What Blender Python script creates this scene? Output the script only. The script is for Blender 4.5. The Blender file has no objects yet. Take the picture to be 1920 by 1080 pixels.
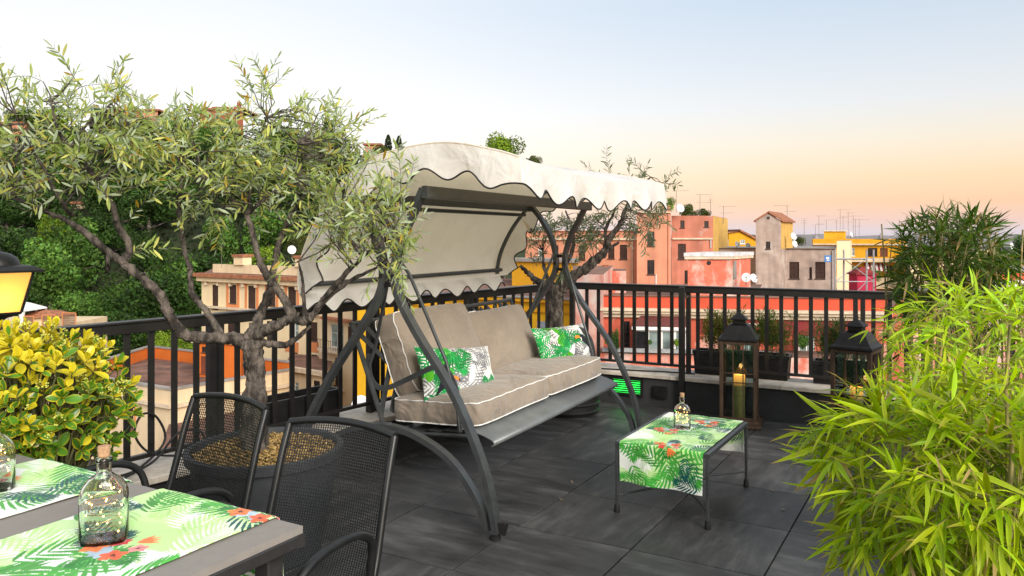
import bpy, bmesh, math, random
import numpy as np
from mathutils import Vector, Matrix, Quaternion, noise as mnoise

random.seed(11)
rng = np.random.default_rng(11)
SC = bpy.context.scene
COL = SC.collection
R = math.radians
F = 1462.0          # focal length in photograph pixels (1920 wide)
CX, HV = 960.0, 443.0   # principal column, horizon row
HC = 1.45           # camera height above the terrace floor

# ------------------------------------------------------------------ camera
cam = bpy.data.cameras.new('camera')
camo = bpy.data.objects.new('camera', cam)
COL.objects.link(camo)
camo.location = (0, 0, HC)
camo.rotation_euler = (R(90), 0, 0)
cam.sensor_width = 36.0
cam.lens = F / 1920 * 36.0
cam.shift_y = -(540 - HV) / 1920
cam.clip_start = 0.05
cam.clip_end = 6000
SC.camera = camo

# ------------------------------------------------------------------ sky, sun, exposure
SUN_AZ, SUN_EL = 152.0, 27.0      # degrees clockwise from the view direction, degrees up
world = bpy.data.worlds.new('World')
SC.world = world
world.use_nodes = True
wn, wl = world.node_tree.nodes, world.node_tree.links
wn.clear()
w_out = wn.new('ShaderNodeOutputWorld')
bg_a = wn.new('ShaderNodeBackground')
bg_b = wn.new('ShaderNodeBackground')
w_add = wn.new('ShaderNodeAddShader')
sky = wn.new('ShaderNodeTexSky')
sky.sky_type = 'NISHITA'
sky.sun_disc = False
sky.sun_elevation = R(SUN_EL)
sky.sun_rotation = R(SUN_AZ)
sky.air_density = 1.0
sky.dust_density = 2.0
wl.new(sky.outputs[0], bg_a.inputs[0])
bg_a.inputs[1].default_value = 0.05
geo = wn.new('ShaderNodeTexCoord')
sep = wn.new('ShaderNodeSeparateXYZ')
wl.new(geo.outputs['Generated'], sep.inputs[0])
asn = wn.new('ShaderNodeMath'); asn.operation = 'ARCSINE'
wl.new(sep.outputs['Z'], asn.inputs[0])
el = wn.new('ShaderNodeMapRange')
el.inputs['From Min'].default_value = R(-2); el.inputs['From Max'].default_value = R(58)
wl.new(asn.outputs[0], el.inputs['Value'])
def ramp(stops):
    n = wn.new('ShaderNodeValToRGB')
    e = n.color_ramp.elements
    while len(e) < len(stops):
        e.new(0.5)
    for k, (deg, c) in enumerate(stops):
        e[k].position = (deg + 2) / 60.0
        e[k].color = (*c, 1)
    wl.new(el.outputs[0], n.inputs[0])
    return n
def lin(r, g, b):
    f = lambda c: ((c/255 + 0.055)/1.055)**2.4 if c > 10 else c/255/12.92
    return (f(r), f(g), f(b))
# afterglow side of the sky (right) and the clearer side (left)
ra = ramp([(-2, (0.38, 0.33, 0.36)), (0.3, (0.526, 0.457, 0.502)), (1.1, (0.598, 0.394, 0.346)), (2.3, (0.615, 0.35, 0.209)), (4.1, (0.613, 0.391, 0.21)),
           (6.3, (0.579, 0.455, 0.318)), (8.9, (0.509, 0.47, 0.432)), (12.1, (0.443, 0.447, 0.449)), (16, (0.372, 0.416, 0.452)), (58, (0.44, 0.48, 0.52))])
rb = ramp([(-2, (0.46, 0.41, 0.38)), (0.3, (0.66, 0.58, 0.527)), (1.6, (0.691, 0.611, 0.562)), (5.3, (0.67, 0.58, 0.53)), (9, (0.68, 0.60, 0.53)),
           (12.6, (0.62, 0.56, 0.50)), (16.1, (0.57, 0.545, 0.51)), (30, (0.54, 0.53, 0.52)), (58, (0.52, 0.53, 0.54))])
# azimuth factor: 1 toward the right of the view, falling to 0 on the left and behind
az = wn.new('ShaderNodeVectorMath'); az.operation = 'DOT_PRODUCT'
GLOW = Vector((math.sin(R(48)), math.cos(R(48)), 0))
az.inputs[1].default_value = GLOW
wl.new(geo.outputs['Generated'], az.inputs[0])
azr = wn.new('ShaderNodeMapRange'); azr.interpolation_type = 'SMOOTHSTEP'
azr.inputs['From Min'].default_value = 0.30; azr.inputs['From Max'].default_value = 0.97
wl.new(az.outputs['Value'], azr.inputs['Value'])
mixs = wn.new('ShaderNodeMixRGB')
wl.new(azr.outputs[0], mixs.inputs[0])
wl.new(rb.outputs[0], mixs.inputs[1])
wl.new(ra.outputs[0], mixs.inputs[2])
wl.new(mixs.outputs[0], bg_b.inputs[0])
bg_b.inputs[1].default_value = 1.0
wl.new(bg_a.outputs[0], w_add.inputs[0])
wl.new(bg_b.outputs[0], w_add.inputs[1])
wl.new(w_add.outputs[0], w_out.inputs[0])

sun = bpy.data.lights.new('sun', 'SUN')
suno = bpy.data.objects.new('sun', sun)
COL.objects.link(suno)
sun.energy = 3.2
sun.angle = R(34)
sun.color = (1.0, 0.93, 0.84)
d = Vector((math.sin(R(SUN_AZ))*math.cos(R(SUN_EL)), math.cos(R(SUN_AZ))*math.cos(R(SUN_EL)), math.sin(R(SUN_EL))))
suno.rotation_euler = d.to_track_quat('Z', 'Y').to_euler()
suno.location = d * 30

SC.view_settings.view_transform = 'Standard'
SC.view_settings.look = 'None'
SC.view_settings.exposure = 0.41
SC.view_settings.gamma = 1.0
SC.view_settings.use_curve_mapping = False
SC.render.engine = 'CYCLES'
SC.cycles.use_denoising = True
SC.cycles.max_bounces = 10
SC.cycles.transmission_bounces = 10
SC.cycles.transparent_max_bounces = 12
SC.cycles.caustics_reflective = False
SC.cycles.caustics_refractive = False
SC.cycles.sample_clamp_indirect = 6.0

# ------------------------------------------------------------------ measuring helpers
def U(u, Y):
    return (u - CX) / F * Y
def Zv(v, Y):
    return HC - (v - HV) / F * Y
def P3(u, v, Y):
    return Vector((U(u, Y), Y, Zv(v, Y)))
def G(u, Y):
    return (U(u, Y), Y)
AX = Vector((math.sin(R(29.7)), math.cos(R(29.7)), 0))     # paving axis running away
BX = Vector((math.cos(R(29.7)), -math.sin(R(29.7)), 0))    # paving axis running right
def ST(s, t, z=0.0):
    v = BX * s + AX * t
    return Vector((v.x, v.y, z))

# ------------------------------------------------------------------ mesh helpers
class MB:
    def __init__(self):
        self.v, self.f, self.m = [], [], []
    def add(self, verts, faces, mi=0):
        o = len(self.v)
        self.v.extend([tuple(p) for p in verts])
        for f in faces:
            self.f.append(tuple(i + o for i in f)); self.m.append(mi)
        return self
    def obox(self, c, ex, ey, ez, mi=0):
        c, ex, ey, ez = map(Vector, (c, ex, ey, ez))
        vs = [c + sx*ex + sy*ey + sz*ez for sz in (-1, 1) for sy in (-1, 1) for sx in (-1, 1)]
        fs = [(0,2,3,1), (4,5,7,6), (0,1,5,4), (2,6,7,3), (0,4,6,2), (1,3,7,5)]
        if ex.cross(ey).dot(ez) < 0:
            fs = [tuple(reversed(f)) for f in fs]
        return self.add(vs, fs, mi)
    def box(self, c, size, rz=0.0, mi=0):
        x = Vector((math.cos(rz), math.sin(rz), 0)) * size[0]/2
        y = Vector((-math.sin(rz), math.cos(rz), 0)) * size[1]/2
        return self.obox(c, x, y, (0, 0, size[2]/2), mi)
    def beam(self, p0, p1, w, h, up=(0, 0, 1), mi=0, bev=0.0):
        p0, p1 = Vector(p0), Vector(p1)
        ax = (p1 - p0); L = ax.length; ax = ax / L
        side = ax.cross(Vector(up))
        if side.length < 1e-4:
            side = ax.cross(Vector((1, 0, 0)))
        side.normalize()
        u2 = side.cross(ax).normalized()
        if bev <= 0:
            return self.obox((p0 + p1)/2, ax*L/2, side*w/2, u2*h/2, mi)
        a, b = w/2, h/2
        prof = [(a, b-bev), (a-bev, b), (-a+bev, b), (-a, b-bev), (-a, -b+bev), (-a+bev, -b), (a-bev, -b), (a, -b+bev)]
        n = len(prof)
        vs = [p0 + side*x + u2*y for x, y in prof] + [p1 + side*x + u2*y for x, y in prof]
        fs = [(i, i+n, (i+1) % n + n, (i+1) % n) for i in range(n)]
        fs += [tuple(range(n)), tuple(range(2*n-1, n-1, -1))]
        return self.add(vs, fs, mi)
    def tube(self, pts, rad, seg=8, cap=True, closed=False, mi=0, flat=None, up=None):
        pts = [Vector(p) for p in pts]
        n = len(pts)
        if not hasattr(rad, '__len__'):
            rad = [rad]*n
        tang = []
        for i in range(n):
            if closed:
                t = pts[(i+1) % n] - pts[i-1]
            else:
                t = pts[min(i+1, n-1)] - pts[max(i-1, 0)]
            if t.length < 1e-9:
                t = Vector((0, 0, 1))
            tang.append(t.normalized())
        ref = Vector(up) if up is not None else (Vector((0, 0, 1)) if abs(tang[0].z) < 0.9 else Vector((1, 0, 0)))
        rings = []
        for i in range(n):
            t = tang[i]
            s = t.cross(ref)
            if s.length < 1e-5:
                s = t.cross(Vector((0.3, 1, 0.2)))
            s.normalize()
            u2 = s.cross(t).normalized()
            if up is None:
                ref = u2
            ring = []
            for k in range(seg):
                a = 2*math.pi*k/seg + (math.pi/4 if seg == 4 else 0)
                if flat:
                    x, y = math.cos(a)*flat[0]*(1.4142 if seg == 4 else 1), math.sin(a)*flat[1]*(1.4142 if seg == 4 else 1)
                else:
                    x, y = math.cos(a)*rad[i], math.sin(a)*rad[i]
                ring.append(pts[i] + s*x + u2*y)
            rings.append(ring)
        vs = [p for r_ in rings for p in r_]
        fs = []
        m = n if closed else n-1
        for i in range(m):
            j = (i+1) % n
            for k in range(seg):
                k2 = (k+1) % seg
                fs.append((i*seg+k, i*seg+k2, j*seg+k2, j*seg+k))
        if cap and not closed:
            fs.append(tuple(range(seg-1, -1, -1)))
            fs.append(tuple((n-1)*seg + k for k in range(seg)))
        return self.add(vs, fs, mi)
    def lathe(self, prof, seg=24, c=(0, 0, 0), sx=1.0, sy=1.0, rz=0.0, mi=0):
        n = len(prof)
        vs = []
        for (r_, z) in prof:
            for k in range(seg):
                a = 2*math.pi*k/seg
                x, y = r_*math.cos(a)*sx, r_*math.sin(a)*sy
                vs.append((c[0] + x*math.cos(rz) - y*math.sin(rz), c[1] + x*math.sin(rz) + y*math.cos(rz), c[2] + z))
        fs = []
        for i in range(n-1):
            for k in range(seg):
                k2 = (k+1) % seg
                fs.append((i*seg+k, i*seg+k2, (i+1)*seg+k2, (i+1)*seg+k))
        fs.append(tuple(range(seg-1, -1, -1)))
        fs.append(tuple((n-1)*seg+k for k in range(seg)))
        return self.add(vs, fs, mi)
    def grid(self, fn, nu, nv, mi=0, wrapu=False):
        vs = [fn(i/nu, j/nv) for j in range(nv+1) for i in range(nu+1)]
        w = nu+1
        fs = [(j*w+i, j*w+i+1, (j+1)*w+i+1, (j+1)*w+i) for j in range(nv) for i in range(nu)]
        return self.add(vs, fs, mi)
    def poly_prism(self, pts2, p0, ex, ey, en, mi=0):
        """extrude a polygon given in (ex, ey) coordinates from p0 along en"""
        p0, ex, ey, en = map(Vector, (p0, ex, ey, en))
        n = len(pts2)
        a = [p0 + ex*x + ey*y for x, y in pts2]
        b = [p + en for p in a]
        fs = [tuple(range(n)), tuple(range(2*n-1, n-1, -1))]
        fs += [(i, i+n, (i+1) % n + n, (i+1) % n) for i in range(n)]
        return self.add(a+b, fs, mi)

BASE = {}
def mesh_from(name, v, f, base=(0, 0, 0), smooth=False, fix=True):
    me = bpy.data.meshes.new(name)
    b = Vector(base)
    me.from_pydata([tuple(Vector(p) - b) for p in v], [], f)
    if fix:
        bm = bmesh.new(); bm.from_mesh(me)
        bmesh.ops.recalc_face_normals(bm, faces=bm.faces[:])
        bm.to_mesh(me); bm.free()
    if smooth:
        me.polygons.foreach_set('use_smooth', [True]*len(me.polygons))
    me.update()
    return me
def soften(ob, ang=40):
    me = ob.data
    me.polygons.foreach_set('use_smooth', [True]*len(me.polygons))
    try:
        me.set_sharp_from_angle(angle=R(ang))
    except Exception:
        pass
def link(name, me, parent=None, mats=None):
    o = bpy.data.objects.new(name, me)
    COL.objects.link(o)
    if parent is not None:
        o.parent = parent
    if mats is not None and me is not None and len(me.materials) == 0:
        for m in (mats if isinstance(mats, (list, tuple)) else [mats]):
            me.materials.append(m)
    return o
def root_base(o):
    while o.parent is not None:
        o = o.parent
    return BASE.get(o.name, Vector((0, 0, 0)))
def part(name, mb, mat, parent, smooth=None, fix=True):
    """one mesh object under a thing (or under a part of it); vertices are given in world space"""
    me = mesh_from(name, mb.v, mb.f, root_base(parent), fix=fix)
    o = link(name, me, parent, mat)
    if isinstance(mat, (list, tuple)):
        me.polygons.foreach_set('material_index', mb.m)
    if smooth:
        soften(o, smooth if smooth is not True else 40)
    return o
def tag(o, label=None, cat=None, group=None, kind=None):
    if label: o['label'] = label
    if cat: o['category'] = cat
    if group: o['group'] = group
    if kind: o['kind'] = kind
    return o
def thing(name, label, cat, loc=(0, 0, 0), group=None, rz=0.0):
    o = bpy.data.objects.new(name, None)
    COL.objects.link(o)
    o.empty_display_size = 0.1
    o.location = loc
    o.rotation_euler = (0, 0, rz)
    BASE[o.name] = Vector(loc)
    return tag(o, label, cat, group)
def solo(name, mb, mat, label=None, cat=None, group=None, kind=None, smooth=None, fix=True):
    vs = np.array(mb.v)
    base = Vector(((vs[:, 0].min()+vs[:, 0].max())/2, (vs[:, 1].min()+vs[:, 1].max())/2, vs[:, 2].min()))
    me = mesh_from(name, mb.v, mb.f, base, fix=fix)
    o = link(name, me, None, mat)
    o.location = base
    BASE[o.name] = base
    if isinstance(mat, (list, tuple)):
        me.polygons.foreach_set('material_index', mb.m)
    if smooth:
        soften(o, smooth if smooth is not True else 40)
    return tag(o, label, cat, group, kind)
def kids(o):
    return [c for c in bpy.data.objects if c.parent == o]
def copy_tree(o, parent=None, children_map=None):
    c = o.copy(); COL.objects.link(c); c.parent = parent
    for ch in (children_map[o.name] if children_map else kids(o)):
        copy_tree(ch, c, children_map)
    return c
def crom(pts, n=8, closed=False):
    """Catmull-Rom through points (vectors or tuples of any length)"""
    P = [np.array(p, float) for p in pts]
    out = []
    m = len(P)
    for i in range(m if closed else m-1):
        if closed:
            p0, p1, p2, p3 = P[i-1], P[i], P[(i+1) % m], P[(i+2) % m]
        else:
            p0, p1, p2, p3 = P[max(i-1, 0)], P[i], P[i+1], P[min(i+2, m-1)]
        for k in range(n):
            t = k/n
            out.append(0.5*((2*p1) + (p2-p0)*t + (2*p0-5*p1+4*p2-p3)*t*t + (3*p1-p0-3*p2+p3)*t**3))
    if not closed:
        out.append(P[-1])
    return out

# ------------------------------------------------------------------ materials
MATS = {}
def _new(name):
    m = bpy.data.materials.new(name)
    m.use_nodes = True
    nt = m.node_tree
    b = nt.nodes['Principled BSDF']
    return m, nt, b
def pm(name, col, rough=0.6, var=0.12, scale=6.0, bump=0.0, bscale=None, metal=0.0, spec=0.4, col2=None,
       lo=0.35, hi=0.65, stretch=None, coat=0.0, detail=6.0, dist=0.01, fine=0.0):
    """procedural surface: noise between two tones, optional noise relief"""
    m, nt, b = _new(name)
    N, L = nt.nodes, nt.links
    tc = N.new('ShaderNodeTexCoord')
    mp = N.new('ShaderNodeMapping')
    L.new(tc.outputs['Object'], mp.inputs[0])
    if stretch:
        mp.inputs['Scale'].default_value = stretch
    nz = N.new('ShaderNodeTexNoise')
    nz.inputs['Scale'].default_value = scale
    nz.inputs['Detail'].default_value = detail
    nz.inputs['Roughness'].default_value = 0.62
    L.new(mp.outputs[0], nz.inputs['Vector'])
    rp = N.new('ShaderNodeValToRGB')
    c = np.array(col)
    a = np.clip(c*(1-var), 0, 1); bb = np.clip(np.array(col2) if col2 is not None else c*(1+var), 0, 1)
    rp.color_ramp.elements[0].position = lo; rp.color_ramp.elements[0].color = (*a, 1)
    rp.color_ramp.elements[1].position = hi; rp.color_ramp.elements[1].color = (*bb, 1)
    L.new(nz.outputs['Fac'], rp.inputs[0])
    last = rp.outputs[0]
    if fine > 0:
        n2 = N.new('ShaderNodeTexNoise'); n2.inputs['Scale'].default_value = scale*14; n2.inputs['Detail'].default_value = 3
        L.new(mp.outputs[0], n2.inputs['Vector'])
        mr = N.new('ShaderNodeMapRange')
        mr.inputs['To Min'].default_value = 1-fine; mr.inputs['To Max'].default_value = 1+fine
        L.new(n2.outputs['Fac'], mr.inputs['Value'])
        mu = N.new('ShaderNodeMixRGB'); mu.blend_type = 'MULTIPLY'; mu.inputs[0].default_value = 1
        L.new(last, mu.inputs[1]); L.new(mr.outputs[0], mu.inputs[2])
        last = mu.outputs[0]
    L.new(last, b.inputs['Base Color'])
    rr = N.new('ShaderNodeMapRange')
    rr.inputs['To Min'].default_value = max(rough-0.1, 0.03); rr.inputs['To Max'].default_value = min(rough+0.1, 1)
    L.new(nz.outputs['Fac'], rr.inputs['Value'])
    L.new(rr.outputs[0], b.inputs['Roughness'])
    b.inputs['Metallic'].default_value = metal
    b.inputs['Specular IOR Level'].default_value = spec
    b.inputs['Coat Weight'].default_value = coat
    if bump > 0:
        nb = N.new('ShaderNodeTexNoise')
        nb.inputs['Scale'].default_value = bscale or scale*6
        nb.inputs['Detail'].default_value = 5
        L.new(mp.outputs[0], nb.inputs['Vector'])
        bp = N.new('ShaderNodeBump'); bp.inputs['Strength'].default_value = bump; bp.inputs['Distance'].default_value = dist
        L.new(nb.outputs['Fac'], bp.inputs['Height'])
        L.new(bp.outputs[0], b.inputs['Normal'])
    MATS[name] = m
    return m
def peel(name, col, under, cover=0.6, scale=0.5, col_var=0.15, rough=0.85, soft=0.06, streak=1.0, grime=0.0):
    """aged plaster: a paint tone with patches where an under-coat shows"""
    m, nt, b = _new(name)
    N, L = nt.nodes, nt.links
    tc = N.new('ShaderNodeTexCoord')
    mp = N.new('ShaderNodeMapping'); mp.inputs['Scale'].default_value = (1, 1, 1/streak)
    L.new(tc.outputs['Object'], mp.inputs[0])
    n1 = N.new('ShaderNodeTexNoise'); n1.inputs['Scale'].default_value = scale; n1.inputs['Detail'].default_value = 9; n1.inputs['Roughness'].default_value = 0.7
    L.new(mp.outputs[0], n1.inputs['Vector'])
    n2 = N.new('ShaderNodeTexNoise'); n2.inputs['Scale'].default_value = scale*3.1; n2.inputs['Detail'].default_value = 6
    L.new(tc.outputs['Object'], n2.inputs['Vector'])
    r1 = N.new('ShaderNodeValToRGB')
    r1.color_ramp.elements[0].position = cover; r1.color_ramp.elements[0].color = (0, 0, 0, 1)
    r1.color_ramp.elements[1].position = cover+soft; r1.color_ramp.elements[1].color = (1, 1, 1, 1)
    L.new(n1.outputs['Fac'], r1.inputs[0])
    r2 = N.new('ShaderNodeValToRGB')
    c = np.array(col)
    r2.color_ramp.elements[0].position = 0.3; r2.color_ramp.elements[0].color = (*np.clip(c*(1-col_var), 0, 1), 1)
    r2.color_ramp.elements[1].position = 0.7; r2.color_ramp.elements[1].color = (*np.clip(c*(1+col_var), 0, 1), 1)
    L.new(n2.outputs['Fac'], r2.inputs[0])
    r3 = N.new('ShaderNodeValToRGB')
    c = np.array(under)
    r3.color_ramp.elements[0].position = 0.3; r3.color_ramp.elements[0].color = (*np.clip(c*0.8, 0, 1), 1)
    r3.color_ramp.elements[1].position = 0.7; r3.color_ramp.elements[1].color = (*np.clip(c*1.15, 0, 1), 1)
    L.new(n2.outputs['Fac'], r3.inputs[0])
    mx = N.new('ShaderNodeMixRGB')
    L.new(r1.outputs[0], mx.inputs[0]); L.new(r2.outputs[0], mx.inputs[1]); L.new(r3.outputs[0], mx.inputs[2])
    last = mx.outputs[0]
    if grime > 0:
        mp2 = N.new('ShaderNodeMapping'); mp2.inputs['Scale'].default_value = (1.6, 1.6, 0.12)
        L.new(tc.outputs['Object'], mp2.inputs[0])
        n3 = N.new('ShaderNodeTexNoise'); n3.inputs['Scale'].default_value = 1.0; n3.inputs['Detail'].default_value = 7
        L.new(mp2.outputs[0], n3.inputs['Vector'])
        mr = N.new('ShaderNodeMapRange'); mr.inputs['From Min'].default_value = 0.35; mr.inputs['From Max'].default_value = 0.7
        mr.inputs['To Min'].default_value = 1.0; mr.inputs['To Max'].default_value = 1-grime
        L.new(n3.outputs['Fac'], mr.inputs['Value'])
        mu = N.new('ShaderNodeMixRGB'); mu.blend_type = 'MULTIPLY'; mu.inputs[0].default_value = 1
        L.new(last, mu.inputs[1]); L.new(mr.outputs[0], mu.inputs[2])
        last = mu.outputs[0]
    L.new(last, b.inputs['Base Color'])
    b.inputs['Roughness'].default_value = rough
    b.inputs['Specular IOR Level'].default_value = 0.2
    bp = N.new('ShaderNodeBump'); bp.inputs['Strength'].default_value = 0.35; bp.inputs['Distance'].default_value = 0.03
    L.new(n1.outputs['Fac'], bp.inputs['Height']); L.new(bp.outputs[0], b.inputs['Normal'])
    MATS[name] = m
    return m
def emit(name, col, strength):
    m, nt, b = _new(name)
    b.inputs['Base Color'].default_value = (*col, 1)
    b.inputs['Emission Color'].default_value = (*col, 1)
    b.inputs['Emission Strength'].default_value = strength
    MATS[name] = m
    return m
def glass(name, col=(1, 1, 1), rough=0.0, ior=1.45, thin=False):
    m, nt, b = _new(name)
    N, L = nt.nodes, nt.links
    if thin:
        N.remove(b)
        tr = N.new('ShaderNodeBsdfTransparent'); tr.inputs[0].default_value = (*col, 1)
        gl = N.new('ShaderNodeBsdfGlossy'); gl.inputs['Roughness'].default_value = 0.02
        fr = N.new('ShaderNodeFresnel'); fr.inputs[0].default_value = ior
        mx = N.new('ShaderNodeMixShader')
        L.new(fr.outputs[0], mx.inputs[0]); L.new(tr.outputs[0], mx.inputs[1]); L.new(gl.outputs[0], mx.inputs[2])
        L.new(mx.outputs[0], N['Material Output'].inputs[0])
    else:
        b.inputs['Base Color'].default_value = (*col, 1)
        b.inputs['Transmission Weight'].default_value = 1.0
        b.inputs['Roughness'].default_value = rough
        b.inputs['IOR'].default_value = ior
    MATS[name] = m
    return m
def leafmat(name, trans=0.35, rough=0.45, spec=0.4, gain=1.0):
    """leaf surface whose tone is stored per vertex, part of the light passes through"""
    m, nt, b = _new(name)
    N, L = nt.nodes, nt.links
    at = N.new('ShaderNodeAttribute'); at.attribute_name = 'tone'
    L.new(at.outputs['Color'], b.inputs['Base Color'])
    b.inputs['Roughness'].default_value = rough
    b.inputs['Specular IOR Level'].default_value = spec
    tl = N.new('ShaderNodeBsdfTranslucent')
    hs = N.new('ShaderNodeHueSaturation'); hs.inputs['Saturation'].default_value = 1.12; hs.inputs['Value'].default_value = 1.25*gain
    L.new(at.outputs['Color'], hs.inputs['Color'])
    L.new(hs.outputs[0], tl.inputs[0])
    mx = N.new('ShaderNodeMixShader'); mx.inputs[0].default_value = trans
    L.new(b.outputs[0], mx.inputs[1]); L.new(tl.outputs[0], mx.inputs[2])
    L.new(mx.outputs[0], N['Material Output'].inputs[0])
    MATS[name] = m
    return m
def printed(name, rough=0.8, weave=900, trans=0.0):
    """cloth with a colour print stored per vertex and a fine weave"""
    m, nt, b = _new(name)
    N, L = nt.nodes, nt.links
    at = N.new('ShaderNodeAttribute'); at.attribute_name = 'print'
    L.new(at.outputs['Color'], b.inputs['Base Color'])
    b.inputs['Roughness'].default_value = rough
    b.inputs['Specular IOR Level'].default_value = 0.15
    b.inputs['Sheen Weight'].default_value = 0.15
    tc = N.new('ShaderNodeTexCoord')
    nz = N.new('ShaderNodeTexNoise'); nz.inputs['Scale'].default_value = weave
    L.new(tc.outputs['Object'], nz.inputs['Vector'])
    n2 = N.new('ShaderNodeTexNoise'); n2.inputs['Scale'].default_value = 14
    L.new(tc.outputs['Object'], n2.inputs['Vector'])
    ad = N.new('ShaderNodeMath'); ad.operation = 'MULTIPLY_ADD'; ad.inputs[1].default_value = 0.12
    L.new(nz.outputs['Fac'], ad.inputs[0]); L.new(n2.outputs['Fac'], ad.inputs[2])
    bp = N.new('ShaderNodeBump'); bp.inputs['Strength'].default_value = 0.3; bp.inputs['Distance'].default_value = 0.004
    L.new(ad.outputs[0], bp.inputs['Height']); L.new(bp.outputs[0], b.inputs['Normal'])
    MATS[name] = m
    return m

M_rail = pm('painted iron dark', (0.012, 0.011, 0.010), rough=0.42, var=0.25, scale=9, bump=0.12, bscale=60, spec=0.5, dist=0.002)
M_swing = pm('powder coated steel', (0.058, 0.064, 0.067), rough=0.36, var=0.18, scale=14, bump=0.10, bscale=220, metal=0.25, spec=0.5, dist=0.001)
M_black = pm('black metal', (0.012, 0.012, 0.012), rough=0.45, var=0.3, scale=12)
M_chair = pm('black coated mesh metal', (0.015, 0.016, 0.017), rough=0.34, var=0.2, scale=20, spec=0.5, metal=0.2)
M_wall = pm('charcoal painted parapet', (0.030, 0.031, 0.033), rough=0.7, var=0.35, scale=2.2, bump=0.25, bscale=40, fine=0.15, dist=0.004)
M_stone = pm('travertine coping', (0.55, 0.50, 0.43), rough=0.75, var=0.3, scale=5, bump=0.35, bscale=45, fine=0.18, dist=0.004)
M_rubber = pm('rubber', (0.01, 0.01, 0.01), rough=0.7)
M_wood = pm('lantern wood brown', (0.060, 0.035, 0.020), rough=0.6, var=0.4, scale=14, stretch=(4, 4, 0.6), bump=0.3, bscale=60, dist=0.002)
M_cork = pm('cork', (0.42, 0.25, 0.14), rough=0.8, var=0.25, scale=90, bump=0.3, bscale=200, dist=0.001)
M_potgrey = pm('grey resin pot', (0.036, 0.040, 0.046), rough=0.5, var=0.15, scale=9)
M_potblack = pm('black plastic planter', (0.010, 0.010, 0.010), rough=0.55, var=0.3, scale=10)
M_bark = pm('olive bark', (0.045, 0.037, 0.031), rough=0.9, var=0.45, col2=(0.15, 0.125, 0.105), scale=24, lo=0.42, hi=0.62, stretch=(1, 1, 0.45), bump=1.0, bscale=60, fine=0.35, dist=0.02)
M_cane = pm('bamboo cane', (0.16, 0.20, 0.045), rough=0.5, var=0.3, scale=9, col2=(0.34, 0.25, 0.10))
M_stem = pm('green brown stem', (0.10, 0.10, 0.04), rough=0.7, var=0.3, scale=20)
M_leaf_olive = leafmat('olive leaf', trans=0.48, rough=0.5, spec=0.3)
M_leaf_bam = leafmat('bamboo leaf', trans=0.42, rough=0.45, spec=0.35)
M_leaf_euo = leafmat('euonymus leaf', trans=0.22, rough=0.3, spec=0.5)
M_leaf_far = leafmat('tree foliage', trans=0.30, rough=0.6, spec=0.2)
M_print = printed('tropical print cloth')
M_glass = glass('clear bottle glass', (0.99, 1.0, 1.0), 0.0, 1.46)
M_pane = glass('thin lantern pane', (0.80, 0.86, 0.85), thin=True)

# ================================================================== TERRACE
W0 = Vector((1.74, 6.33, 0)); dR = Vector((math.cos(R(-28)), math.sin(R(-28)), 0)); nR = Vector((-dR.y, dR.x, 0))
L0 = Vector((-2.24, 3.411, 0)); dL = Vector((0.591, 0.807, 0)).normalized(); nL = Vector((-dL.y, dL.x, 0))
RAIL_IN = 0.16
R0 = W0 + nR*RAIL_IN
def meet(p, d1, q, d2):
    den = d1.x*d2.y - d1.y*d2.x
    k = ((q.x-p.x)*d2.y - (q.y-p.y)*d2.x)/den
    return p + d1*k
CORN = meet(R0, dR, L0, dL)                       # railing corner
WCORN = meet(W0, dR, L0 - nL*RAIL_IN, dL)         # inner corner of the parapet
def along(p0, dd, u):
    """distance along a plan line at which it crosses photo column u"""
    q = (u-CX)/F
    return (q*p0.y - p0.x)/(dd.x - q*dd.y)
RL, LL = 6.2, (CORN - L0).length
L_START = -1.6

def clip(poly, p, n):
    out = []
    for i in range(len(poly)):
        a, b = poly[i], poly[(i+1) % len(poly)]
        da, db = (a-p).dot(n), (b-p).dot(n)
        if da <= 0: out.append(a)
        if (da < 0 < db) or (db < 0 < da):
            out.append(a + (b-a)*(da/(da-db)))
    return out

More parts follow.
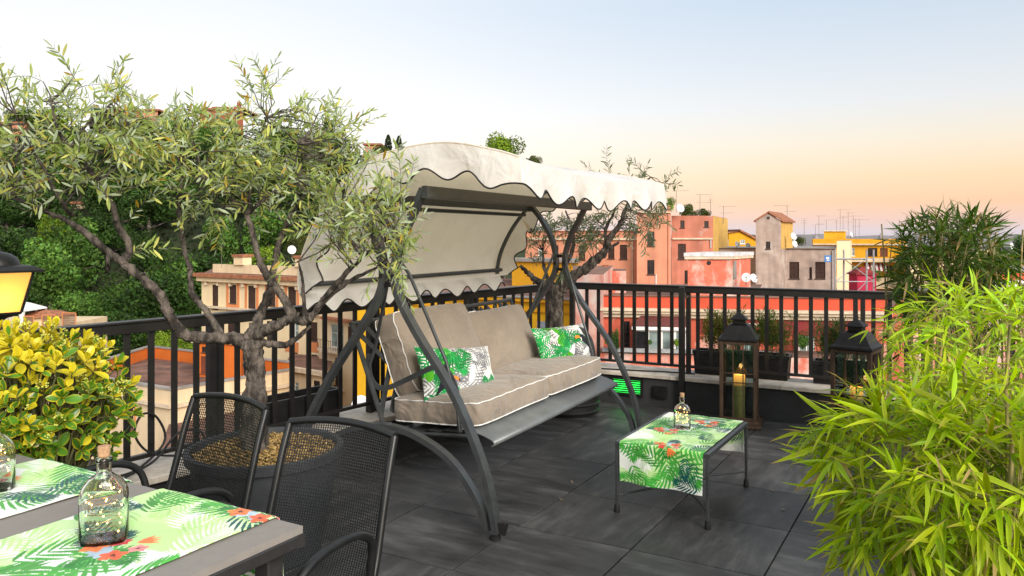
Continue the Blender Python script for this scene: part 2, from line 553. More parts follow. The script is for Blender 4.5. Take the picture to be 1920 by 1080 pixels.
M_grout = pm('dark grout bed', (0.006, 0.006, 0.006), rough=0.9)
def tile_material():
    m, nt, b = _new('brushed slate tile')
    N, L = nt.nodes, nt.links
    tc = N.new('ShaderNodeTexCoord'); oi = N.new('ShaderNodeObjectInfo')
    ad = N.new('ShaderNodeVectorMath'); ad.operation = 'MULTIPLY_ADD'
    cb = N.new('ShaderNodeCombineXYZ')
    for k in range(3): L.new(oi.outputs['Random'], cb.inputs[k])
    ad.inputs[1].default_value = (37, 53, 11)
    L.new(cb.outputs[0], ad.inputs[0]); L.new(tc.outputs['Object'], ad.inputs[2])
    def noise(sc, st, det=7):
        mp = N.new('ShaderNodeMapping'); mp.inputs['Scale'].default_value = st
        L.new(ad.outputs[0], mp.inputs[0])
        n = N.new('ShaderNodeTexNoise'); n.inputs['Scale'].default_value = sc; n.inputs['Detail'].default_value = det; n.inputs['Roughness'].default_value = 0.65
        L.new(mp.outputs[0], n.inputs['Vector'])
        return n
    n1 = noise(2.6, (1, 4.2, 1), 10); n2 = noise(2.0, (1, 1.5, 1), 4); n3 = noise(26, (0.5, 6, 1), 4)
    r1 = N.new('ShaderNodeValToRGB')
    e = r1.color_ramp.elements
    e[0].position = 0.38; e[0].color = (0.024, 0.024, 0.024, 1)
    e[1].position = 0.72; e[1].color = (0.150, 0.147, 0.144, 1)
    x = e.new(0.52); x.color = (0.056, 0.055, 0.054, 1)
    mixv = N.new('ShaderNodeMath'); mixv.operation = 'MULTIPLY_ADD'; mixv.inputs[1].default_value = 0.62
    s2 = N.new('ShaderNodeMath'); s2.operation = 'MULTIPLY'; s2.inputs[1].default_value = 0.38
    L.new(n2.outputs['Fac'], s2.inputs[0]); L.new(n1.outputs['Fac'], mixv.inputs[0]); L.new(s2.outputs[0], mixv.inputs[2])
    L.new(mixv.outputs[0], r1.inputs[0])
    mr = N.new('ShaderNodeMapRange'); mr.inputs['To Min'].default_value = 0.72; mr.inputs['To Max'].default_value = 1.28
    L.new(n3.outputs['Fac'], mr.inputs['Value'])
    mu = N.new('ShaderNodeMixRGB'); mu.blend_type = 'MULTIPLY'; mu.inputs[0].default_value = 1
    L.new(r1.outputs[0], mu.inputs[1]); L.new(mr.outputs[0], mu.inputs[2])
    # small tone change from tile to tile
    mt = N.new('ShaderNodeMapRange'); mt.inputs['To Min'].default_value = 0.8; mt.inputs['To Max'].default_value = 1.2
    L.new(oi.outputs['Random'], mt.inputs['Value'])
    m3 = N.new('ShaderNodeMixRGB'); m3.blend_type = 'MULTIPLY'; m3.inputs[0].default_value = 1
    L.new(mu.outputs[0], m3.inputs[1]); L.new(mt.outputs[0], m3.inputs[2])
    L.new(m3.outputs[0], b.inputs['Base Color'])
    rr = N.new('ShaderNodeMapRange'); rr.inputs['To Min'].default_value = 0.38; rr.inputs['To Max'].default_value = 0.68
    L.new(n1.outputs['Fac'], rr.inputs['Value']); L.new(rr.outputs[0], b.inputs['Roughness'])
    b.inputs['Specular IOR Level'].default_value = 0.42
    bp = N.new('ShaderNodeBump'); bp.inputs['Strength'].default_value = 0.25; bp.inputs['Distance'].default_value = 0.003
    L.new(n3.outputs['Fac'], bp.inputs['Height']); L.new(bp.outputs[0], b.inputs['Normal'])
    return m
M_tile = tile_material()

# floor bed down to the street, with the tiles as pieces of it
back = -3.2
pA = ST(3.2, back); pB = L0 + dL*(-5.5)
bR_end = W0 + dR*RL
outline = [bR_end + nR*0.36, CORN + (nR*0.2/(1) + nL*0.2), L0 + dL*(-5.5) + nL*0.2, L0 + dL*(-5.5) - nL*0.2, Vector((-1.0, -3.0, 0)), Vector((4.0, -2.6, 0)), Vector((bR_end.x+0.6, 1.0, 0))]
outline = [outline[0], meet(R0 + nR*0.2, dR, L0 + nL*0.2, dL), outline[2], Vector((-4.4, -3.0, 0)), Vector((5.5, -3.0, 0)), Vector((bR_end.x+0.8, bR_end.y-0.2, 0))]
mb = MB()
n = len(outline)
mb.add([(p.x, p.y, -0.014) for p in outline] + [(p.x, p.y, -19.8) for p in outline],
       [tuple(range(n))] + [(i, (i+1) % n, (i+1) % n + n, i+n) for i in range(n)])
floor = solo('terrace_floor', mb, M_grout, kind='structure')
TS = 0.597; GAP = 0.007; TH = 0.012
me_tile = None
def tile_mesh(poly):
    """bevelled slab with the given outline (local xy)"""
    c = sum(poly, Vector((0, 0, 0)))/len(poly)
    top = [p + (c-p).normalized()*0.0025 for p in poly]
    k = len(poly)
    vs = [(p.x, p.y, TH) for p in top] + [(p.x, p.y, TH-0.0015) for p in poly] + [(p.x, p.y, 0) for p in poly]
    fs = [tuple(range(k))] + [(i, (i+1) % k, (i+1) % k + k, i+k) for i in range(k)] + [(i+k, (i+1) % k + k, (i+1) % k + 2*k, i+2*k) for i in range(k)]
    me = mesh_from('tile', vs, fs)
    me.materials.append(M_tile)
    return me
h = (TS-GAP)/2
sq = [Vector((-h, -h, 0)), Vector((h, -h, 0)), Vector((h, h, 0)), Vector((-h, h, 0))]
me_sq = tile_mesh(sq)
inL = L0 - nL*(RAIL_IN-0.012)
inR = W0 + nR*0.012
fb = BASE[floor.name]
for i in range(-7, 8):
    for j in range(-1, 10):
        cs, ct = -0.715 + (i+0.5)*TS, 4.606 + (j-6+0.5)*TS
        c = ST(cs, ct)
        if cs > 3.4 or c.y < -0.5: continue
        w = [c + BX*p.x + AX*p.y for p in sq]
        q = clip(w, inL, nL); q = clip(q, inR, nR) if len(q) >= 3 else q
        if len(q) < 3: continue
        whole = len(q) == 4 and all((a-b).length < 1e-6 for a, b in zip(q, w))
        rot = math.atan2(BX.y, BX.x)
        if whole:
            o = link('tile', me_sq, floor)
            o.rotation_euler = (0, 0, rot + random.choice((0, 0, 1, 2, 3))*math.pi/2)
            o.location = (c.x-fb.x, c.y-fb.y, -0.013 - fb.z + random.uniform(-0.0006, 0.0006))
        else:
            area = 0
            for k in range(len(q)):
                a, b2 = q[k]-c, q[(k+1) % len(q)]-c
                area += a.x*b2.y - a.y*b2.x
            if abs(area) < 0.01: continue
            me = tile_mesh([Vector(((p-c).dot(BX), (p-c).dot(AX), 0)) for p in q])
            o = link('tile', me, floor)
            o.rotation_euler = (0, 0, rot)
            o.location = (c.x-fb.x, c.y-fb.y, -0.013 - fb.z)

# ---- parapets with stone coping
def parapet(name, label, p0, dd, nn, length, stones, start=0.0):
    th = thing(name, label, 'wall', p0 + dd*start)
    m = MB()
    a, b = p0 + dd*start, p0 + dd*length
    m.obox((a+b)/2 + nn*0.18 + Vector((0, 0, 0.12)), (b-a)/2, nn*0.18, (0, 0, 0.125))
    part('wall_body', m, M_wall, th)
    L = length - start
    cuts = [0]
    while cuts[-1] < L - 0.3:
        cuts.append(min(L, cuts[-1] + stones*random.uniform(0.92, 1.06)))
    if cuts[-1] < L: cuts[-1] = L
    for k in range(len(cuts)-1):
        x0, x1 = cuts[k]+0.002, cuts[k+1]-0.002
        m = MB()
        zj = random.uniform(-0.001, 0.001)
        q0, q1 = a + dd*x0 + nn*0.172 + Vector((0, 0, 0.263+zj)), a + dd*x1 + nn*0.172 + Vector((0, 0, 0.263+zj))
        m.beam(q0, q1, 0.40, 0.034, bev=0.004)
        part('coping_stone', m, M_stone, th)
    return th
pw_r = parapet('parapet_wall', 'low charcoal parapet with pale stone coping behind the lanterns', WCORN, dR, nR, RL, 0.95)
Lc = L0 - nL*RAIL_IN
pw_l = parapet('parapet_wall', 'low charcoal parapet with pale stone coping behind the swing seat', Lc, dL, nL, (WCORN-Lc).dot(dL) - 0.0, 0.95, start=L_START)

# ---- railings
RT = 1.03
def railing(label, p0, dd, length, start, spacing, posts, phase):
    nn = Vector((-dd.y, dd.x, 0))
    th = thing('railing', label, 'railing', p0 + dd*start)
    m = MB()
    a, b = p0 + dd*start, p0 + dd*length
    up = Vector((0, 0, 1))
    m.beam(a + up*(RT-0.006), b + up*(RT-0.006), 0.074, 0.012, bev=0.003)
    part('handrail', m, M_rail, th)
    m = MB()
    m.beam(a + up*(RT-0.037) - nn*0.012, b + up*(RT-0.037) - nn*0.012, 0.030, 0.050, bev=0.003)
    part('top_rail', m, M_rail, th)
    m = MB()
    m.beam(a + up*0.342, b + up*0.342, 0.030, 0.022, bev=0.002)
    part('bottom_rail', m, M_rail, th)
    # one baluster mesh shared by all
    mbal = MB(); mbal.obox((0, 0, 0), dd*0.0155, nn*0.006, up*(RT-0.062-0.353)/2)
    me = mesh_from('baluster', mbal.v, mbal.f); me.materials.append(M_rail)
    k = start + phase
    bz = BASE[th.name]
    while k < length:
        if not any(abs(k-q) < 0.035 for q, _ in posts):
            o = link('baluster', me, th)
            q = p0 + dd*k
            o.location = (q.x-bz.x, q.y-bz.y, (RT-0.062+0.353)/2)
        k += spacing
    for q, kind in posts:
        m = MB()
        c = p0 + dd*q
        if kind == 'double':
            for s in (-0.026, 0.026):
                m.obox(c + dd*s + up*(RT-0.0+0.28)/2, dd*0.0165, nn*0.0225, up*(RT-0.28)/2*0.995)
        elif kind == 'inner':
            ci = c - nn*(RAIL_IN+0.045)
            m.obox(ci + up*(RT-0.0)/2, dd*0.022, nn*0.022, up*(RT+0.0)/2)
            m.obox(c - nn*(RAIL_IN+0.045)/2 + up*(RT-0.09), dd*0.012, nn*(RAIL_IN/2), up*0.012)
            m.obox(c + up*0.65, dd*0.018, nn*0.018, up*0.368)
        else:
            m.obox(c + up*(RT-0.062+0.28)/2, dd*0.021, nn*0.021, up*(RT-0.062-0.28)/2)
        part('post', m, M_rail, th)
    return th
kr = lambda u: along(CORN, dR, u)
kl = lambda u: along(L0, dL, u)
rail_r = railing('dark iron railing on the parapet behind the lanterns', CORN, dR, RL, 0.0, 0.1125,
                 [(0.05, 'plain'), (kr(1291), 'inner'), (kr(1611), 'double'), (kr(1611)+1.45, 'double')], 0.08)
rail_l = railing('dark iron railing on the parapet behind the swing and olive tree', L0, dL, LL, L_START, 0.125,
                 [(kl(75), 'plain'), (kl(403), 'double'), (kl(699), 'double'), (kl(827), 'plain'), (kl(887), 'double')], 0.036)

# ---- wall things on the right parapet
def wallpt(u, v, p0=W0, nn=nR):
    q = Vector(((u-CX)/F, 1, -(v-HV)/F))
    k = (p0 - Vector((0, 0, 0))).dot(nn) / q.dot(nn)
    return Vector((0, 0, HC)) + q*k
M_green = emit('green lit lens', (0.03, 1.0, 0.10), 1.9)
def wall_rect(u0, v0, u1, v1):
    a, b = wallpt(u0, (v0+v1)/2), wallpt(u1, (v0+v1)/2)
    c = (a+b)/2
    zt, zb = wallpt((u0+u1)/2, v0).z, wallpt((u0+u1)/2, v1).z
    return Vector((c.x, c.y, 0)), (b-a).length/2, zb, zt
c, hw, zb, zt = wall_rect(1146, 707, 1206, 741)
gl = thing('recessed_wall_light', 'green glowing louvred light set low in the parapet', 'wall light', c + Vector((0, 0, zb)))
m = MB()
fr = 0.022; zc = (zb+zt)/2; hz = (zt-zb)/2
off = -nR*0.008
for s in (-1, 1):
    m.obox(c + off + dR*s*(hw-fr/2) + Vector((0, 0, zc)), dR*fr/2, nR*0.011, (0, 0, hz))
    m.obox(c + off + Vector((0, 0, zc + s*(hz-fr/2))), dR*(hw-fr), nR*0.0105, (0, 0, fr/2))
part('frame', m, M_black, gl)
m = MB(); m.obox(c - nR*0.003 + Vector((0, 0, zc)), dR*(hw-fr+0.001), nR*0.002, (0, 0, hz-fr+0.001))
part('lens', m, M_green, gl)
for k in range(6):
    m = MB()
    z = zc - (hz-fr) + (k+0.5)/6*2*(hz-fr)
    m.obox(c - nR*0.010 + Vector((0, 0, z)), dR*(hw-fr), nR*0.004 + Vector((0, 0, 0.002)), Vector((0, 0, 0.0035)))
    part('louvre', m, M_black, gl)
gp = bpy.data.lights.new('green_glow', 'AREA'); gp.energy = 0.04; gp.color = (0.05, 1.0, 0.15); gp.shape = 'RECTANGLE'; gp.size = hw*1.6; gp.size_y = hz*1.2
go = bpy.data.objects.new('green_glow', gp); COL.objects.link(go); go.parent = gl
go.location = -nR*0.03 + Vector((0, 0, zc-zb)); go.rotation_euler = (-nR + Vector((0, 0, -0.35))).to_track_quat('-Z', 'Z').to_euler()
c, hw, zb, zt = wall_rect(1225, 724, 1251, 746)
sk = thing('power_socket', 'black weatherproof power socket on the parapet beside the green light', 'socket', c + Vector((0, 0, zb)))
m = MB(); m.beam(c - nR*0.014 + Vector((0, 0, zb)), c - nR*0.014 + Vector((0, 0, zt)), hw*2, 0.028, up=nR, bev=0.004); part('housing', m, M_black, sk)
m = MB(); m.beam(c - nR*0.031 + Vector((0, 0, zb+0.018)), c - nR*0.031 + Vector((0, 0, zt-0.012)), hw*1.5, 0.010, up=nR, bev=0.003); part('flap', m, M_black, sk)

# ---- cables
def cable(name, pts, r_, label, n=10):
    m = MB(); m.tube([Vector(p) for p in crom([tuple(p) for p in pts], n)], r_, 6)
    return solo(name, m, M_rubber, label, 'cable', smooth=60)
cz = 0.2885
cable('cable', [WCORN + dR*k + nR*o_ + Vector((0, 0, cz)) for k, o_ in ((-0.1, 0.05), (0.12, 0.02), (0.3, 0.016), (0.5, 0.05), (0.8, 0.11), (1.05, 0.13))], 0.006,
      'black cable lying on the stone coping right of the swing')
lb = Lc + nL*0.1
def LP(k, o_, z): return L0 + dL*k + nL*o_ + Vector((0, 0, z))
cable('cable', [LP(0.42, -0.05, 0.289), LP(0.58, -0.06, 0.30), LP(0.74, -0.03, 0.40), LP(0.70, 0.0-0.03, 0.53), LP(0.62, -0.035, 0.56), LP(0.58, -0.04, 0.47), LP(0.66, -0.05, 0.36), LP(0.85, -0.06, 0.31), LP(1.05, -0.08, 0.289)], 0.006,
      'black cable looping up at the railing beside the leafy shrub')
cable('cable', [LP(0.50, -0.10, 0.289), LP(0.66, -0.08, 0.33), LP(0.80, -0.05, 0.43), LP(0.92, -0.06, 0.42), LP(0.97, -0.08, 0.33), LP(1.15, -0.10, 0.29)], 0.006,
      'black cable arching low over the coping behind the far mesh chair')

# ================================================================== PRINTED CLOTH
def fill_poly(img, pts, col, alpha=1.0):
    """rasterise a polygon (x, y in cells) into an RGB array"""
    P = np.array(pts, float)
    H, W, _ = img.shape
    x0, x1 = max(int(P[:, 0].min()), 0), min(int(P[:, 0].max())+2, W)
    y0, y1 = max(int(P[:, 1].min()), 0), min(int(P[:, 1].max())+2, H)
    if x1 <= x0 or y1 <= y0: return
    X, Y = np.meshgrid(np.arange(x0, x1)+0.0, np.arange(y0, y1)+0.0)
    ins = np.zeros(X.shape, bool)
    n = len(P)
    for i in range(n):
        xa, ya = P[i]; xb, yb = P[(i+1) % n]
        if ya == yb: continue
        c = (Y < max(ya, yb)) & (Y >= min(ya, yb))
        c &= X < (xb-xa)*(Y-ya)/(yb-ya) + xa
        ins ^= c
    sub = img[y0:y1, x0:x1]
    sub[ins] = sub[ins]*(1-alpha) + np.array(col)*alpha
def leaflet(img, x, y, a, L, w, col, alpha=1.0, bend=0.0):
    pts = []
    dx, dy = math.cos(a), math.sin(a)
    for k in range(7):
        t = k/6; ww = w*math.sin(math.pi*min(t*0.92+0.08, 1))**0.8
        pts.append((t, ww))
    L1 = [(x + dx*t*L - dy*(ww + bend*t*t*L), y + dy*t*L + dx*(ww + bend*t*t*L)) for t, ww in pts]
    L2 = [(x + dx*t*L - dy*(-ww + bend*t*t*L), y + dy*t*L + dx*(-ww + bend*t*t*L)) for t, ww in reversed(pts)]
    fill_poly(img, L1+L2, col, alpha)
def frond(img, x, y, a, L, col, rg, n=11, ll=0.5, w=0.035, curve=0.5, alpha=1.0, spread=1.0):
    """palm frond: a curving rib with paired leaflets"""
    col = np.array(col)
    px, py = x, y
    for k in range(n):
        t = k/n
        aa = a + curve*t
        px += math.cos(aa)*L/n; py += math.sin(aa)*L/n
        le = L*ll*(math.sin(math.pi*(0.18+0.80*t))**0.7)
        for s in (-1, 1):
            c = np.clip(col*rg.uniform(0.8, 1.25), 0, 1)
            leaflet(img, px, py, aa + s*(spread - 0.55*t), le*rg.uniform(0.9, 1.08), L*w*rg.uniform(0.85, 1.15), c, alpha, bend=-s*0.12)
    leaflet(img, px, py, a+curve, L*ll*0.5, L*w, col, alpha)
def flower(img, x, y, r_, rg, pal):
    for k in range(5):
        a = 2*math.pi*k/5 + rg.uniform(0, 0.5)
        c = np.clip(np.array(pal)*rg.uniform(0.85, 1.15), 0, 1)
        leaflet(img, x, y, a, r_, r_*0.36, c)
        leaflet(img, x, y, a, r_*0.6, r_*0.12, np.clip(c*0.75, 0, 1))
    fill_poly(img, [(x+math.cos(q)*r_*0.2, y+math.sin(q)*r_*0.2) for q in np.linspace(0, 6.28, 9)[:-1]], (0.10, 0.015, 0.01))
LIGHTG, MIDG, DEEPG, TEAL = (0.42, 0.72, 0.22), (0.055, 0.33, 0.045), (0.015, 0.20, 0.03), (0.006, 0.095, 0.085)
ORANGE, RED, PINK, BLUEW, WHITE = (0.85, 0.20, 0.05), (0.70, 0.03, 0.03), (0.80, 0.28, 0.28), (0.42, 0.55, 0.66), (0.80, 0.82, 0.80)
def tropical(W, H, cell, seed, flowers=()):
    """white cloth with pale, green and teal palm fronds and posies; cell = metres per cell"""
    rg = np.random.default_rng(seed)
    S = lambda mtr: mtr/cell
    img = np.ones((H, W, 3))*np.array((0.80, 0.84, 0.78))
    area = W*H*cell*cell
    for _ in range(int(area*60)):
        c = np.array((0.50, 0.76, 0.30))*rg.uniform(0.9, 1.15)
        x, y = rg.uniform(0, W), rg.uniform(0, H); r_ = S(rg.uniform(0.06, 0.12))
        a0 = rg.uniform(0, 6.28)
        fill_poly(img, [(x+math.cos(q+a0)*r_*(1.5+0.4*math.sin(3*q)), y+math.sin(q+a0)*r_*(0.8+0.3*math.cos(2*q))) for q in np.linspace(0, 6.28, 25)[:-1]], np.clip(c, 0, 1), 0.85)
    for _ in range(int(area*30)):
        frond(img, rg.uniform(0, W), rg.uniform(0, H), rg.uniform(0, 6.28), S(rg.uniform(0.16, 0.24)), (0.80, 0.85, 0.80), rg, 12, 0.5, 0.018, rg.uniform(-0.8, 0.8), 0.9)
    for _ in range(int(area*30)):
        frond(img, rg.uniform(0, W), rg.uniform(0, H), rg.uniform(0, 6.28), S(rg.uniform(0.14, 0.22)), LIGHTG, rg, 11, 0.5, 0.024, rg.uniform(-0.8, 0.8), 0.85)
    for _ in range(int(area*50)):
        frond(img, rg.uniform(0, W), rg.uniform(0, H), rg.uniform(0, 6.28), S(rg.uniform(0.12, 0.20)), np.array(MIDG)*rg.uniform(0.7, 1.3), rg, 8, 0.6, 0.034, rg.uniform(-0.7, 0.7))
    for _ in range(int(area*26)):
        frond(img, rg.uniform(0, W), rg.uniform(0, H), rg.uniform(0, 6.28), S(rg.uniform(0.09, 0.14)), TEAL, rg, 8, 0.55, 0.034, rg.uniform(-0.7, 0.7))
    for (fx, fy) in flowers:
        x, y = fx*W, fy*H
        for k in range(4):
            frond(img, x, y, rg.uniform(0, 6.28), S(0.09), DEEPG if k % 2 else TEAL, rg, 8, 0.6, 0.04, 0.3)
        for k in range(5):
            leaflet(img, x, y, rg.uniform(0.4, 2.8), S(0.055), S(0.014), np.array(BLUEW)*rg.uniform(0.8, 1.3))
        flower(img, x-S(0.045), y+S(0.01), S(0.036), rg, ORANGE)
        flower(img, x+S(0.035), y+S(0.02), S(0.032), rg, (0.85, 0.13, 0.05))
        flower(img, x-S(0.02), y-S(0.035), S(0.026), rg, RED)
        flower(img, x+S(0.05), y-S(0.03), S(0.024), rg, PINK)
        for k in range(4):
            leaflet(img, x+S(0.02), y-S(0.05), -1.6+k*0.35, S(0.05), S(0.006), ORANGE)
    img *= 1 + 0.03*np.random.default_rng(seed+1).standard_normal((H, W, 1))
    return np.clip(img, 0, 1)
def print_mesh(name, verts, nw, nh, img, parent=None, base=(0, 0, 0), mat=None):
    """dense sheet of nw x nh vertices with a colour per vertex"""
    me = bpy.data.meshes.new(name)
    V = np.array(verts, np.float32).reshape(-1, 3) - np.array(base, np.float32)
    idx = np.arange(nw*nh).reshape(nh, nw)
    q = np.stack([idx[:-1, :-1], idx[:-1, 1:], idx[1:, 1:], idx[1:, :-1]], -1).reshape(-1, 4)
    me.vertices.add(len(V)); me.vertices.foreach_set('co', V.ravel())
    me.loops.add(q.size); me.loops.foreach_set('vertex_index', q.ravel().astype(np.int32))
    me.polygons.add(len(q)); me.polygons.foreach_set('loop_start', np.arange(0, q.size, 4, dtype=np.int32))
    me.update(calc_edges=True)
    at = me.color_attributes.new('print', 'FLOAT_COLOR', 'POINT')
    rgba = np.ones((nh*nw, 4), np.float32); rgba[:, :3] = img.reshape(-1, 3)
    at.data.foreach_set('color', rgba.ravel())
    me.polygons.foreach_set('use_smooth', np.ones(len(q), bool))
    o = link(name, me, parent, mat or M_print)
    return o
def thicken(o, t=0.0025, off=-1):
    md = o.modifiers.new('thickness', 'SOLIDIFY'); md.thickness = t; md.offset = off
    return o
def runner(name, label, origin, e_len, e_wid, path, width, img, seed):
    """cloth strip: path = list of (distance along, height) rows; folds over the table ends"""
    nh, nw = img.shape[:2]
    pts = np.array(path, float)
    sl = np.concatenate([[0], np.cumsum(np.hypot(np.diff(pts[:, 0]), np.diff(pts[:, 1])))])
    ss = np.linspace(0, sl[-1], nh)
    px = np.interp(ss, sl, pts[:, 0]); pz = np.interp(ss, sl, pts[:, 1])
    ws = np.linspace(-width/2, width/2, nw)
    rg = np.random.default_rng(seed)
    e_len, e_wid = Vector(e_len), Vector(e_wid)
    O = np.array(origin)
    A, Bv = np.array(e_len), np.array(e_wid)
    V = O[None, None, :] + px[:, None, None]*A + ws[None, :, None]*Bv
    V = np.repeat(V, 1, axis=1)
    hang = np.clip((path[len(path)//2][1] - pz), 0, None)
    wob = 0.0012*np.sin(ws[None, :]*31 + ss[:, None]*9) + 0.0008*np.sin(ws[None, :]*11 - ss[:, None]*23)
    V[..., 2] += pz[:, None] + np.where(hang[:, None] < 0.004, np.abs(wob), 0)
    ripple = hang[:, None]*0.06*np.sin(ws[None, :]*24 + seed)
    sgn = np.where(px > px.mean(), 1.0, -1.0)
    V += (ripple*sgn[:, None])[..., None]*A
    base = origin
    o = print_mesh(name, V, nw, nh, img, base=base)
    o.location = base
    tag(o, label, 'table runner')
    thicken(o, 0.0022)
    return o

# ================================================================== COFFEE TABLE
TZ = 0.372
M_tabletop = pm('coffee table graphite', (0.060, 0.056, 0.052), rough=0.45, var=0.12, scale=20, metal=0.1)
ct_c = (P3(1152, 828, 4.10) + P3(1407, 793, 4.511) + P3(1328, 853, 3.851) + P3(1245, 772, 4.80))/4
ct_c.z = 0
ca = Vector((math.sin(R(30.5)), math.cos(R(30.5)), 0)); cb_ = Vector((ca.y, -ca.x, 0))
CW, CL = 0.50, 0.785
ct = thing('coffee_table', 'low dark metal coffee table in front of the swing', 'table', ct_c)
def CT(x, y, z): return ct_c + cb_*x + ca*y + Vector((0, 0, z))
m = MB(); m.beam(CT(0, -CL/2+0.016, TZ-0.008), CT(0, CL/2-0.016, TZ-0.008), CW-0.034, 0.010); part('table_top', m, M_tabletop, ct)
m = MB()
for s in (-1, 1):
    m.beam(CT(s*(CW/2-0.009), -CL/2, TZ-0.011), CT(s*(CW/2-0.009), CL/2, TZ-0.011), 0.018, 0.022, bev=0.002)
    m.beam(CT(-CW/2+0.018, s*(CL/2-0.009), TZ-0.0112), CT(CW/2-0.018, s*(CL/2-0.009), TZ-0.0112), 0.0178, 0.0216, bev=0.002)
part('top_frame', m, M_swing, ct)
for sx in (-1, 1):
    for sy in (-1, 1):
        m = MB(); q = CT(sx*(CW/2-0.0085), sy*(CL/2-0.0085), 0)
        m.beam(q + Vector((0, 0, 0.03)), q + Vector((0, 0, TZ-0.0225)), 0.0145, 0.0145, up=ca, bev=0.002)
        lg = part('leg', m, M_swing, ct)
        m = MB(); m.lathe([(0.0165, 0), (0.0165, 0.004), (0.013, 0.036), (0.011, 0.040)], 14, q)
        part('foot_cap', m, M_rubber, lg, smooth=40)
for sy in (-1, 1):
    pts = []
    for k in range(17):
        t = k/16
        pts.append(CT((t-0.5)*(CW-0.03), sy*(CL/2-0.01) - sy*0.24*math.sin(math.pi*t), 0.086 + 0.01*math.sin(math.pi*t)))
    m = MB(); m.tube(pts, 0.0065, 8); part('stretcher', m, M_swing, ct, smooth=60)
cell = 0.0023
RW = 0.445
y0, y1 = -CL/2-0.004, CL/2+0.004
path = [(y0-0.004, TZ-0.205), (y0-0.002, TZ-0.012), (y0+0.001, TZ-0.001), (y0+0.008, TZ+0.0035), (y1-0.008, TZ+0.0035), (y1-0.001, TZ-0.001), (y1+0.002, TZ-0.012), (y1+0.004, TZ-0.185)]
length = CL + 0.40
img = tropical(int(RW/cell), int(length/cell), cell, 5, flowers=((0.55, 0.22), (0.30, 0.47), (0.62, 0.71)))
runner('table_runner', 'palm leaf table runner draped over the low coffee table', tuple(ct_c), ca, cb_, path, RW, img, 3)

# ================================================================== BOTTLES WITH FAIRY LIGHTS
M_bulb = emit('fairy light bulb', (1.0, 0.62, 0.16), 9.0)
M_wire = pm('copper wire', (0.55, 0.33, 0.14), rough=0.3, metal=0.9, var=0.1)
def bottle(loc, rz, label, flabel, hgt=0.20, wid=0.102, dep=0.062, seed=1):
    rg = random.Random(seed)
    th = thing('glass_bottle', label, 'bottle', loc, group='corked glass bottles', rz=0)
    k = hgt/0.20
    # outside and inside walls of an oval flask
    out = [(0.46, 0.000), (0.49, 0.004), (0.50, 0.012), (0.50, 0.098), (0.49, 0.112), (0.44, 0.127), (0.33, 0.142), (0.20, 0.150), (0.155, 0.155), (0.145, 0.165), (0.145, 0.178), (0.175, 0.180), (0.18, 0.186), (0.15, 0.189)]
    inn = [(0.105, 0.189), (0.105, 0.158), (0.15, 0.148), (0.29, 0.138), (0.41, 0.123), (0.455, 0.110), (0.468, 0.096), (0.468, 0.014), (0.44, 0.009), (0.05, 0.008)]
    m = MB()
    seg = 40
    vs = []
    def ring(rr, z):
        res = []
        for i in range(seg):
            a = 2*math.pi*i/seg
            ex = 0.62 if z < 0.14 else 1.0
            blend = min(max((0.150-z)/0.03, 0), 1)
            ca_, sa = math.cos(a), math.sin(a)
            x = math.copysign(abs(ca_)**(1-0.30*blend), ca_)*rr*wid
            dd = dep*blend + wid*(1-blend)
            y = math.copysign(abs(sa)**(1-0.30*blend), sa)*rr*dd
            res.append((loc[0] + x*math.cos(rz) - y*math.sin(rz), loc[1] + x*math.sin(rz) + y*math.cos(rz), loc[2] + z*k + 0.0002))
        return res
    prof = out + inn
    for rr, z in prof: vs += ring(rr, z)
    fs = []
    for i in range(len(prof)-1):
        for j in range(seg):
            j2 = (j+1) % seg
            fs.append((i*seg+j, i*seg+j2, (i+1)*seg+j2, (i+1)*seg+j))
    fs.append(tuple(range(seg-1, -1, -1))); fs.append(tuple((len(prof)-1)*seg+j for j in range(seg)))
    m.add(vs, fs)
    part('bottle_body', m, M_glass, th, smooth=50)
    m = MB(); m.lathe([(0.0095*k, 0.165*k), (0.0105*k, 0.190*k), (0.0125*k, 0.192*k), (0.0135*k, 0.212*k), (0.0125*k, 0.2145*k)], 18, loc)
    part('cork', m, M_cork, th, smooth=40)
    # wire of tiny lamps coiled inside: rests inside the bottle
    fl = thing('fairy_lights', flabel, 'string lights', (loc[0], loc[1], loc[2] + 0.021*k))
    pts = []
    for i in range(46):
        t = i/45
        z = (0.027 + 0.100*t + rg.uniform(-0.012, 0.012))*k
        a = i*1.9 + rg.uniform(-0.5, 0.5)
        rr = 0.36*(1 if z < 0.105*k else max(0.15, 1 - (z-0.105*k)/(0.035*k)))
        x, y = math.cos(a)*wid*rr, math.sin(a)*dep*rr
        pts.append(Vector((loc[0] + x*math.cos(rz) - y*math.sin(rz), loc[1] + x*math.sin(rz) + y*math.cos(rz), loc[2] + min(max(z, 0.024*k), 0.128*k))))
    m = MB(); m.tube([Vector(p) for p in crom([tuple(p) for p in pts], 4)], 0.0005, 4); part('wire', m, M_wire, fl, fix=False)
    mm = MB(); mm.lathe([(0.0004, -0.0022), (0.0017, -0.0012), (0.0019, 0.0004), (0.0010, 0.0020), (0.0003, 0.0023)], 7)
    me = mesh_from('bulb', mm.v, mm.f); me.materials.append(M_bulb)
    for i in range(1, 46, 2):
        o = link('bulb', me, fl)
        o.location = pts[i] - Vector((loc[0], loc[1], loc[2] + 0.021*k))
        o.rotation_euler = (rg.uniform(-1, 1), rg.uniform(-1, 1), 0)
    return th
bp_ = P3(1279, 806, 4.35)
bottle((bp_.x, bp_.y, TZ+0.0045), -0.5, 'corked glass bottle on the low coffee table', 'tiny warm fairy lights inside the coffee table bottle', 0.186, 0.092, 0.058, 4)

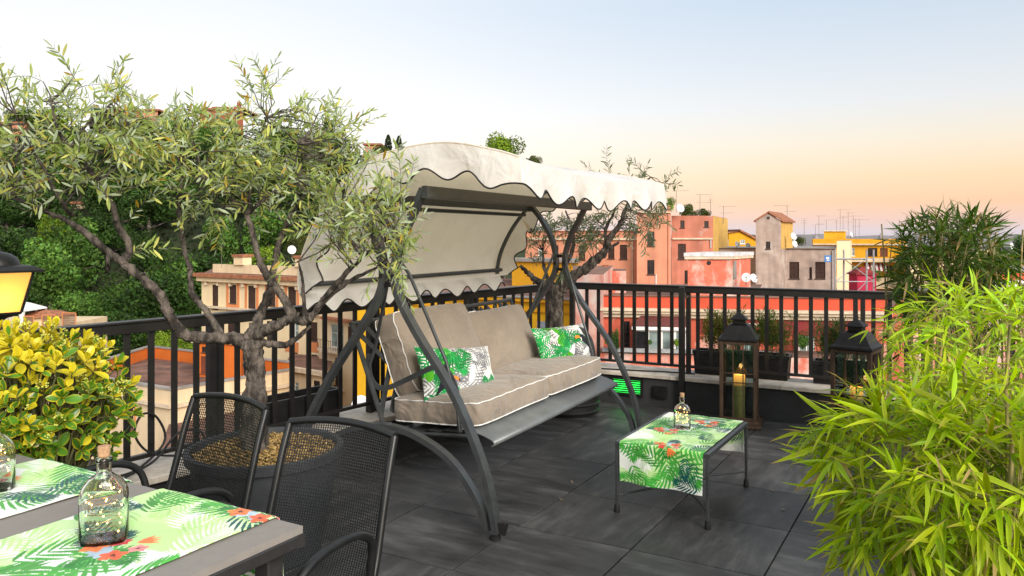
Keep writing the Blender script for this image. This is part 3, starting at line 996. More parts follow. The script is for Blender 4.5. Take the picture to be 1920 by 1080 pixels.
# ================================================================== DINING TABLE
DZ = 0.74
M_dtop = pm('taupe table top', (0.25, 0.23, 0.21), rough=0.55, var=0.05, scale=30, spec=0.3)
M_dframe = pm('table frame anthracite', (0.030, 0.029, 0.029), rough=0.4, var=0.15, scale=25)
dcS, dcT = -1.390, 1.412
DLEN, DWID = 2.0, 0.92
def DT(s, t, z): return ST(dcS + s, dcT + t, z)      # s <= 0 to the left, t <= 0 to the viewer
dt = thing('dining_table', 'dark framed dining table with taupe top in the near corner', 'table', DT(-DLEN/2, -DWID/2, 0))
m = MB(); m.beam(DT(-DLEN+0.004, -DWID/2, DZ-0.009), DT(-0.004, -DWID/2, DZ-0.009), DWID-0.008, 0.018, bev=0.001); part('table_top', m, M_dtop, dt)
m = MB()
for t in (-0.0125, -DWID+0.0125):
    m.beam(DT(-DLEN, t, DZ-0.034), DT(0, t, DZ-0.034), 0.025, 0.0315, bev=0.003)
for s in (-0.0125, -DLEN+0.0125):
    m.beam(DT(s, -0.025, DZ-0.0341), DT(s, -DWID+0.025, DZ-0.0341), 0.025, 0.031, bev=0.003)
part('table_frame', m, M_dframe, dt)
for s in (-0.06, -DLEN+0.06):
    for t in (-0.06, -DWID+0.06):
        m = MB(); m.beam(DT(s, t, 0.001), DT(s, t, DZ-0.0505), 0.05, 0.05, up=AX, bev=0.004); part('leg', m, M_dframe, dt)
cell = 0.0024
dpath = [(0.012, DZ-0.26), (0.010, DZ-0.05), (0.006, DZ-0.004), (-0.002, DZ+0.0022), (-0.012, DZ+0.0035), (-DWID+0.012, DZ+0.0035), (-DWID+0.002, DZ+0.0022), (-DWID-0.006, DZ-0.004), (-DWID-0.010, DZ-0.05), (-DWID-0.012, DZ-0.20)]
dlen = DWID + 0.46
DRW = 0.443
for (cs, lab, seed, fl_) in ((-1.707+1.390, 'palm leaf runner nearest the free end of the dining table', 21, ((0.62, 0.43), (0.2, 0.66), (0.86, 0.20))),
                           (-2.298+1.390, 'palm leaf runner across the dining table, second from its free end', 34, ((0.25, 0.36), (0.70, 0.55)))):
    img = tropical(int(DRW/cell), int(dlen/cell), cell, seed, flowers=fl_)
    runner('table_runner', lab, tuple(DT(cs, 0, 0)), AX, BX, dpath, DRW, img, seed)
bp_ = P3(195, 1019, 1.800)
bottle((bp_.x, bp_.y, DZ+0.0045), 0.35, 'corked glass bottle standing on the nearest palm leaf runner', 'tiny warm fairy lights inside the nearest bottle', 0.207, 0.104, 0.066, 7)
bp_ = P3(-12, 921, 2.165)
bottle((bp_.x, bp_.y, DZ+0.0045), 0.2, 'glass bottle cut by the left edge of the picture', 'tiny warm fairy lights inside the bottle at the left edge', 0.207, 0.104, 0.066, 9)

# ================================================================== MESH CHAIRS
def chair_surface(a, b):
    """a in -1..1 across, b 0..1 from the front of the seat to the top of the back; local x right, y back, z up"""
    prof = [(-0.235, 0.425), (-0.20, 0.445), (-0.05, 0.435), (0.10, 0.425), (0.175, 0.445), (0.215, 0.52), (0.245, 0.62), (0.285, 0.76), (0.318, 0.855)]
    k = b*(len(prof)-1); i = min(int(k), len(prof)-2); t = k-i
    p = [np.array(prof[max(min(j, len(prof)-1), 0)]) for j in (i-1, i, i+1, i+2)]
    q = 0.5*((2*p[1]) + (p[2]-p[0])*t + (2*p[0]-5*p[1]+4*p[2]-p[3])*t*t + (3*p[1]-p[0]-3*p[2]+p[3])*t**3)
    w = 0.215 + (0.0 if b < 0.55 else -0.012*(b-0.55)/0.45)
    y, z = q
    y += 0.022*(1-a*a)*(1 if b > 0.5 else 0)*min((b-0.5)*5, 1) if b > 0.5 else 0
    z += -0.012*(1-a*a) if b < 0.45 else 0
    z += 0.018*(1-a*a)*max(0, (b-0.9)/0.1)
    return Vector((a*w, y, z))
def make_chair(label):
    th = thing('mesh_chair', label, 'chair', (0, 0, 0), group='black mesh chairs at the dining table')
    nu, nv = 46, 116
    hole = 0.72
    pts = [[chair_surface(-0.965 + 1.93*i/nu, j/nv) for i in range(nu+1)] for j in range(nv+1)]
    vs = [p for row in pts for p in row]
    fs = []
    w = nu+1
    for j in range(nv):
        for i in range(nu):
            c4 = [j*w+i, j*w+i+1, (j+1)*w+i+1, (j+1)*w+i]
            cc = (vs[c4[0]] + vs[c4[1]] + vs[c4[2]] + vs[c4[3]])/4
            o = len(vs)
            for q in c4: vs.append(cc + (vs[q]-cc)*hole)
            for e in range(4):
                fs.append((c4[e], c4[(e+1) % 4], o+(e+1) % 4, o+e))
    m = MB(); m.add(vs, fs)
    me = mesh_from('mesh_panel', m.v, m.f, fix=False); me.materials.append(M_chair)
    o = link('mesh_panel', me, th); o['kind'] = 'stuff'
    md = o.modifiers.new('thickness', 'SOLIDIFY'); md.thickness = 0.0016; md.offset = 0
    # frame round the sheet
    for s in (-1, 1):
        m = MB(); m.tube([chair_surface(s, k/40) for k in range(41)], 0.0115, 8)
        part('side_rail', m, M_chair, th, smooth=60)
    m = MB(); m.tube([chair_surface(-1 + k/8, 1.0) for k in range(17)], 0.0115, 8); part('top_rail', m, M_chair, th, smooth=60)
    m = MB(); m.tube([chair_surface(-1 + k/8, 0.0) for k in range(17)], 0.0115, 8); part('front_rail', m, M_chair, th, smooth=60)
    for s in (-1, 1):
        x = s*0.225
        arm = [(x-s*0.005, 0.165, 0.45), (x+s*0.015, 0.155, 0.54), (x+s*0.03, 0.135, 0.615), (x+s*0.036, 0.07, 0.655), (x+s*0.038, -0.03, 0.662), (x+s*0.038, -0.12, 0.645), (x+s*0.034, -0.185, 0.59), (x+s*0.03, -0.205, 0.50), (x+s*0.026, -0.212, 0.38), (x+s*0.025, -0.22, 0.20), (x+s*0.025, -0.225, 0.004)]
        m = MB(); m.tube([Vector(p) for p in crom(arm, 6)], 0.0125, 8); part('arm_and_front_leg', m, M_chair, th, smooth=60)
        rl = [(x-s*0.012, 0.135, 0.432), (x+s*0.01, 0.19, 0.30), (x+s*0.02, 0.245, 0.12), (x+s*0.02, 0.27, 0.004)]
        m = MB(); m.tube([Vector(p) for p in crom(rl, 5)], 0.0115, 8); part('rear_leg', m, M_chair, th, smooth=60)
    m = MB(); m.tube([(-0.228, -0.2, 0.418), (0.228, -0.2, 0.418)], 0.009, 8); part('seat_brace', m, M_chair, th, smooth=60)
    return th
ch = make_chair('black mesh armchair pulled up to the free end of the dining table')
cpos = ST(-1.640, 1.515)
ch.location = (cpos.x, cpos.y, 0); ch.rotation_euler = (0, 0, math.atan2(BX.y, BX.x) + R(3))
c2 = copy_tree(ch); c2['label'] = 'black mesh armchair beside the olive tree pot'
cpos = ST(-2.280, 1.60)
c2.location = (cpos.x, cpos.y, 0); c2.rotation_euler = (0, 0, math.atan2(BX.y, BX.x) + R(-4))

# ================================================================== GARDEN SWING
SA = R(28.0)
sw_t = Vector((math.sin(SA), math.cos(SA), 0)); sw_r = Vector((-math.cos(SA), math.sin(SA), 0))
SF = Vector((-0.071, 3.726, 0)); SWL = 2.13
def SW(r_, t, z): return SF + sw_r*r_ + sw_t*t + Vector((0, 0, z))
M_canvas = None
def canvas():
    m, nt, b = _new('cream canvas')
    N, L = nt.nodes, nt.links
    tc = N.new('ShaderNodeTexCoord')
    n1 = N.new('ShaderNodeTexNoise'); n1.inputs['Scale'].default_value = 2.2; n1.inputs['Detail'].default_value = 8; n1.inputs['Roughness'].default_value = 0.65
    L.new(tc.outputs['Object'], n1.inputs['Vector'])
    rp = N.new('ShaderNodeValToRGB')
    rp.color_ramp.elements[0].position = 0.3; rp.color_ramp.elements[0].color = (0.74, 0.75, 0.75, 1)
    rp.color_ramp.elements[1].position = 0.52; rp.color_ramp.elements[1].color = (0.93, 0.94, 0.95, 1)
    L.new(n1.outputs['Fac'], rp.inputs[0])
    L.new(rp.outputs[0], b.inputs['Base Color'])
    b.inputs['Roughness'].default_value = 0.6
    b.inputs['Specular IOR Level'].default_value = 0.25
    tl = N.new('ShaderNodeBsdfTranslucent'); tl.inputs[0].default_value = (1.0, 0.83, 0.54, 1)
    mx = N.new('ShaderNodeMixShader'); mx.inputs[0].default_value = 0.42
    L.new(b.outputs[0], mx.inputs[1]); L.new(tl.outputs[0], mx.inputs[2])
    L.new(mx.outputs[0], N['Material Output'].inputs[0])
    mp = N.new('ShaderNodeMapping'); mp.inputs['Rotation'].default_value = (0.3, 0.2, SA); mp.inputs['Scale'].default_value = (3, 1, 2)
    L.new(tc.outputs['Object'], mp.inputs[0])
    n2 = N.new('ShaderNodeTexNoise'); n2.inputs['Scale'].default_value = 2.4; n2.inputs['Detail'].default_value = 3; n2.inputs['Distortion'].default_value = 0.6
    L.new(mp.outputs[0], n2.inputs['Vector'])
    bp = N.new('ShaderNodeBump'); bp.inputs['Strength'].default_value = 0.5; bp.inputs['Distance'].default_value = 0.05
    L.new(n2.outputs['Fac'], bp.inputs['Height']); L.new(bp.outputs[0], b.inputs['Normal'])
    return m
M_canvas = canvas()
M_slat_lit = pm('grey seat plate', (0.16, 0.175, 0.18), rough=0.4, var=0.12, scale=10, metal=0.2)  # paler than the swing steel: light on the upturned plate put into the colour
sg = thing('garden_swing', 'grey steel garden swing with a curved cream canopy', 'swing', SF)
def bar(name, pts, w, hgt, parent=sg, n=6, mat=None):
    """curved rectangular steel bar in the side plane"""
    pp = [Vector(p) for p in crom([tuple(p) for p in pts], n)]
    m = MB(); m.tube(pp, 0.01, 4, flat=(w/2, hgt/2), up=sw_t)
    return part(name, m, mat or M_swing, parent, smooth=30)
for t in (0.0, SWL):
    bar('front_leg', [SW(0.0, t, 0.03), SW(0.07, t, 0.32), SW(0.235, t, 0.66), SW(0.455, t, 0.95), SW(0.575, t, 1.14), SW(0.60, t, 1.27), SW(0.56, t, 1.43), SW(0.485, t, 1.57), SW(0.42, t, 1.69)], 0.028, 0.052)
    bar('rear_leg', [SW(1.31, t, 0.03), SW(1.24, t, 0.32), SW(1.05, t, 0.66), SW(0.83, t, 0.95), SW(0.70, t, 1.14), SW(0.672, t, 1.27), SW(0.71, t, 1.43), SW(0.79, t, 1.57), SW(0.88, t, 1.68)], 0.028, 0.052)
    bar('arch_brace', [SW(0.055, t, 0.03), SW(0.10, t, 0.16), SW(0.25, t, 0.335), SW(0.45, t, 0.435), SW(0.655, t, 0.468), SW(0.86, t, 0.435), SW(1.06, t, 0.335), SW(1.21, t, 0.16), SW(1.255, t, 0.03)], 0.028, 0.045)
    for z in (1.20, 1.30):
        for s in (-1, 1):
            m = MB(); q = SW(0.635, t + s*0.019, z)
            m.obox(SW(0.635, t, z), sw_r*0.03, sw_t*0.008, (0, 0, 0.012))
            if s == -1: part('clamp_plate', m, M_black, sg)
    for rr in (0.598, 0.674):
        m = MB(); q = SW(rr, t-0.014, 1.245)
        m.tube([q, q - sw_t*0.012], 0.013, 10); part('bolt', m, M_black, sg, smooth=50)
    for rr in (0.0, 1.31):
        k = 0.02 if rr == 0 else -0.02
        m = MB(); m.lathe([(0.027, 0.0), (0.027, 0.014), (0.016, 0.018), (0.016, 0.034)], 14, SW(rr+k*0.5, t, 0.001))
        m.obox(SW(rr - k*1.3, t, 0.055), sw_r*0.026, sw_t*0.006, Vector((0, 0, 0.028)) + sw_r*(-0.008 if rr == 0 else 0.008))
        part('foot', m, M_rubber, sg)
# cross beams under the canopy
def cross(name, rr, z, w, hgt, t0=0.0, t1=SWL):
    m = MB(); m.beam(SW(rr, t0, z), SW(rr, t1, z), w, hgt, bev=0.004); return part(name, m, M_swing, sg)
cross('canopy_beam', 0.405, 1.672, 0.035, 0.062, -0.02, SWL+0.02)
cross('canopy_beam', 0.90, 1.665, 0.03, 0.05, -0.02, SWL+0.02)
# canopy: cross-section of the shell (r, z)
prof = [(-0.15, 1.815), (-0.02, 1.855), (0.25, 1.905), (0.55, 1.885), (0.80, 1.81), (1.02, 1.61), (1.155, 1.40), (1.205, 1.23), (1.195, 1.135)]
pc = [tuple(p) for p in crom(prof, 6)]
T0, T1 = -0.06, SWL+0.06
def shell(i, tt):
    r_, z = pc[i]
    bow = math.sin(math.pi*tt)
    f = i/(len(pc)-1)
    sag = 0.028*bow*(1.2-f) + 0.010*math.sin(math.pi*tt*2)*(1-f)
    crease = 0.006*math.sin(tt*22 + f*9)*bow
    return SW(r_ + 0.02*bow*(f-0.5), T0 + (T1-T0)*tt, z - sag + crease)
nt_ = 36
m = MB()
vs = [shell(i, k/nt_) for k in range(nt_+1) for i in range(len(pc))]
w = len(pc)
m.add(vs, [(k*w+i, k*w+i+1, (k+1)*w+i+1, (k+1)*w+i) for k in range(nt_) for i in range(w-1)])
cn = part('canopy', m, M_canvas, sg, smooth=70)
WAVE = 0.262
def scallop(dist, depth, amp=0.028):
    return depth + amp*math.cos(2*math.pi*dist/WAVE)
def trim_tube(pts, parent):
    m = MB(); m.tube(pts, 0.0045, 6); part('trim', m, M_black, parent, smooth=60)
# front valance and rear hem
edge = [shell(0, k/90) for k in range(91)]
rows = 5
def valance_front():
    m = MB(); vs = []; low = []
    for k, p in enumerate(edge):
        dist = (T1-T0)*k/90
        dep = scallop(dist + 0.13, 0.150)
        for j in range(rows+1):
            g = j/rows
            fl = 0.02*math.sin(dist*15)*g*g + 0.012*math.sin(dist*4.1+1)*g
            ce = max(0, 1-k/6) - max(0, 1-(90-k)/6)
            vs.append(p + Vector((0, 0, -dep*g)) - sw_r*(0.012*math.sin(g*1.5) + fl) - sw_t*0.016*math.sin(g*1.6)*ce)
        low.append(vs[-1])
    n = rows+1
    m.add(vs, [(k*n+j, k*n+j+1, (k+1)*n+j+1, (k+1)*n+j) for k in range(90) for j in range(rows)])
    v = part('valance', m, M_canvas, cn, smooth=70)
    trim_tube(low, v)
valance_front()
def valance_rear():
    m = MB(); vs = []; low = []
    for k in range(91):
        p = shell(len(pc)-1, k/90)
        dist = (T1-T0)*k/90
        dep = scallop(dist + 0.05, 0.075, 0.030)
        for j in range(rows+1):
            g = j/rows
            vs.append(p + Vector((0, 0, -dep*g)) - sw_r*(0.06*g + 0.012*math.sin(dist*13)*g))
        low.append(vs[-1])
    n = rows+1
    m.add(vs, [(k*n+j, k*n+j+1, (k+1)*n+j+1, (k+1)*n+j) for k in range(90) for j in range(rows)])
    v = part('valance', m, M_canvas, cn, smooth=70)
    trim_tube(low, v)
valance_rear()
# end valances follow the cross-section, hanging inward
fine = [np.array(p) for p in crom(prof, 24)]
sl = np.concatenate([[0], np.cumsum([np.linalg.norm(fine[i+1]-fine[i]) for i in range(len(fine)-1)])])
for side, tt, ts in ((-1, T0, 0.0), (1, T1, 1.0)):
    m = MB(); vs = []; low = []
    N_ = len(fine)
    for i in range(N_):
        tg = fine[min(i+1, N_-1)] - fine[max(i-1, 0)]; tg = tg/np.linalg.norm(tg)
        nrm = np.array((tg[1], -tg[0]))        # toward the inside of the shell
        if nrm[1] > 0 and i < N_*0.6: nrm = -nrm
        dirn = 0.5*nrm + 0.5*np.array((-0.10 if i > N_*0.55 else 0.0, -1.0)); dirn /= np.linalg.norm(dirn)
        if i > N_*0.62:
            dirn = nrm if nrm[0] < 0 else -nrm
        cw = max(0.0, 1-i/14)
        dirn = dirn*(1-cw) + np.array((0.0, -1.0))*cw; dirn /= np.linalg.norm(dirn)
        dep = scallop(sl[i] + (0.13 if side < 0 else 0.10), 0.152)
        blend = min(1.0, (N_-1-i)/10.0)
        dep = dep*(0.45+0.55*blend)
        fi = i/(N_-1)
        pi_ = fi*(len(pc)-1); i0 = min(int(pi_), len(pc)-2)
        p = shell(i0, ts).lerp(shell(i0+1, ts), pi_-i0)
        for j in range(rows+1):
            g = j/rows
            q = dirn*dep*g
            vs.append(p + sw_r*(q[0] - cw*(0.012*math.sin(g*1.5) + 0.010*g)) + Vector((0, 0, q[1])) + sw_t*side*(0.016*math.sin(g*1.6) + 0.014*math.sin(sl[i]*14)*g))
        low.append(vs[-1])
    n = rows+1
    m.add(vs, [(k*n+j, k*n+j+1, (k+1)*n+j+1, (k+1)*n+j) for k in range(N_-1) for j in range(rows)])
    v = part('valance', m, M_canvas, cn, smooth=70)
    trim_tube(low, v)
    # seam where canopy meets the end panel
    m = MB(); m.tube([shell(i, ts) + Vector((0, 0, 0.003)) for i in range(len(pc))], 0.004, 5); part('seam', m, M_canvas, cn, smooth=60)
# canopy frame: end ribs and two lengthwise bars
for t in (0.0, SWL):
    pts = [SW(r_*0.985 - 0.004, t, z-0.036) for r_, z in pc[2:-4]]
    m = MB(); m.tube(pts, 0.01, 4, flat=(0.010, 0.014), up=sw_t); part('canopy_rib', m, M_swing, sg, smooth=30)
for (r_, z, rad) in ((0.955, 1.615, 0.013), (1.165, 1.185, 0.015), (-0.12, 1.775, 0.012)):
    m = MB(); m.tube([SW(r_, -0.03, z), SW(r_, SWL+0.03, z)], rad, 8); part('canopy_bar', m, M_swing, sg, smooth=60)
# hangers
for t, tin in ((0.0, 0.17), (SWL, SWL-0.10)):
    m = MB(); m.tube([SW(0.60, t, 1.36), SW(0.57, (t+tin)/2, 1.25), SW(0.40, tin, 0.80), SW(0.335, tin, 0.60), SW(0.315, tin, 0.44)], 0.0095, 8); part('hanger', m, M_swing, sg, smooth=60)
    m = MB(); m.tube([SW(0.67, t, 1.36), SW(0.70, (t+tin)/2, 1.25), SW(0.86, tin, 0.84), SW(0.90, tin, 0.74)], 0.0095, 8); part('hanger', m, M_swing, sg, smooth=60)
    arm = [SW(0.905, tin, 0.80), SW(0.90, tin, 0.70), SW(0.86, tin, 0.635), SW(0.78, tin, 0.625), SW(0.62, tin, 0.695), SW(0.47, tin, 0.765), SW(0.40, tin, 0.755), SW(0.345, tin, 0.68), SW(0.322, tin, 0.56), SW(0.315, tin, 0.44)]
    pp = [Vector(p) for p in crom([tuple(p) for p in arm], 6)]
    m = MB(); m.tube(pp, 0.01, 4, flat=(0.014, 0.005), up=sw_t); part('armrest', m, M_swing, sg, smooth=30)
# seat pan: curved front slat, frame and slats; lattice back
TA, TB = 0.22, SWL-0.13
m = MB()
sp = [(0.152, 0.378), (0.140, 0.386), (0.142, 0.398), (0.165, 0.410), (0.22, 0.427), (0.29, 0.441), (0.345, 0.440)]
sp = [tuple(p) for p in crom(sp, 4)]
vs = [SW(r_, t, z) for t in (TA-0.01, TB+0.01) for r_, z in sp]
w = len(sp)
m.add(vs, [(i, i+1, w+i+1, w+i) for i in range(w-1)])
fs_ = part('seat_front', m, M_slat_lit, sg, smooth=60); thicken(fs_, 0.007, 1)
for k in range(4):
    m = MB(); r_ = 0.40 + k*0.105
    m.beam(SW(r_, TA, 0.425-0.012*k), SW(r_, TB, 0.425-0.012*k), 0.07, 0.006, bev=0.001); part('seat_slat', m, M_swing, sg)
for t in (TA, (TA+TB)/2, TB):
    m = MB(); m.tube([SW(0.24, t, 0.414), SW(0.5, t, 0.395), SW(0.74, t, 0.375), SW(0.80, t, 0.42)], 0.011, 8); part('seat_rail', m, M_swing, sg, smooth=50)
def BK(x, y): # back plane: x along the seat, y up the back 0..1
    return SW(0.775 + 0.20*y + 0.03*y*y, x, 0.40 + 0.56*y)
bkn = (BK(0, 0.6)-BK(0, 0.4)).cross(sw_t).normalized()
m = MB()
m.tube([BK(x, 1.0) + sw_r*0.02 for x in (TA-0.06, TB+0.06)], 0.014, 8)
part('back_top_rail', m, M_swing, sg, smooth=60)
for x in (TA-0.07, TA+0.17, (TA+TB)/2, TB-0.17, TB+0.02):
    m = MB(); m.beam(BK(x, 0.0), BK(x, 0.99), 0.030, 0.010, up=bkn); part('back_post', m, M_swing, sg)
nd = 18
for s in (-1, 1):
    for k in range(nd):
        x0 = TA-0.07 + (TB-TA)*k/nd
        x1 = x0 + s*0.17
        a, b = (x0, 0.14), (x1 if s > 0 else x0-0.0, 0.96)
        lo_, hi_ = TA-0.02, TB+0.02
        if s > 0: a, b = (x0, 0.14), (min(x0+0.42, hi_), 0.14 + 0.82*(min(x0+0.42, hi_)-x0)/0.42)
        else: a, b = (x0, 0.96), (min(x0+0.42, hi_), 0.96 - 0.82*(min(x0+0.42, hi_)-x0)/0.42)
        if b[0]-a[0] < 0.03: continue
        m = MB(); m.beam(BK(*a) + bkn*0.004*s, BK(*b) + bkn*0.004*s, 0.034, 0.005, up=bkn); part('back_lattice', m, M_swing, sg)

# ---- cushions
def fabric(name, col):
    m, nt, b = _new(name)
    N, L = nt.nodes, nt.links
    tc = N.new('ShaderNodeTexCoord')
    nz = N.new('ShaderNodeTexNoise'); nz.inputs['Scale'].default_value = 5; nz.inputs['Detail'].default_value = 5
    L.new(tc.outputs['Object'], nz.inputs['Vector'])
    rp = N.new('ShaderNodeValToRGB'); c = np.array(col)
    rp.color_ramp.elements[0].position = 0.3; rp.color_ramp.elements[0].color = (*c*0.88, 1)
    rp.color_ramp.elements[1].position = 0.7; rp.color_ramp.elements[1].color = (*c*1.1, 1)
    L.new(nz.outputs['Fac'], rp.inputs[0]); L.new(rp.outputs[0], b.inputs['Base Color'])
    b.inputs['Roughness'].default_value = 0.85; b.inputs['Specular IOR Level'].default_value = 0.15; b.inputs['Sheen Weight'].default_value = 0.25
    wv = N.new('ShaderNodeTexNoise'); wv.inputs['Scale'].default_value = 700
    L.new(tc.outputs['Object'], wv.inputs['Vector'])
    n2 = N.new('ShaderNodeTexNoise'); n2.inputs['Scale'].default_value = 7; n2.inputs['Detail'].default_value = 2; n2.inputs['Distortion'].default_value = 1.0
    L.new(tc.outputs['Object'], n2.inputs['Vector'])
    ad = N.new('ShaderNodeMath'); ad.operation = 'MULTIPLY_ADD'; ad.inputs[1].default_value = 0.03
    L.new(wv.outputs['Fac'], ad.inputs[0]); L.new(n2.outputs['Fac'], ad.inputs[2])
    bp = N.new('ShaderNodeBump'); bp.inputs['Strength'].default_value = 0.7; bp.inputs['Distance'].default_value = 0.05
    L.new(ad.outputs[0], bp.inputs['Height']); L.new(bp.outputs[0], b.inputs['Normal'])
    return m
M_taupe = fabric('taupe cushion fabric', (0.265, 0.220, 0.175))
M_piping = fabric('white piping', (0.80, 0.80, 0.78))
def cushion(name, label, cat, c, ex, ey, ez, sx, sy, sz, seed, piping='all', puff=0.75, pleat=True):
    """box cushion: sx, sy, sz full sizes along ex, ey (big face) and ez (thickness)"""
    rg = random.Random(seed)
    c, ex, ey, ez = map(Vector, (c, ex, ey, ez))
    ph = [rg.uniform(0, 6.28) for _ in range(6)]
    nx, ny, nz_ = 64, 30, 6
    def shape(x, y, z):   # unit cube -1..1
        # rounded box with domed faces and gathered edges
        r_ = 0.10
        fx = (1-abs(x)**3.2); fy = (1-abs(y)**3.2)
        dome = 1.0 + puff*0.85*(max(fx, 0)*max(fy, 0))**0.7
        zz = z*dome
        side = max(abs(x), abs(y))
        inset = 0.035*(1-z*z)*-1     # side walls bulge out a little
        g = 0
        if pleat:
            g = 0.012*math.sin(x*21+ph[0])*abs(y)**8 + 0.012*math.sin(y*17+ph[1])*abs(x)**8
        xx = x*(1 - 0.02*abs(y)**6 - inset*0.5*abs(x)**6) + 0.010*math.sin(y*3+ph[2])*x + g*0.5
        yy = y*(1 - 0.02*abs(x)**6 - inset*0.5*abs(y)**6) + 0.012*math.sin(x*3.3+ph[3])*y + g*0.5
        gat = 0.016*(1-z*z)*(math.sin(x*34+ph[0]) + 0.7*math.sin(x*53+ph[1]))*abs(y)**12 if pleat else 0
        yy += gat*math.copysign(1, y)
        zz += 0.05*math.sin(x*2.7+ph[4])*math.sin(y*3.1+ph[5])*0.5 + g*1.2*z
        corner = (abs(x)*abs(y))**10
        xx *= 1-0.03*corner; yy *= 1-0.03*corner
        return c + ex*xx*sx/2 + ey*yy*sy/2 + ez*zz*sz/2
    m = MB()
    pts = {}
    vs = []
    def vid(i, j, k):
        if (i, j, k) not in pts:
            pts[(i, j, k)] = len(vs)
            vs.append(shape(-1+2*i/nx, -1+2*j/ny, -1+2*k/nz_))
        return pts[(i, j, k)]
    fs = []
    for i in range(nx):
        for j in range(ny):
            for k in (0, nz_):
                f = [vid(i, j, k), vid(i+1, j, k), vid(i+1, j+1, k), vid(i, j+1, k)]
                fs.append(f if k else f[::-1])
    for k in range(nz_):
        for i in range(nx):
            for j in (0, ny): fs.append([vid(i, j, k), vid(i+1, j, k), vid(i+1, j, k+1), vid(i, j, k+1)])
        for j in range(ny):
            for i in (0, nx): fs.append([vid(i, j, k), vid(i, j+1, k), vid(i, j+1, k+1), vid(i, j, k+1)])
    th = thing(name, label, cat, c - Vector((0, 0, sz/2)))
    m.add(vs, [tuple(f) for f in fs])
    body = part('cover', m, M_taupe, th, smooth=180)
    body.modifiers.new('smooth', 'SUBSURF').render_levels = 1
    if piping:
        for z in (-1, 1):
            loop = []
            for i in range(nx): loop.append(shape(-1+2*i/nx, -1, z))
            for j in range(ny): loop.append(shape(1, -1+2*j/ny, z))
            for i in range(nx): loop.append(shape(1-2*i/nx, 1, z))
            for j in range(ny): loop.append(shape(-1, 1-2*j/ny, z))
            if piping == 'near':      # only the edge at the near end shows its white cord
                loop = [shape(-1+0.10*(3-i), 1, z) for i in range(3)] + [shape(-1, 1-2*j/ny, z) for j in range(ny+1)] + [shape(-1+0.10*(i+1), -1, z) for i in range(3)]
            m = MB(); m.tube(loop, 0.0034, 6, closed=piping == 'all'); part('piping', m, M_piping, th, smooth=60)
    return th
half = (TB-TA)/2
seat_ex = sw_t
seat_ey = (sw_r*1.0 + Vector((0, 0, -0.06))).normalized()
seat_ez = seat_ex.cross(seat_ey) if seat_ex.cross(seat_ey).z > 0 else -seat_ex.cross(seat_ey)
for k, lab in ((0, 'taupe seat cushion with white piping at the near end of the swing'), (1, 'taupe seat cushion with white piping at the far end of the swing')):
    cushion('seat_cushion', lab, 'cushion', SW(0.515, TA + half*(k+0.5), 0.508), seat_ex, seat_ey, seat_ez, half-0.004, 0.56, 0.115, 3+k)
bk_up = (BK(0, 0.8)-BK(0, 0.2)).normalized()
bk_n = sw_t.cross(bk_up); bk_n = bk_n if bk_n.dot(sw_r) < 0 else -bk_n
bl = half*0.90
for k, lab in ((0, 'taupe back cushion at the near end of the swing'), (1, 'taupe back cushion at the far end of the swing')):
    tcen = TA + 0.09 + bl*(k+0.5) + 0.01*k
    cushion('back_cushion', lab, 'cushion', BK(tcen, 0.60) + bk_n*0.078 + Vector((0, 0, 0.01 - 0.075*k)), sw_t, bk_up, bk_n, bl-0.004, 0.48, 0.135, 12+k, piping='near', puff=1.25)

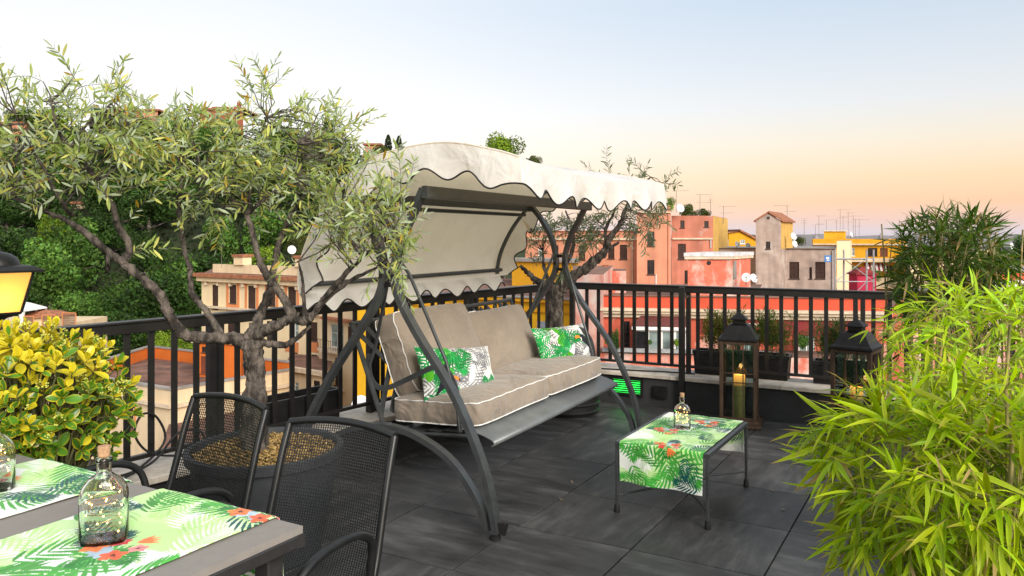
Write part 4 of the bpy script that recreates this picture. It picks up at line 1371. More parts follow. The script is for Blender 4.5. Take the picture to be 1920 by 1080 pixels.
# ---- printed pillows
def pillow_print(W, H, cell, seed, bird):
    rg = np.random.default_rng(seed)
    S = lambda q: q/cell
    img = np.ones((H, W, 3))*np.array((0.70, 0.71, 0.70))
    grey = (0.10, 0.10, 0.11)
    for _ in range(22):
        frond(img, rg.uniform(0.2, 1.0)*W, rg.uniform(0, 0.75)*H, rg.uniform(0, 6.28), S(rg.uniform(0.16, 0.24)), np.array(grey)*rg.uniform(0.5, 2.2), rg, 9, 0.5, 0.022, rg.uniform(-0.6, 0.6), 0.9)
    for k in range(7):
        x, y = rg.uniform(0.35, 0.95)*W, rg.uniform(0.1, 0.7)*H
        leaflet(img, x, y, rg.uniform(0, 6.28), S(0.12), S(0.022), (0.62, 0.63, 0.63))
    for _ in range(18):
        frond(img, rg.uniform(0.0, 1.0)*W, rg.choice([0.06, 0.5, 0.94])*H, rg.uniform(0, 6.28), S(rg.uniform(0.09, 0.14)), np.array((0.008, 0.20, 0.05))*rg.uniform(0.6, 1.6), rg, 7, 0.6, 0.045, rg.uniform(-0.5, 0.5))
    for _ in range(8):
        x, y = rg.uniform(0.0, 0.45)*W, rg.uniform(0.2, 1.0)*H
        leaflet(img, x, y, rg.uniform(0, 6.28), S(rg.uniform(0.06, 0.11)), S(0.026), np.array((0.09, 0.42, 0.02))*rg.uniform(0.4, 1.4))
    for _ in range(9):
        frond(img, rg.uniform(0.0, 0.5)*W, rg.uniform(0.4, 1.0)*H, rg.uniform(0, 6.28), S(0.14), np.array((0.01, 0.24, 0.05))*rg.uniform(0.5, 1.5), rg, 7, 0.6, 0.045, rg.uniform(-0.5, 0.5))
    bx, by = bird[0]*W, bird[1]*H
    k = bird[2]
    body = [(0.00, 0.0), (0.025, 0.022), (0.055, 0.018), (0.085, -0.015), (0.105, -0.06), (0.115, -0.10), (0.085, -0.075), (0.055, -0.055), (0.02, -0.04), (-0.002, -0.02)]
    fill_poly(img, [(bx + k*S(x*0.95), by + S(y*0.95)) for x, y in body], (0.012, 0.014, 0.022))
    fill_poly(img, [(bx + k*S(x), by + S(y)) for x, y in ((0.004, -0.004), (0.018, -0.004), (0.016, -0.026), (0.004, -0.03))], (0.72, 0.70, 0.62))
    fill_poly(img, [(bx + k*S(x), by + S(y)) for x, y in ((0.004, 0.008), (-0.02, 0.014), (-0.048, 0.006), (-0.066, -0.012), (-0.064, -0.022), (-0.045, -0.010), (-0.02, -0.008), (0.002, -0.008))], (0.80, 0.22, 0.02))
    fill_poly(img, [(bx + k*S(x), by + S(y)) for x, y in ((-0.05, 0.004), (-0.066, -0.012), (-0.064, -0.022), (-0.052, -0.013))], (0.03, 0.02, 0.02))
    return np.clip(img, 0, 1)
def pillow(label, c, ex, ey, en, sx, sy, thick, img, seed):
    nh, nw = img.shape[:2]
    rg = random.Random(seed)
    c, ex, ey, en = map(Vector, (c, ex, ey, en))
    X = np.linspace(-1, 1, nw)[None, :]; Y = np.linspace(-1, 1, nh)[:, None]
    pin = 1 - 0.085*(1 - np.abs(X)**2)*np.abs(Y)**2; pin2 = 1 - 0.07*(1-np.abs(Y)**2)*np.abs(X)**2
    T = ((1-np.abs(X)**2.4)*(1-np.abs(Y)**2.4))**0.55
    wr = 0.0035*np.sin(X*13+Y*7+seed)*(1-T) + 0.003*np.sin(X*5-Y*11)*T
    th = thing('throw_pillow', label, 'pillow', c - ey*sy/2)
    A, B, N_ = np.array(ex), np.array(ey), np.array(en)
    for s, nm in ((1, 'front_cover'), (-1, 'back_cover')):
        st = 1 if s > 0 else 4
        Xs, Ys = (X*pin2*sx/2), (Y*pin*sy/2)
        V = np.array(c)[None, None, :] + Xs[..., None]*A + Ys[..., None]*B + ((T*thick/2 + wr*np.minimum(T*4, 1))*s)[..., None]*N_
        Vv, im = V[::st, ::st], img[::st, ::st]
        if st > 1:
            Vv = np.concatenate([Vv[:, :], V[::st, -1:]], 1); im = np.concatenate([im, img[::st, -1:]], 1)
            Vv = np.concatenate([Vv, np.concatenate([V[-1:, ::st], V[-1:, -1:]], 1)], 0); im = np.concatenate([im, np.concatenate([img[-1:, ::st], img[-1:, -1:]], 1)], 0)
        o = print_mesh(nm, Vv, Vv.shape[1], Vv.shape[0], im, th, base=BASE[th.name])
        tag(o)
    return th
cell = 0.0028
pw, phh = 0.58, 0.31
img1 = pillow_print(int(pw/cell), int(phh/cell), cell, 77, (0.30, 0.34, -1))
img2 = pillow_print(int(pw/cell), int(phh/cell), cell, 131, (0.72, 0.62, 1))[:, :]
up1 = (bk_up*0.92 + sw_t*0.10).normalized()
ex1 = (sw_t - up1*sw_t.dot(up1)).normalized(); ex1 = (ex1*0.97 + sw_r*(-0.22)).normalized()
n1 = ex1.cross(up1); n1 = n1 if n1.dot(sw_r) < 0 else -n1
pillow('palm and toucan print pillow leaning on the near back cushion', SW(0.545, TA + 0.30, 0.675), ex1, (up1 - ex1*up1.dot(ex1)).normalized(), n1, pw, phh, 0.13, img1, 4)
ex2 = (sw_t*0.93 - sw_r*0.36).normalized(); up2 = (bk_up + sw_t*0.12).normalized(); up2 = (up2 - ex2*up2.dot(ex2)).normalized()
n2 = ex2.cross(up2); n2 = n2 if n2.dot(sw_r) < 0 else -n2
pillow('palm and toucan print pillow propped at the far end of the swing', SW(0.49, TB - 0.13, 0.665), ex2, up2, n2, 0.54, 0.30, 0.13, img2, 9)

# ================================================================== PLANTS
def leaf_template(kind):
    """vertices (x across, y along, z up) and faces of one leaf of unit length, plus rows for colouring (t, edge)"""
    if kind == 'olive':
        ts = [0, 0.2, 0.5, 0.8, 1.0]; ws = [0.0, 0.068, 0.096, 0.066, 0.0]; fold = 0.25; droop = 0.06; cols = 3
    elif kind == 'bamboo':
        ts = [0, 0.12, 0.32, 0.55, 0.78, 1.0]; ws = [0.010, 0.044, 0.057, 0.047, 0.026, 0.0]; fold = 0.35; droop = 0.22; cols = 3
    elif kind == 'euo':
        ts = [0, 0.12, 0.3, 0.52, 0.72, 0.88, 1.0]; ws = [0.02, 0.10, 0.195, 0.255, 0.235, 0.145, 0.0]; fold = 0.30; droop = 0.10; cols = 5
    else:
        ts = [0, 0.3, 0.65, 1.0]; ws = [0.02, 0.16, 0.15, 0.0]; fold = 0.2; droop = 0.1; cols = 3
    v, info = [], []
    for t, w in zip(ts, ws):
        for k in range(cols):
            e = -1 + 2*k/(cols-1)
            z = -droop*t*t + abs(e)*w*fold
            v.append((e*w, t, z)); info.append((t, abs(e)))
    f = []
    for i in range(len(ts)-1):
        for k in range(cols-1):
            a = i*cols+k
            f.append((a, a+1, a+cols+1, a+cols))
    return np.array(v), f, np.array(info)
TPL = {k: leaf_template(k) for k in ('olive', 'bamboo', 'euo')}
def tone_olive(info, rg):
    g = rg.uniform(0, 1)
    c = np.array((0.34, 0.43, 0.13)) if g < 0.46 else (np.array((0.48, 0.56, 0.38)) if g < 0.78 else np.array((0.62, 0.62, 0.18)))
    if g > 0.965: c = np.array((0.45, 0.30, 0.05))
    c = c*rg.uniform(0.7, 1.3)
    return np.repeat(np.clip(c, 0, 1)[None], len(info), 0)
def tone_olive2(info, rg):
    c = np.array((0.14, 0.18, 0.075)) if rg.uniform() < 0.6 else np.array((0.26, 0.30, 0.20))
    return np.repeat((c*rg.uniform(0.7, 1.3))[None], len(info), 0)
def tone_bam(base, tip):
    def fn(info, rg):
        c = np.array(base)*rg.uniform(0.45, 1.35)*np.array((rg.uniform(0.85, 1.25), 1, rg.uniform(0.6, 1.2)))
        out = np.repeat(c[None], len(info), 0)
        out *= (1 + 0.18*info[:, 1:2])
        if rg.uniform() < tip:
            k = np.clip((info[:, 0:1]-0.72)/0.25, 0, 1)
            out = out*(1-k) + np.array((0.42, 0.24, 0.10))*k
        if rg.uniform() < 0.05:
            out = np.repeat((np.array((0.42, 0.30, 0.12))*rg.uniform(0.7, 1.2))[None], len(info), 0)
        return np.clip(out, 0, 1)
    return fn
def tone_euo(info, rg, yellow):
    g = np.array((0.075, 0.20, 0.018))*rg.uniform(0.6, 1.5)
    y = np.array((0.78, 0.62, 0.025))*rg.uniform(0.8, 1.1)
    e = info[:, 1:2]
    if yellow > 0.85:
        k = np.ones_like(e)*0.9 - 0.25*(1-e)
    elif yellow > 0.35:
        k = np.clip((e-0.55)*2.1, 0, 1)*rg.uniform(0.75, 1.0)
    else:
        k = np.clip((e-0.8)*4, 0, 1)*rg.uniform(0.1, 0.5)
    return np.clip(g*(1-k) + y*k, 0, 1)
def leaf_matrix(pos, dirn, up, size):
    y = Vector(dirn).normalized()
    x = y.cross(Vector(up))
    if x.length < 1e-4: x = y.cross(Vector((1, 0.2, 0)))
    x.normalize(); z = x.cross(y)
    return np.array([[x.x, y.x, z.x], [x.y, y.y, z.y], [x.z, y.z, z.z]])*size, np.array(pos)
def put_leaves(root, leaves, kind, tone, mat, ntones=14, singles=300, seed=1, leafname='leaf', yl=None):
    """leaves: list of (pos, dir, up, size[, extra]); the most visible ones become parts of their own, the rest one mass"""
    v, f, info = TPL[kind]
    rg = np.random.default_rng(seed)
    base = np.array(BASE[root.name])
    nv = len(v)
    # tones
    score = []
    for (pos, dirn, up, size, *ex) in leaves:
        p = Vector(pos)
        if p.y < 0.2: score.append(-1); continue
        u, vv = CX + F*p.x/p.y, HV - F*(p.z-HC)/p.y
        inside = -10 < u < 1930 and -10 < vv < 1090
        score.append((size/p.y) + (rg.uniform(0, 0.004)) - 0.06*max(0, (p.y-ycut) if (ycut := VIEWCUT.get(root.name)) else 0) if inside else -1)
    order = np.argsort(-np.array(score))
    single = set(order[:singles].tolist()) if singles else set()
    meshes = {}
    allV, allF, allC = [], [], []
    farr = np.array(f)
    off = 0
    for i, lf in enumerate(leaves):
        pos, dirn, up, size = lf[:4]
        ex = lf[4] if len(lf) > 4 else None
        Mx, p = leaf_matrix(pos, dirn, up, size)
        if i in single:
            key = (int(rg.integers(ntones)), None if ex is None else int(ex*3.999))
            if key not in meshes:
                me = mesh_from(leafname, [tuple(q) for q in v], f, fix=False, smooth=True)
                r2 = np.random.default_rng(1000*seed + key[0]*7 + (0 if key[1] is None else key[1]))
                c = tone(info, r2) if ex is None else tone(info, r2, ex)
                at = me.color_attributes.new('tone', 'FLOAT_COLOR', 'POINT')
                at.data.foreach_set('color', np.concatenate([c, np.ones((nv, 1))], 1).astype(np.float32).ravel())
                me.materials.append(mat)
                meshes[key] = me
            o = link(leafname, meshes[key], root)
            q = p - base
            o.matrix_local = Matrix(((Mx[0][0], Mx[0][1], Mx[0][2], q[0]), (Mx[1][0], Mx[1][1], Mx[1][2], q[1]), (Mx[2][0], Mx[2][1], Mx[2][2], q[2]), (0, 0, 0, 1)))
        else:
            allV.append(v @ Mx.T + p - base)
            allF.append(farr + off); off += nv
            allC.append(tone(info, rg) if ex is None else tone(info, rg, ex))
    if allV:
        raw_mesh(root, 'foliage', np.concatenate(allV), np.concatenate(allF), np.concatenate(allC), mat)
VIEWCUT = {}
def raw_mesh(root, name, V, Fq, C, mat, kind='stuff'):
    me = bpy.data.meshes.new(name)
    V = V.astype(np.float32); Fq = Fq.astype(np.int32)
    me.vertices.add(len(V)); me.vertices.foreach_set('co', V.ravel())
    k = Fq.shape[1]
    me.loops.add(Fq.size); me.loops.foreach_set('vertex_index', Fq.ravel())
    me.polygons.add(len(Fq)); me.polygons.foreach_set('loop_start', np.arange(0, Fq.size, k, dtype=np.int32))
    me.update(calc_edges=True)
    at = me.color_attributes.new('tone', 'FLOAT_COLOR', 'POINT')
    at.data.foreach_set('color', np.concatenate([C, np.ones((len(C), 1))], 1).astype(np.float32).ravel())
    me.polygons.foreach_set('use_smooth', np.ones(len(Fq), bool))
    me.materials.append(mat)
    o = bpy.data.objects.new(name, me); COL.objects.link(o); o.parent = root
    if kind: o['kind'] = kind
    return o
def rdir(rg, zb=0.0):
    v = Vector((rg.gauss(0, 1), rg.gauss(0, 1), rg.gauss(0, 1) + zb))
    return v.normalized()

# ---------------------------------------------------------------- olive trees
def gnarl(m, amp):
    m.v = [tuple(Vector(p) + mnoise.noise_vector(Vector(p)*26)*amp + mnoise.noise_vector(Vector(p)*70)*amp*0.45) for p in m.v]
def olive(label, base, trunk, branches, blobs, seed, tone, leafsize=0.058, singles=300):
    rg = random.Random(seed)
    th = thing('olive_tree', label, 'tree', base)
    m = MB()
    pts = [Vector(p) for p, _ in trunk]; rad = [r_ for _, r_ in trunk]
    sm = crom([tuple(p)+(r_,) for p, r_ in zip(pts, rad)], 12)
    def knob(a, i): return 1 + 0.045*math.sin(i*1.3+a) + 0.05*math.sin(i*0.47+2*a)
    m.tube([Vector(q[:3]) for q in sm], [q[3]*knob(0.4, i) for i, q in enumerate(sm)], 22)
    gnarl(m, 0.010)
    part('trunk', m, M_bark, th, smooth=70)
    skel = []
    for bi, br in enumerate(branches):
        sm = crom([tuple(P3(u, v, Y)) + (r_,) for u, v, Y, r_ in br], 7)
        pp = [Vector(q[:3]) + Vector((rg.uniform(-1, 1), rg.uniform(-1, 1), rg.uniform(-1, 1)))*q[3]*0.22 for q in sm]
        m = MB(); m.tube(pp, [q[3]*knob(bi, i) for i, q in enumerate(sm)], 9)
        # cut stubs
        for q in range(2, len(pp)-1, 5):
            if rg.random() < 0.5 and sm[q][3] > 0.008:
                d_ = rdir(rg, 0.4); m.tube([pp[q], pp[q] + d_*(sm[q][3]+0.018)], [sm[q][3]*0.45, sm[q][3]*0.3], 6)
        gnarl(m, 0.0045)
        part('branch', m, M_bark, th, smooth=70)
        skel += [(p, q[3]) for p, q in zip(pp, sm)][len(pp)//4:]
    leaves = []
    tw = MB()
    SK = np.array([tuple(p) for p, _ in skel])
    for (u, v, Y, ru, rv, rY, n) in blobs:
        for _ in range(n):
            while True:
                a, b, c = rg.uniform(-1, 1), rg.uniform(-1, 1), rg.uniform(-1, 1)
                if a*a+b*b+c*c < 1: break
            Yp = Y + c*rY
            p = P3(u + a*ru, v + b*rv, Yp)
            dd = np.linalg.norm(SK - np.array(p), axis=1)
            near = skel[int(np.argmin(dd))][0]
            out = (p - near); dist = out.length
            out = out.normalized() if dist > 1e-3 else rdir(rg)
            d_ = (out*0.7 + rdir(rg, 0.25)*0.9 + Vector((0, 0, 0.25))).normalized()
            L = rg.uniform(0.10, 0.24)
            # twig from the branch to the sprig
            if dist < 0.42 or rg.random() < 0.35:
                mid = near.lerp(p, 0.5) + rdir(rg)*dist*0.12
                tw.tube([near, mid, p], [0.0038, 0.003, 0.0022], 5, cap=False)
            pts = []
            q = Vector(p); dcur = d_.copy()
            nseg = 6
            for k in range(nseg+1):
                pts.append(q.copy())
                dcur = (dcur + rdir(rg)*0.16 + Vector((0, 0, -0.05))).normalized()
                q = q + dcur*L/nseg
            tw.tube(pts, [0.0020*(1-0.6*k/nseg) for k in range(nseg+1)], 4, cap=False)
            nl = int(L/0.0185)
            for k in range(nl):
                t = (k+0.6)/nl*nseg
                i = min(int(t), nseg-1); pos = pts[i].lerp(pts[i+1], t-i)
                ax = (pts[i+1]-pts[i]).normalized()
                side = ax.cross(rdir(rg)).normalized()
                for s in (-1, 1):
                    if rg.random() < 0.08: continue
                    ld = (ax*rg.uniform(0.45, 0.9) + side*s*rg.uniform(0.7, 1.0) + Vector((0, 0, rg.uniform(-0.15, 0.25)))).normalized()
                    leaves.append((pos, ld, rdir(rg, 1.2), leafsize*rg.uniform(0.65, 1.25)*(1 - 0.25*abs(k/nl-0.4))))
            leaves.append((pts[-1], dcur, rdir(rg, 1), leafsize*rg.uniform(0.6, 1.0)))
    part('twigs', tw, M_bark, th, fix=False)['kind'] = 'stuff'
    put_leaves(th, leaves, 'olive', tone, M_leaf_olive, singles=singles, seed=seed)
    return th, len(leaves)
PY = 3.55
pot_c = Vector((U(498, PY), PY, 0))
trunk = [(P3(478, 850, PY), 0.062), (P3(477, 760, PY), 0.052), (P3(479, 705, PY), 0.044), (P3(473, 660, PY), 0.046), (P3(470, 635, PY), 0.046)]
br = [
    [(474, 640, PY, .036), (430, 634, PY-.02, .027), (390, 633, PY-.06, .026), (345, 626, PY-.1, .025), (318, 592, PY-.14, .023), (300, 552, PY-.16, .021), (262, 518, PY-.2, .019), (215, 482, PY-.2, .017), (168, 444, PY-.22, .015), (120, 411, PY-.2, .012), (60, 385, PY-.15, .009), (0, 362, PY-.1, .006)],
    [(232, 494, PY-.2, .017), (243, 462, PY-.22, .015), (222, 425, PY-.25, .013), (210, 385, PY-.3, .0125), (172, 322, PY-.34, .010), (130, 278, PY-.36, .008), (106, 235, PY-.38, .006), (96, 190, PY-.4, .004)],
    [(136, 402, PY-.22, .010), (120, 385, PY-.3, .008), (85, 320, PY-.36, .006), (50, 262, PY-.42, .004), (30, 215, PY-.45, .003)],
    [(130, 278, PY-.36, .007), (170, 225, PY-.33, .006), (214, 190, PY-.3, .004), (236, 150, PY-.28, .0025)],
    [(414, 628, PY-.03, .017), (386, 582, PY+.0, .015), (361, 551, PY+.03, .014), (357, 512, PY+.05, .013), (346, 470, PY+.07, .011), (340, 430, PY+.1, .010), (334, 380, PY+.12, .007), (345, 330, PY+.15, .004)],
    [(470, 632, PY, .026), (488, 592, PY+.05, .022), (505, 545, PY+.1, .020), (519, 480, PY+.14, .016), (535, 425, PY+.2, .012), (560, 380, PY+.25, .008), (600, 330, PY+.3, .005)],
    [(478, 628, PY-.02, .028), (520, 610, PY-.06, .024), (545, 592, PY-.08, .022), (532, 560, PY-.07, .019), (512, 530, PY-.06, .018), (492, 500, PY-.05, .016), (477, 452, PY-.04, .014), (462, 402, PY-.03, .012), (430, 372, PY+.0, .009), (382, 342, PY+.04, .005)],
    [(462, 402, PY-.03, .010), (500, 370, PY-.1, .007), (545, 330, PY-.12, .005), (560, 270, PY-.12, .003)],
    [(466, 410, PY-.03, .009), (470, 350, PY-.05, .007), (480, 290, PY-.04, .005), (500, 220, PY-.02, .003)],
    [(545, 597, PY-.08, .020), (578, 601, PY-.12, .016), (598, 573, PY-.16, .014), (640, 522, PY-.22, .011), (680, 482, PY-.26, .009), (712, 458, PY-.30, .007), (738, 432, PY-.32, .004)],
    [(572, 600, PY-.12, .011), (570, 560, PY-.12, .009), (566, 520, PY-.1, .006), (560, 490, PY-.1, .003)],
    [(600, 572, PY-.16, .010), (650, 530, PY-.12, .009), (700, 505, PY-.1, .006), (735, 480, PY-.1, .003)],
    [(490, 642, PY, .018), (530, 647, PY-.03, .014), (560, 632, PY-.05, .011), (582, 612, PY-.06, .008)],
    [(535, 425, PY+.2, .009), (590, 410, PY+.15, .006), (640, 390, PY+.1, .004)],
]
blobs = [
    (65, 270, PY-.35, 110, 100, .30, 68), (30, 330, PY-.30, 70, 60, .25, 24), (190, 290, PY-.30, 85, 95, .28, 52), (215, 235, PY-.3, 60, 60, .2, 20),
    (105, 165, PY-.38, 40, 40, .15, 6), (15, 150, PY-.42, 30, 40, .15, 5), (238, 150, PY-.28, 14, 40, .1, 4),
    (300, 300, PY+.05, 60, 70, .25, 26), (345, 300, PY+.08, 75, 85, .28, 40), (420, 310, PY+.0, 95, 95, .3, 66), (510, 290, PY+.0, 105, 105, .3, 82), (600, 320, PY+.1, 85, 95, .3, 58),
    (520, 205, PY-.02, 60, 45, .2, 15), (640, 265, PY+.1, 35, 40, .15, 8), (560, 205, PY, 40, 30, .15, 5), (470, 390, PY, 90, 40, .25, 18),
    (655, 420, PY-.15, 70, 60, .22, 38), (715, 420, PY-.28, 45, 55, .18, 30), (690, 470, PY-.22, 60, 40, .18, 22), (735, 470, PY-.30, 40, 34, .12, 14), (745, 395, PY-.3, 25, 30, .1, 7),
    (345, 415, PY+.1, 24, 32, .1, 5), (232, 440, PY-.2, 20, 50, .1, 5), (565, 505, PY-.1, 16, 24, .06, 3), (640, 290, PY+.1, 60, 70, .2, 20),
]
VIEWCUT['olive_tree'] = PY
ol1, nl1 = olive('gnarled olive tree growing in the round pot beside the near chair', (pot_c.x, pot_c.y, 0.44), trunk, br, [b_[:6] + (max(2, int(b_[6]*0.72)),) for b_ in blobs], 5, tone_olive, leafsize=0.055)

YB = 6.50
p2c = Vector((U(1060, YB), YB, 0))
trunk2 = [(Vector((p2c.x, p2c.y, 0.27)), 0.070), (P3(1052, 690, YB), 0.066), (P3(1042, 620, YB), 0.062), (P3(1040, 560, YB), 0.066), (P3(1046, 532, YB), 0.060)]
br2 = [
    [(1046, 540, YB, .05), (1078, 518, YB-.03, .044), (1106, 496, YB-.06, .040), (1132, 474, YB-.1, .034), (1142, 448, YB-.12, .028), (1160, 425, YB-.16, .022), (1172, 395, YB-.18, .016), (1190, 360, YB-.2, .010), (1220, 332, YB-.2, .006)],
    [(1050, 545, YB, .04), (1085, 512, YB+.05, .03), (1115, 488, YB+.08, .026), (1140, 468, YB+.1, .016), (1160, 455, YB+.1, .010)],
    [(1138, 462, YB-.12, .018), (1136, 430, YB-.1, .014), (1150, 400, YB-.08, .010), (1158, 370, YB-.05, .006)],
    [(1040, 545, YB, .040), (1010, 528, YB+.05, .030), (990, 512, YB+.1, .022), (975, 498, YB+.12, .012)],
    [(1044, 540, YB, .032), (1060, 500, YB+.1, .022), (1075, 460, YB+.15, .016), (1070, 420, YB+.18, .010), (1060, 395, YB+.2, .006)],
    [(1030, 535, YB, .024), (1020, 500, YB+.1, .014), (1018, 470, YB+.15, .008)],
]
blobs2 = [(1060, 420, YB+.15, 45, 28, .25, 20), (1120, 430, YB, 55, 40, .3, 26), (1190, 412, YB-.15, 45, 28, .25, 20), (1215, 390, YB-.15, 25, 22, .2, 7), (1170, 380, YB-.1, 60, 30, .25, 16),
          (1190, 335, YB-.15, 55, 18, .2, 5), (1135, 328, YB-.1, 12, 10, .1, 2), (1245, 342, YB-.15, 12, 10, .1, 2), (1030, 450, YB+.15, 35, 35, .2, 14), (1010, 470, YB+.1, 25, 30, .15, 7), (1090, 450, YB+.1, 35, 30, .2, 9), (1075, 505, YB, 20, 12, .1, 3)]
ol2, nl2 = olive('second olive tree with pruned limbs behind the far end of the swing', (p2c.x, p2c.y, 0.27), trunk2, br2, blobs2, 8, tone_olive2, leafsize=0.060, singles=120)

# ---------------------------------------------------------------- bamboo
def bamboo(name, label, base, blobs, seed, tone, leaf=0.13, canes=14, cane_h=1.2, singles=300, droop=0.35, spread=(0.3, 0.3), ext=None):
    rg = random.Random(seed)
    th = thing(name, label, 'plant', base, group='bamboo along the right side of the terrace')
    B0 = Vector(base)
    tops = []
    for k in range(canes):
        x, y = rg.uniform(-spread[0], spread[0]), rg.uniform(-spread[1], spread[1])
        hgt = cane_h*rg.uniform(0.75, 1.05)
        lean = Vector((rg.uniform(-0.12, 0.12), rg.uniform(-0.12, 0.12), 0))
        m = MB()
        pts, rad = [], []
        nn = max(int(hgt/0.11), 3)
        r0 = rg.uniform(0.005, 0.009)
        for i in range(nn+1):
            t = i/nn
            p = B0 + Vector((x, y, 0)) + lean*t*t*hgt + Vector((0, 0, hgt*t))
            rr = r0*(1-0.45*t)
            pts += [p - Vector((0, 0, 0.004)), p, p + Vector((0, 0, 0.004))]; rad += [rr, rr*1.35, rr]
        m.tube(pts[1:-1], rad[1:-1], 7); part('cane', m, M_cane, th, smooth=50)
        tops += [p for p in pts[6::3]]
    SK = np.array([tuple(p) for p in tops])
    leaves = []
    tw = MB()
    cen = np.mean([[b[0], b[1], b[2]] for b in blobs], axis=0)
    for (cx, cy, cz, rx, ry, rz, n) in blobs:
        for _ in range(n):
            while True:
                a, b, c = rg.uniform(-1, 1), rg.uniform(-1, 1), rg.uniform(-1, 1)
                rr = a*a+b*b+c*c
                if rr < 1 and rr > rg.uniform(0, 0.75): break
            p = Vector((cx + a*rx, cy + b*ry, cz + c*rz))
            outv = Vector((a, b, c*0.9 + 0.15)).normalized()
            d_ = (outv*0.8 + rdir(rg)*0.75 + Vector((0, 0, 0.10))).normalized()
            near = Vector(SK[int(np.argmin(np.linalg.norm(SK-np.array(p), axis=1)))])
            L = rg.uniform(0.05, 0.13)
            q = p.copy()
            pts = [near, near.lerp(p, 0.5) + Vector((0, 0, 0.03)), p] if rg.random() < 0.5 and (near-p).length < 0.4 else [p - d_*0.08, p]
            nl = rg.randint(5, 9)
            ax = d_.copy()
            for k in range(nl):
                ax = (ax + rdir(rg)*0.12 + Vector((0, 0, -0.06))).normalized()
                q = q + ax*L/nl
                pts.append(q.copy())
                side = ax.cross(rdir(rg, 0.8)).normalized()*(1 if k % 2 else -1)
                ld = (ax*rg.uniform(0.5, 1.1) + side*rg.uniform(0.35, 0.9) + Vector((0, 0, -droop*rg.uniform(0.2, 1.2)))).normalized()
                leaves.append((q.copy(), ld, rdir(rg, 1.6), leaf*rg.uniform(0.45, 1.35)))
            leaves.append((q, ax, rdir(rg, 1.5), leaf*rg.uniform(0.7, 1.1)))
            tw.tube(pts, 0.0011, 4, cap=False)
    part('branchlets', tw, M_cane, th, fix=False)['kind'] = 'stuff'
    put_leaves(th, leaves, 'bamboo', tone, M_leaf_bam, singles=singles, seed=seed)
    return th, len(leaves)
def planter(label, c, sx, sy, sz, rz, mat, group=None, soil=True, name='planter_box', taper=0.06, z0=0.0):
    th = thing(name, label, 'planter', (c[0], c[1], z0), group=group)
    x = Vector((math.cos(rz), math.sin(rz), 0)); y = Vector((-math.sin(rz), math.cos(rz), 0))
    m = MB(); C = Vector((c[0], c[1], z0))
    def ring(hx, hy, z): return [C + x*(sx_*hx) + y*(sy_*hy) + Vector((0, 0, z)) for sx_, sy_ in ((-1, -1), (1, -1), (1, 1), (-1, 1))]
    hx, hy = sx/2, sy/2
    k = 1-taper
    rings = [ring(hx*k, hy*k, 0.001), ring(hx, hy, sz-0.03), ring(hx+0.008, hy+0.008, sz-0.03), ring(hx+0.008, hy+0.008, sz), ring(hx-0.012, hy-0.012, sz), ring(hx-0.014, hy-0.014, sz-0.06)]
    vs = [p for r_ in rings for p in r_]
    fs = [(i*4+j, i*4+(j+1) % 4, (i+1)*4+(j+1) % 4, (i+1)*4+j) for i in range(len(rings)-1) for j in range(4)] + [(3, 2, 1, 0), tuple(4*(len(rings)-1)+j for j in range(4))]
    m.add(vs, fs)
    part('box', m, mat, th)
    if soil:
        m = MB(); rg = random.Random(3)
        m.grid(lambda a, b: C + x*((a-0.5)*2*(hx-0.016)) + y*((b-0.5)*2*(hy-0.016)) + Vector((0, 0, sz-0.045+rg.uniform(-0.008, 0.01))), 14, 8)
        part('soil', m, M_soil, th)
    return th
M_soil = pm('potting soil', (0.035, 0.022, 0.012), rough=0.95, var=0.5, scale=60, col2=(0.16, 0.10, 0.045), bump=0.8, bscale=90, fine=0.4, dist=0.01)
planter('tall black planter under the near bright bamboo', (1.36, 2.06), 0.80, 0.42, 0.42, R(62), M_potblack, 'planters under the bamboo')
planter('tall black planter under the second bright bamboo', (1.98, 3.18), 0.80, 0.42, 0.42, R(62), M_potblack, 'planters under the bamboo')
planter('tall black planter under the dark upright bamboo', (2.62, 4.62), 0.90, 0.42, 0.45, R(62), M_potblack, 'planters under the bamboo')
b1 = [(1.15, 2.06, 0.86, 0.29, 0.34, 0.20, 160), (1.10, 2.00, 0.78, 0.22, 0.32, 0.22, 150), (1.38, 1.98, 0.60, 0.38, 0.36, 0.36, 200), (1.22, 2.02, 0.48, 0.20, 0.30, 0.30, 110), (1.58, 2.1, 0.66, 0.28, 0.34, 0.24, 90), (1.40, 1.85, 0.42, 0.35, 0.3, 0.3, 90)]
bm1, nb1 = bamboo('bamboo', 'bright yellow green bamboo filling the near right corner', (1.36, 2.06, 0.37), b1, 31, tone_bam((0.34, 0.49, 0.013), 0.5), 0.105, 22, 0.78, spread=(0.24, 0.34))
b2 = [(1.92, 3.08, 0.99, 0.42, 0.40, 0.26, 170), (2.05, 3.1, 0.84, 0.45, 0.42, 0.34, 120), (1.74, 3.0, 0.80, 0.20, 0.32, 0.30, 50), (2.32, 3.3, 0.98, 0.35, 0.4, 0.26, 60)]
bm2, nb2 = bamboo('bamboo', 'bright green bamboo mound behind the nearest bamboo', (1.98, 3.18, 0.37), b2, 32, tone_bam((0.44, 0.64, 0.04), 0.2), 0.090, 16, 0.75, spread=(0.25, 0.35), singles=150)
b3 = [(2.60, 4.60, 1.36, 0.28, 0.34, 0.18, 140), (2.60, 4.58, 1.12, 0.29, 0.34, 0.26, 160), (2.44, 4.5, 1.28, 0.15, 0.25, 0.24, 60), (2.77, 4.7, 1.28, 0.15, 0.25, 0.24, 60), (2.6, 4.6, 0.80, 0.30, 0.35, 0.30, 60)]
bm3, nb3 = bamboo('bamboo', 'tall dark green bamboo standing against the evening sky', (2.62, 4.62, 0.40), b3, 33, tone_bam((0.065, 0.125, 0.018), 0.1), 0.10, 22, 1.15, spread=(0.30, 0.32), singles=150, droop=0.1)

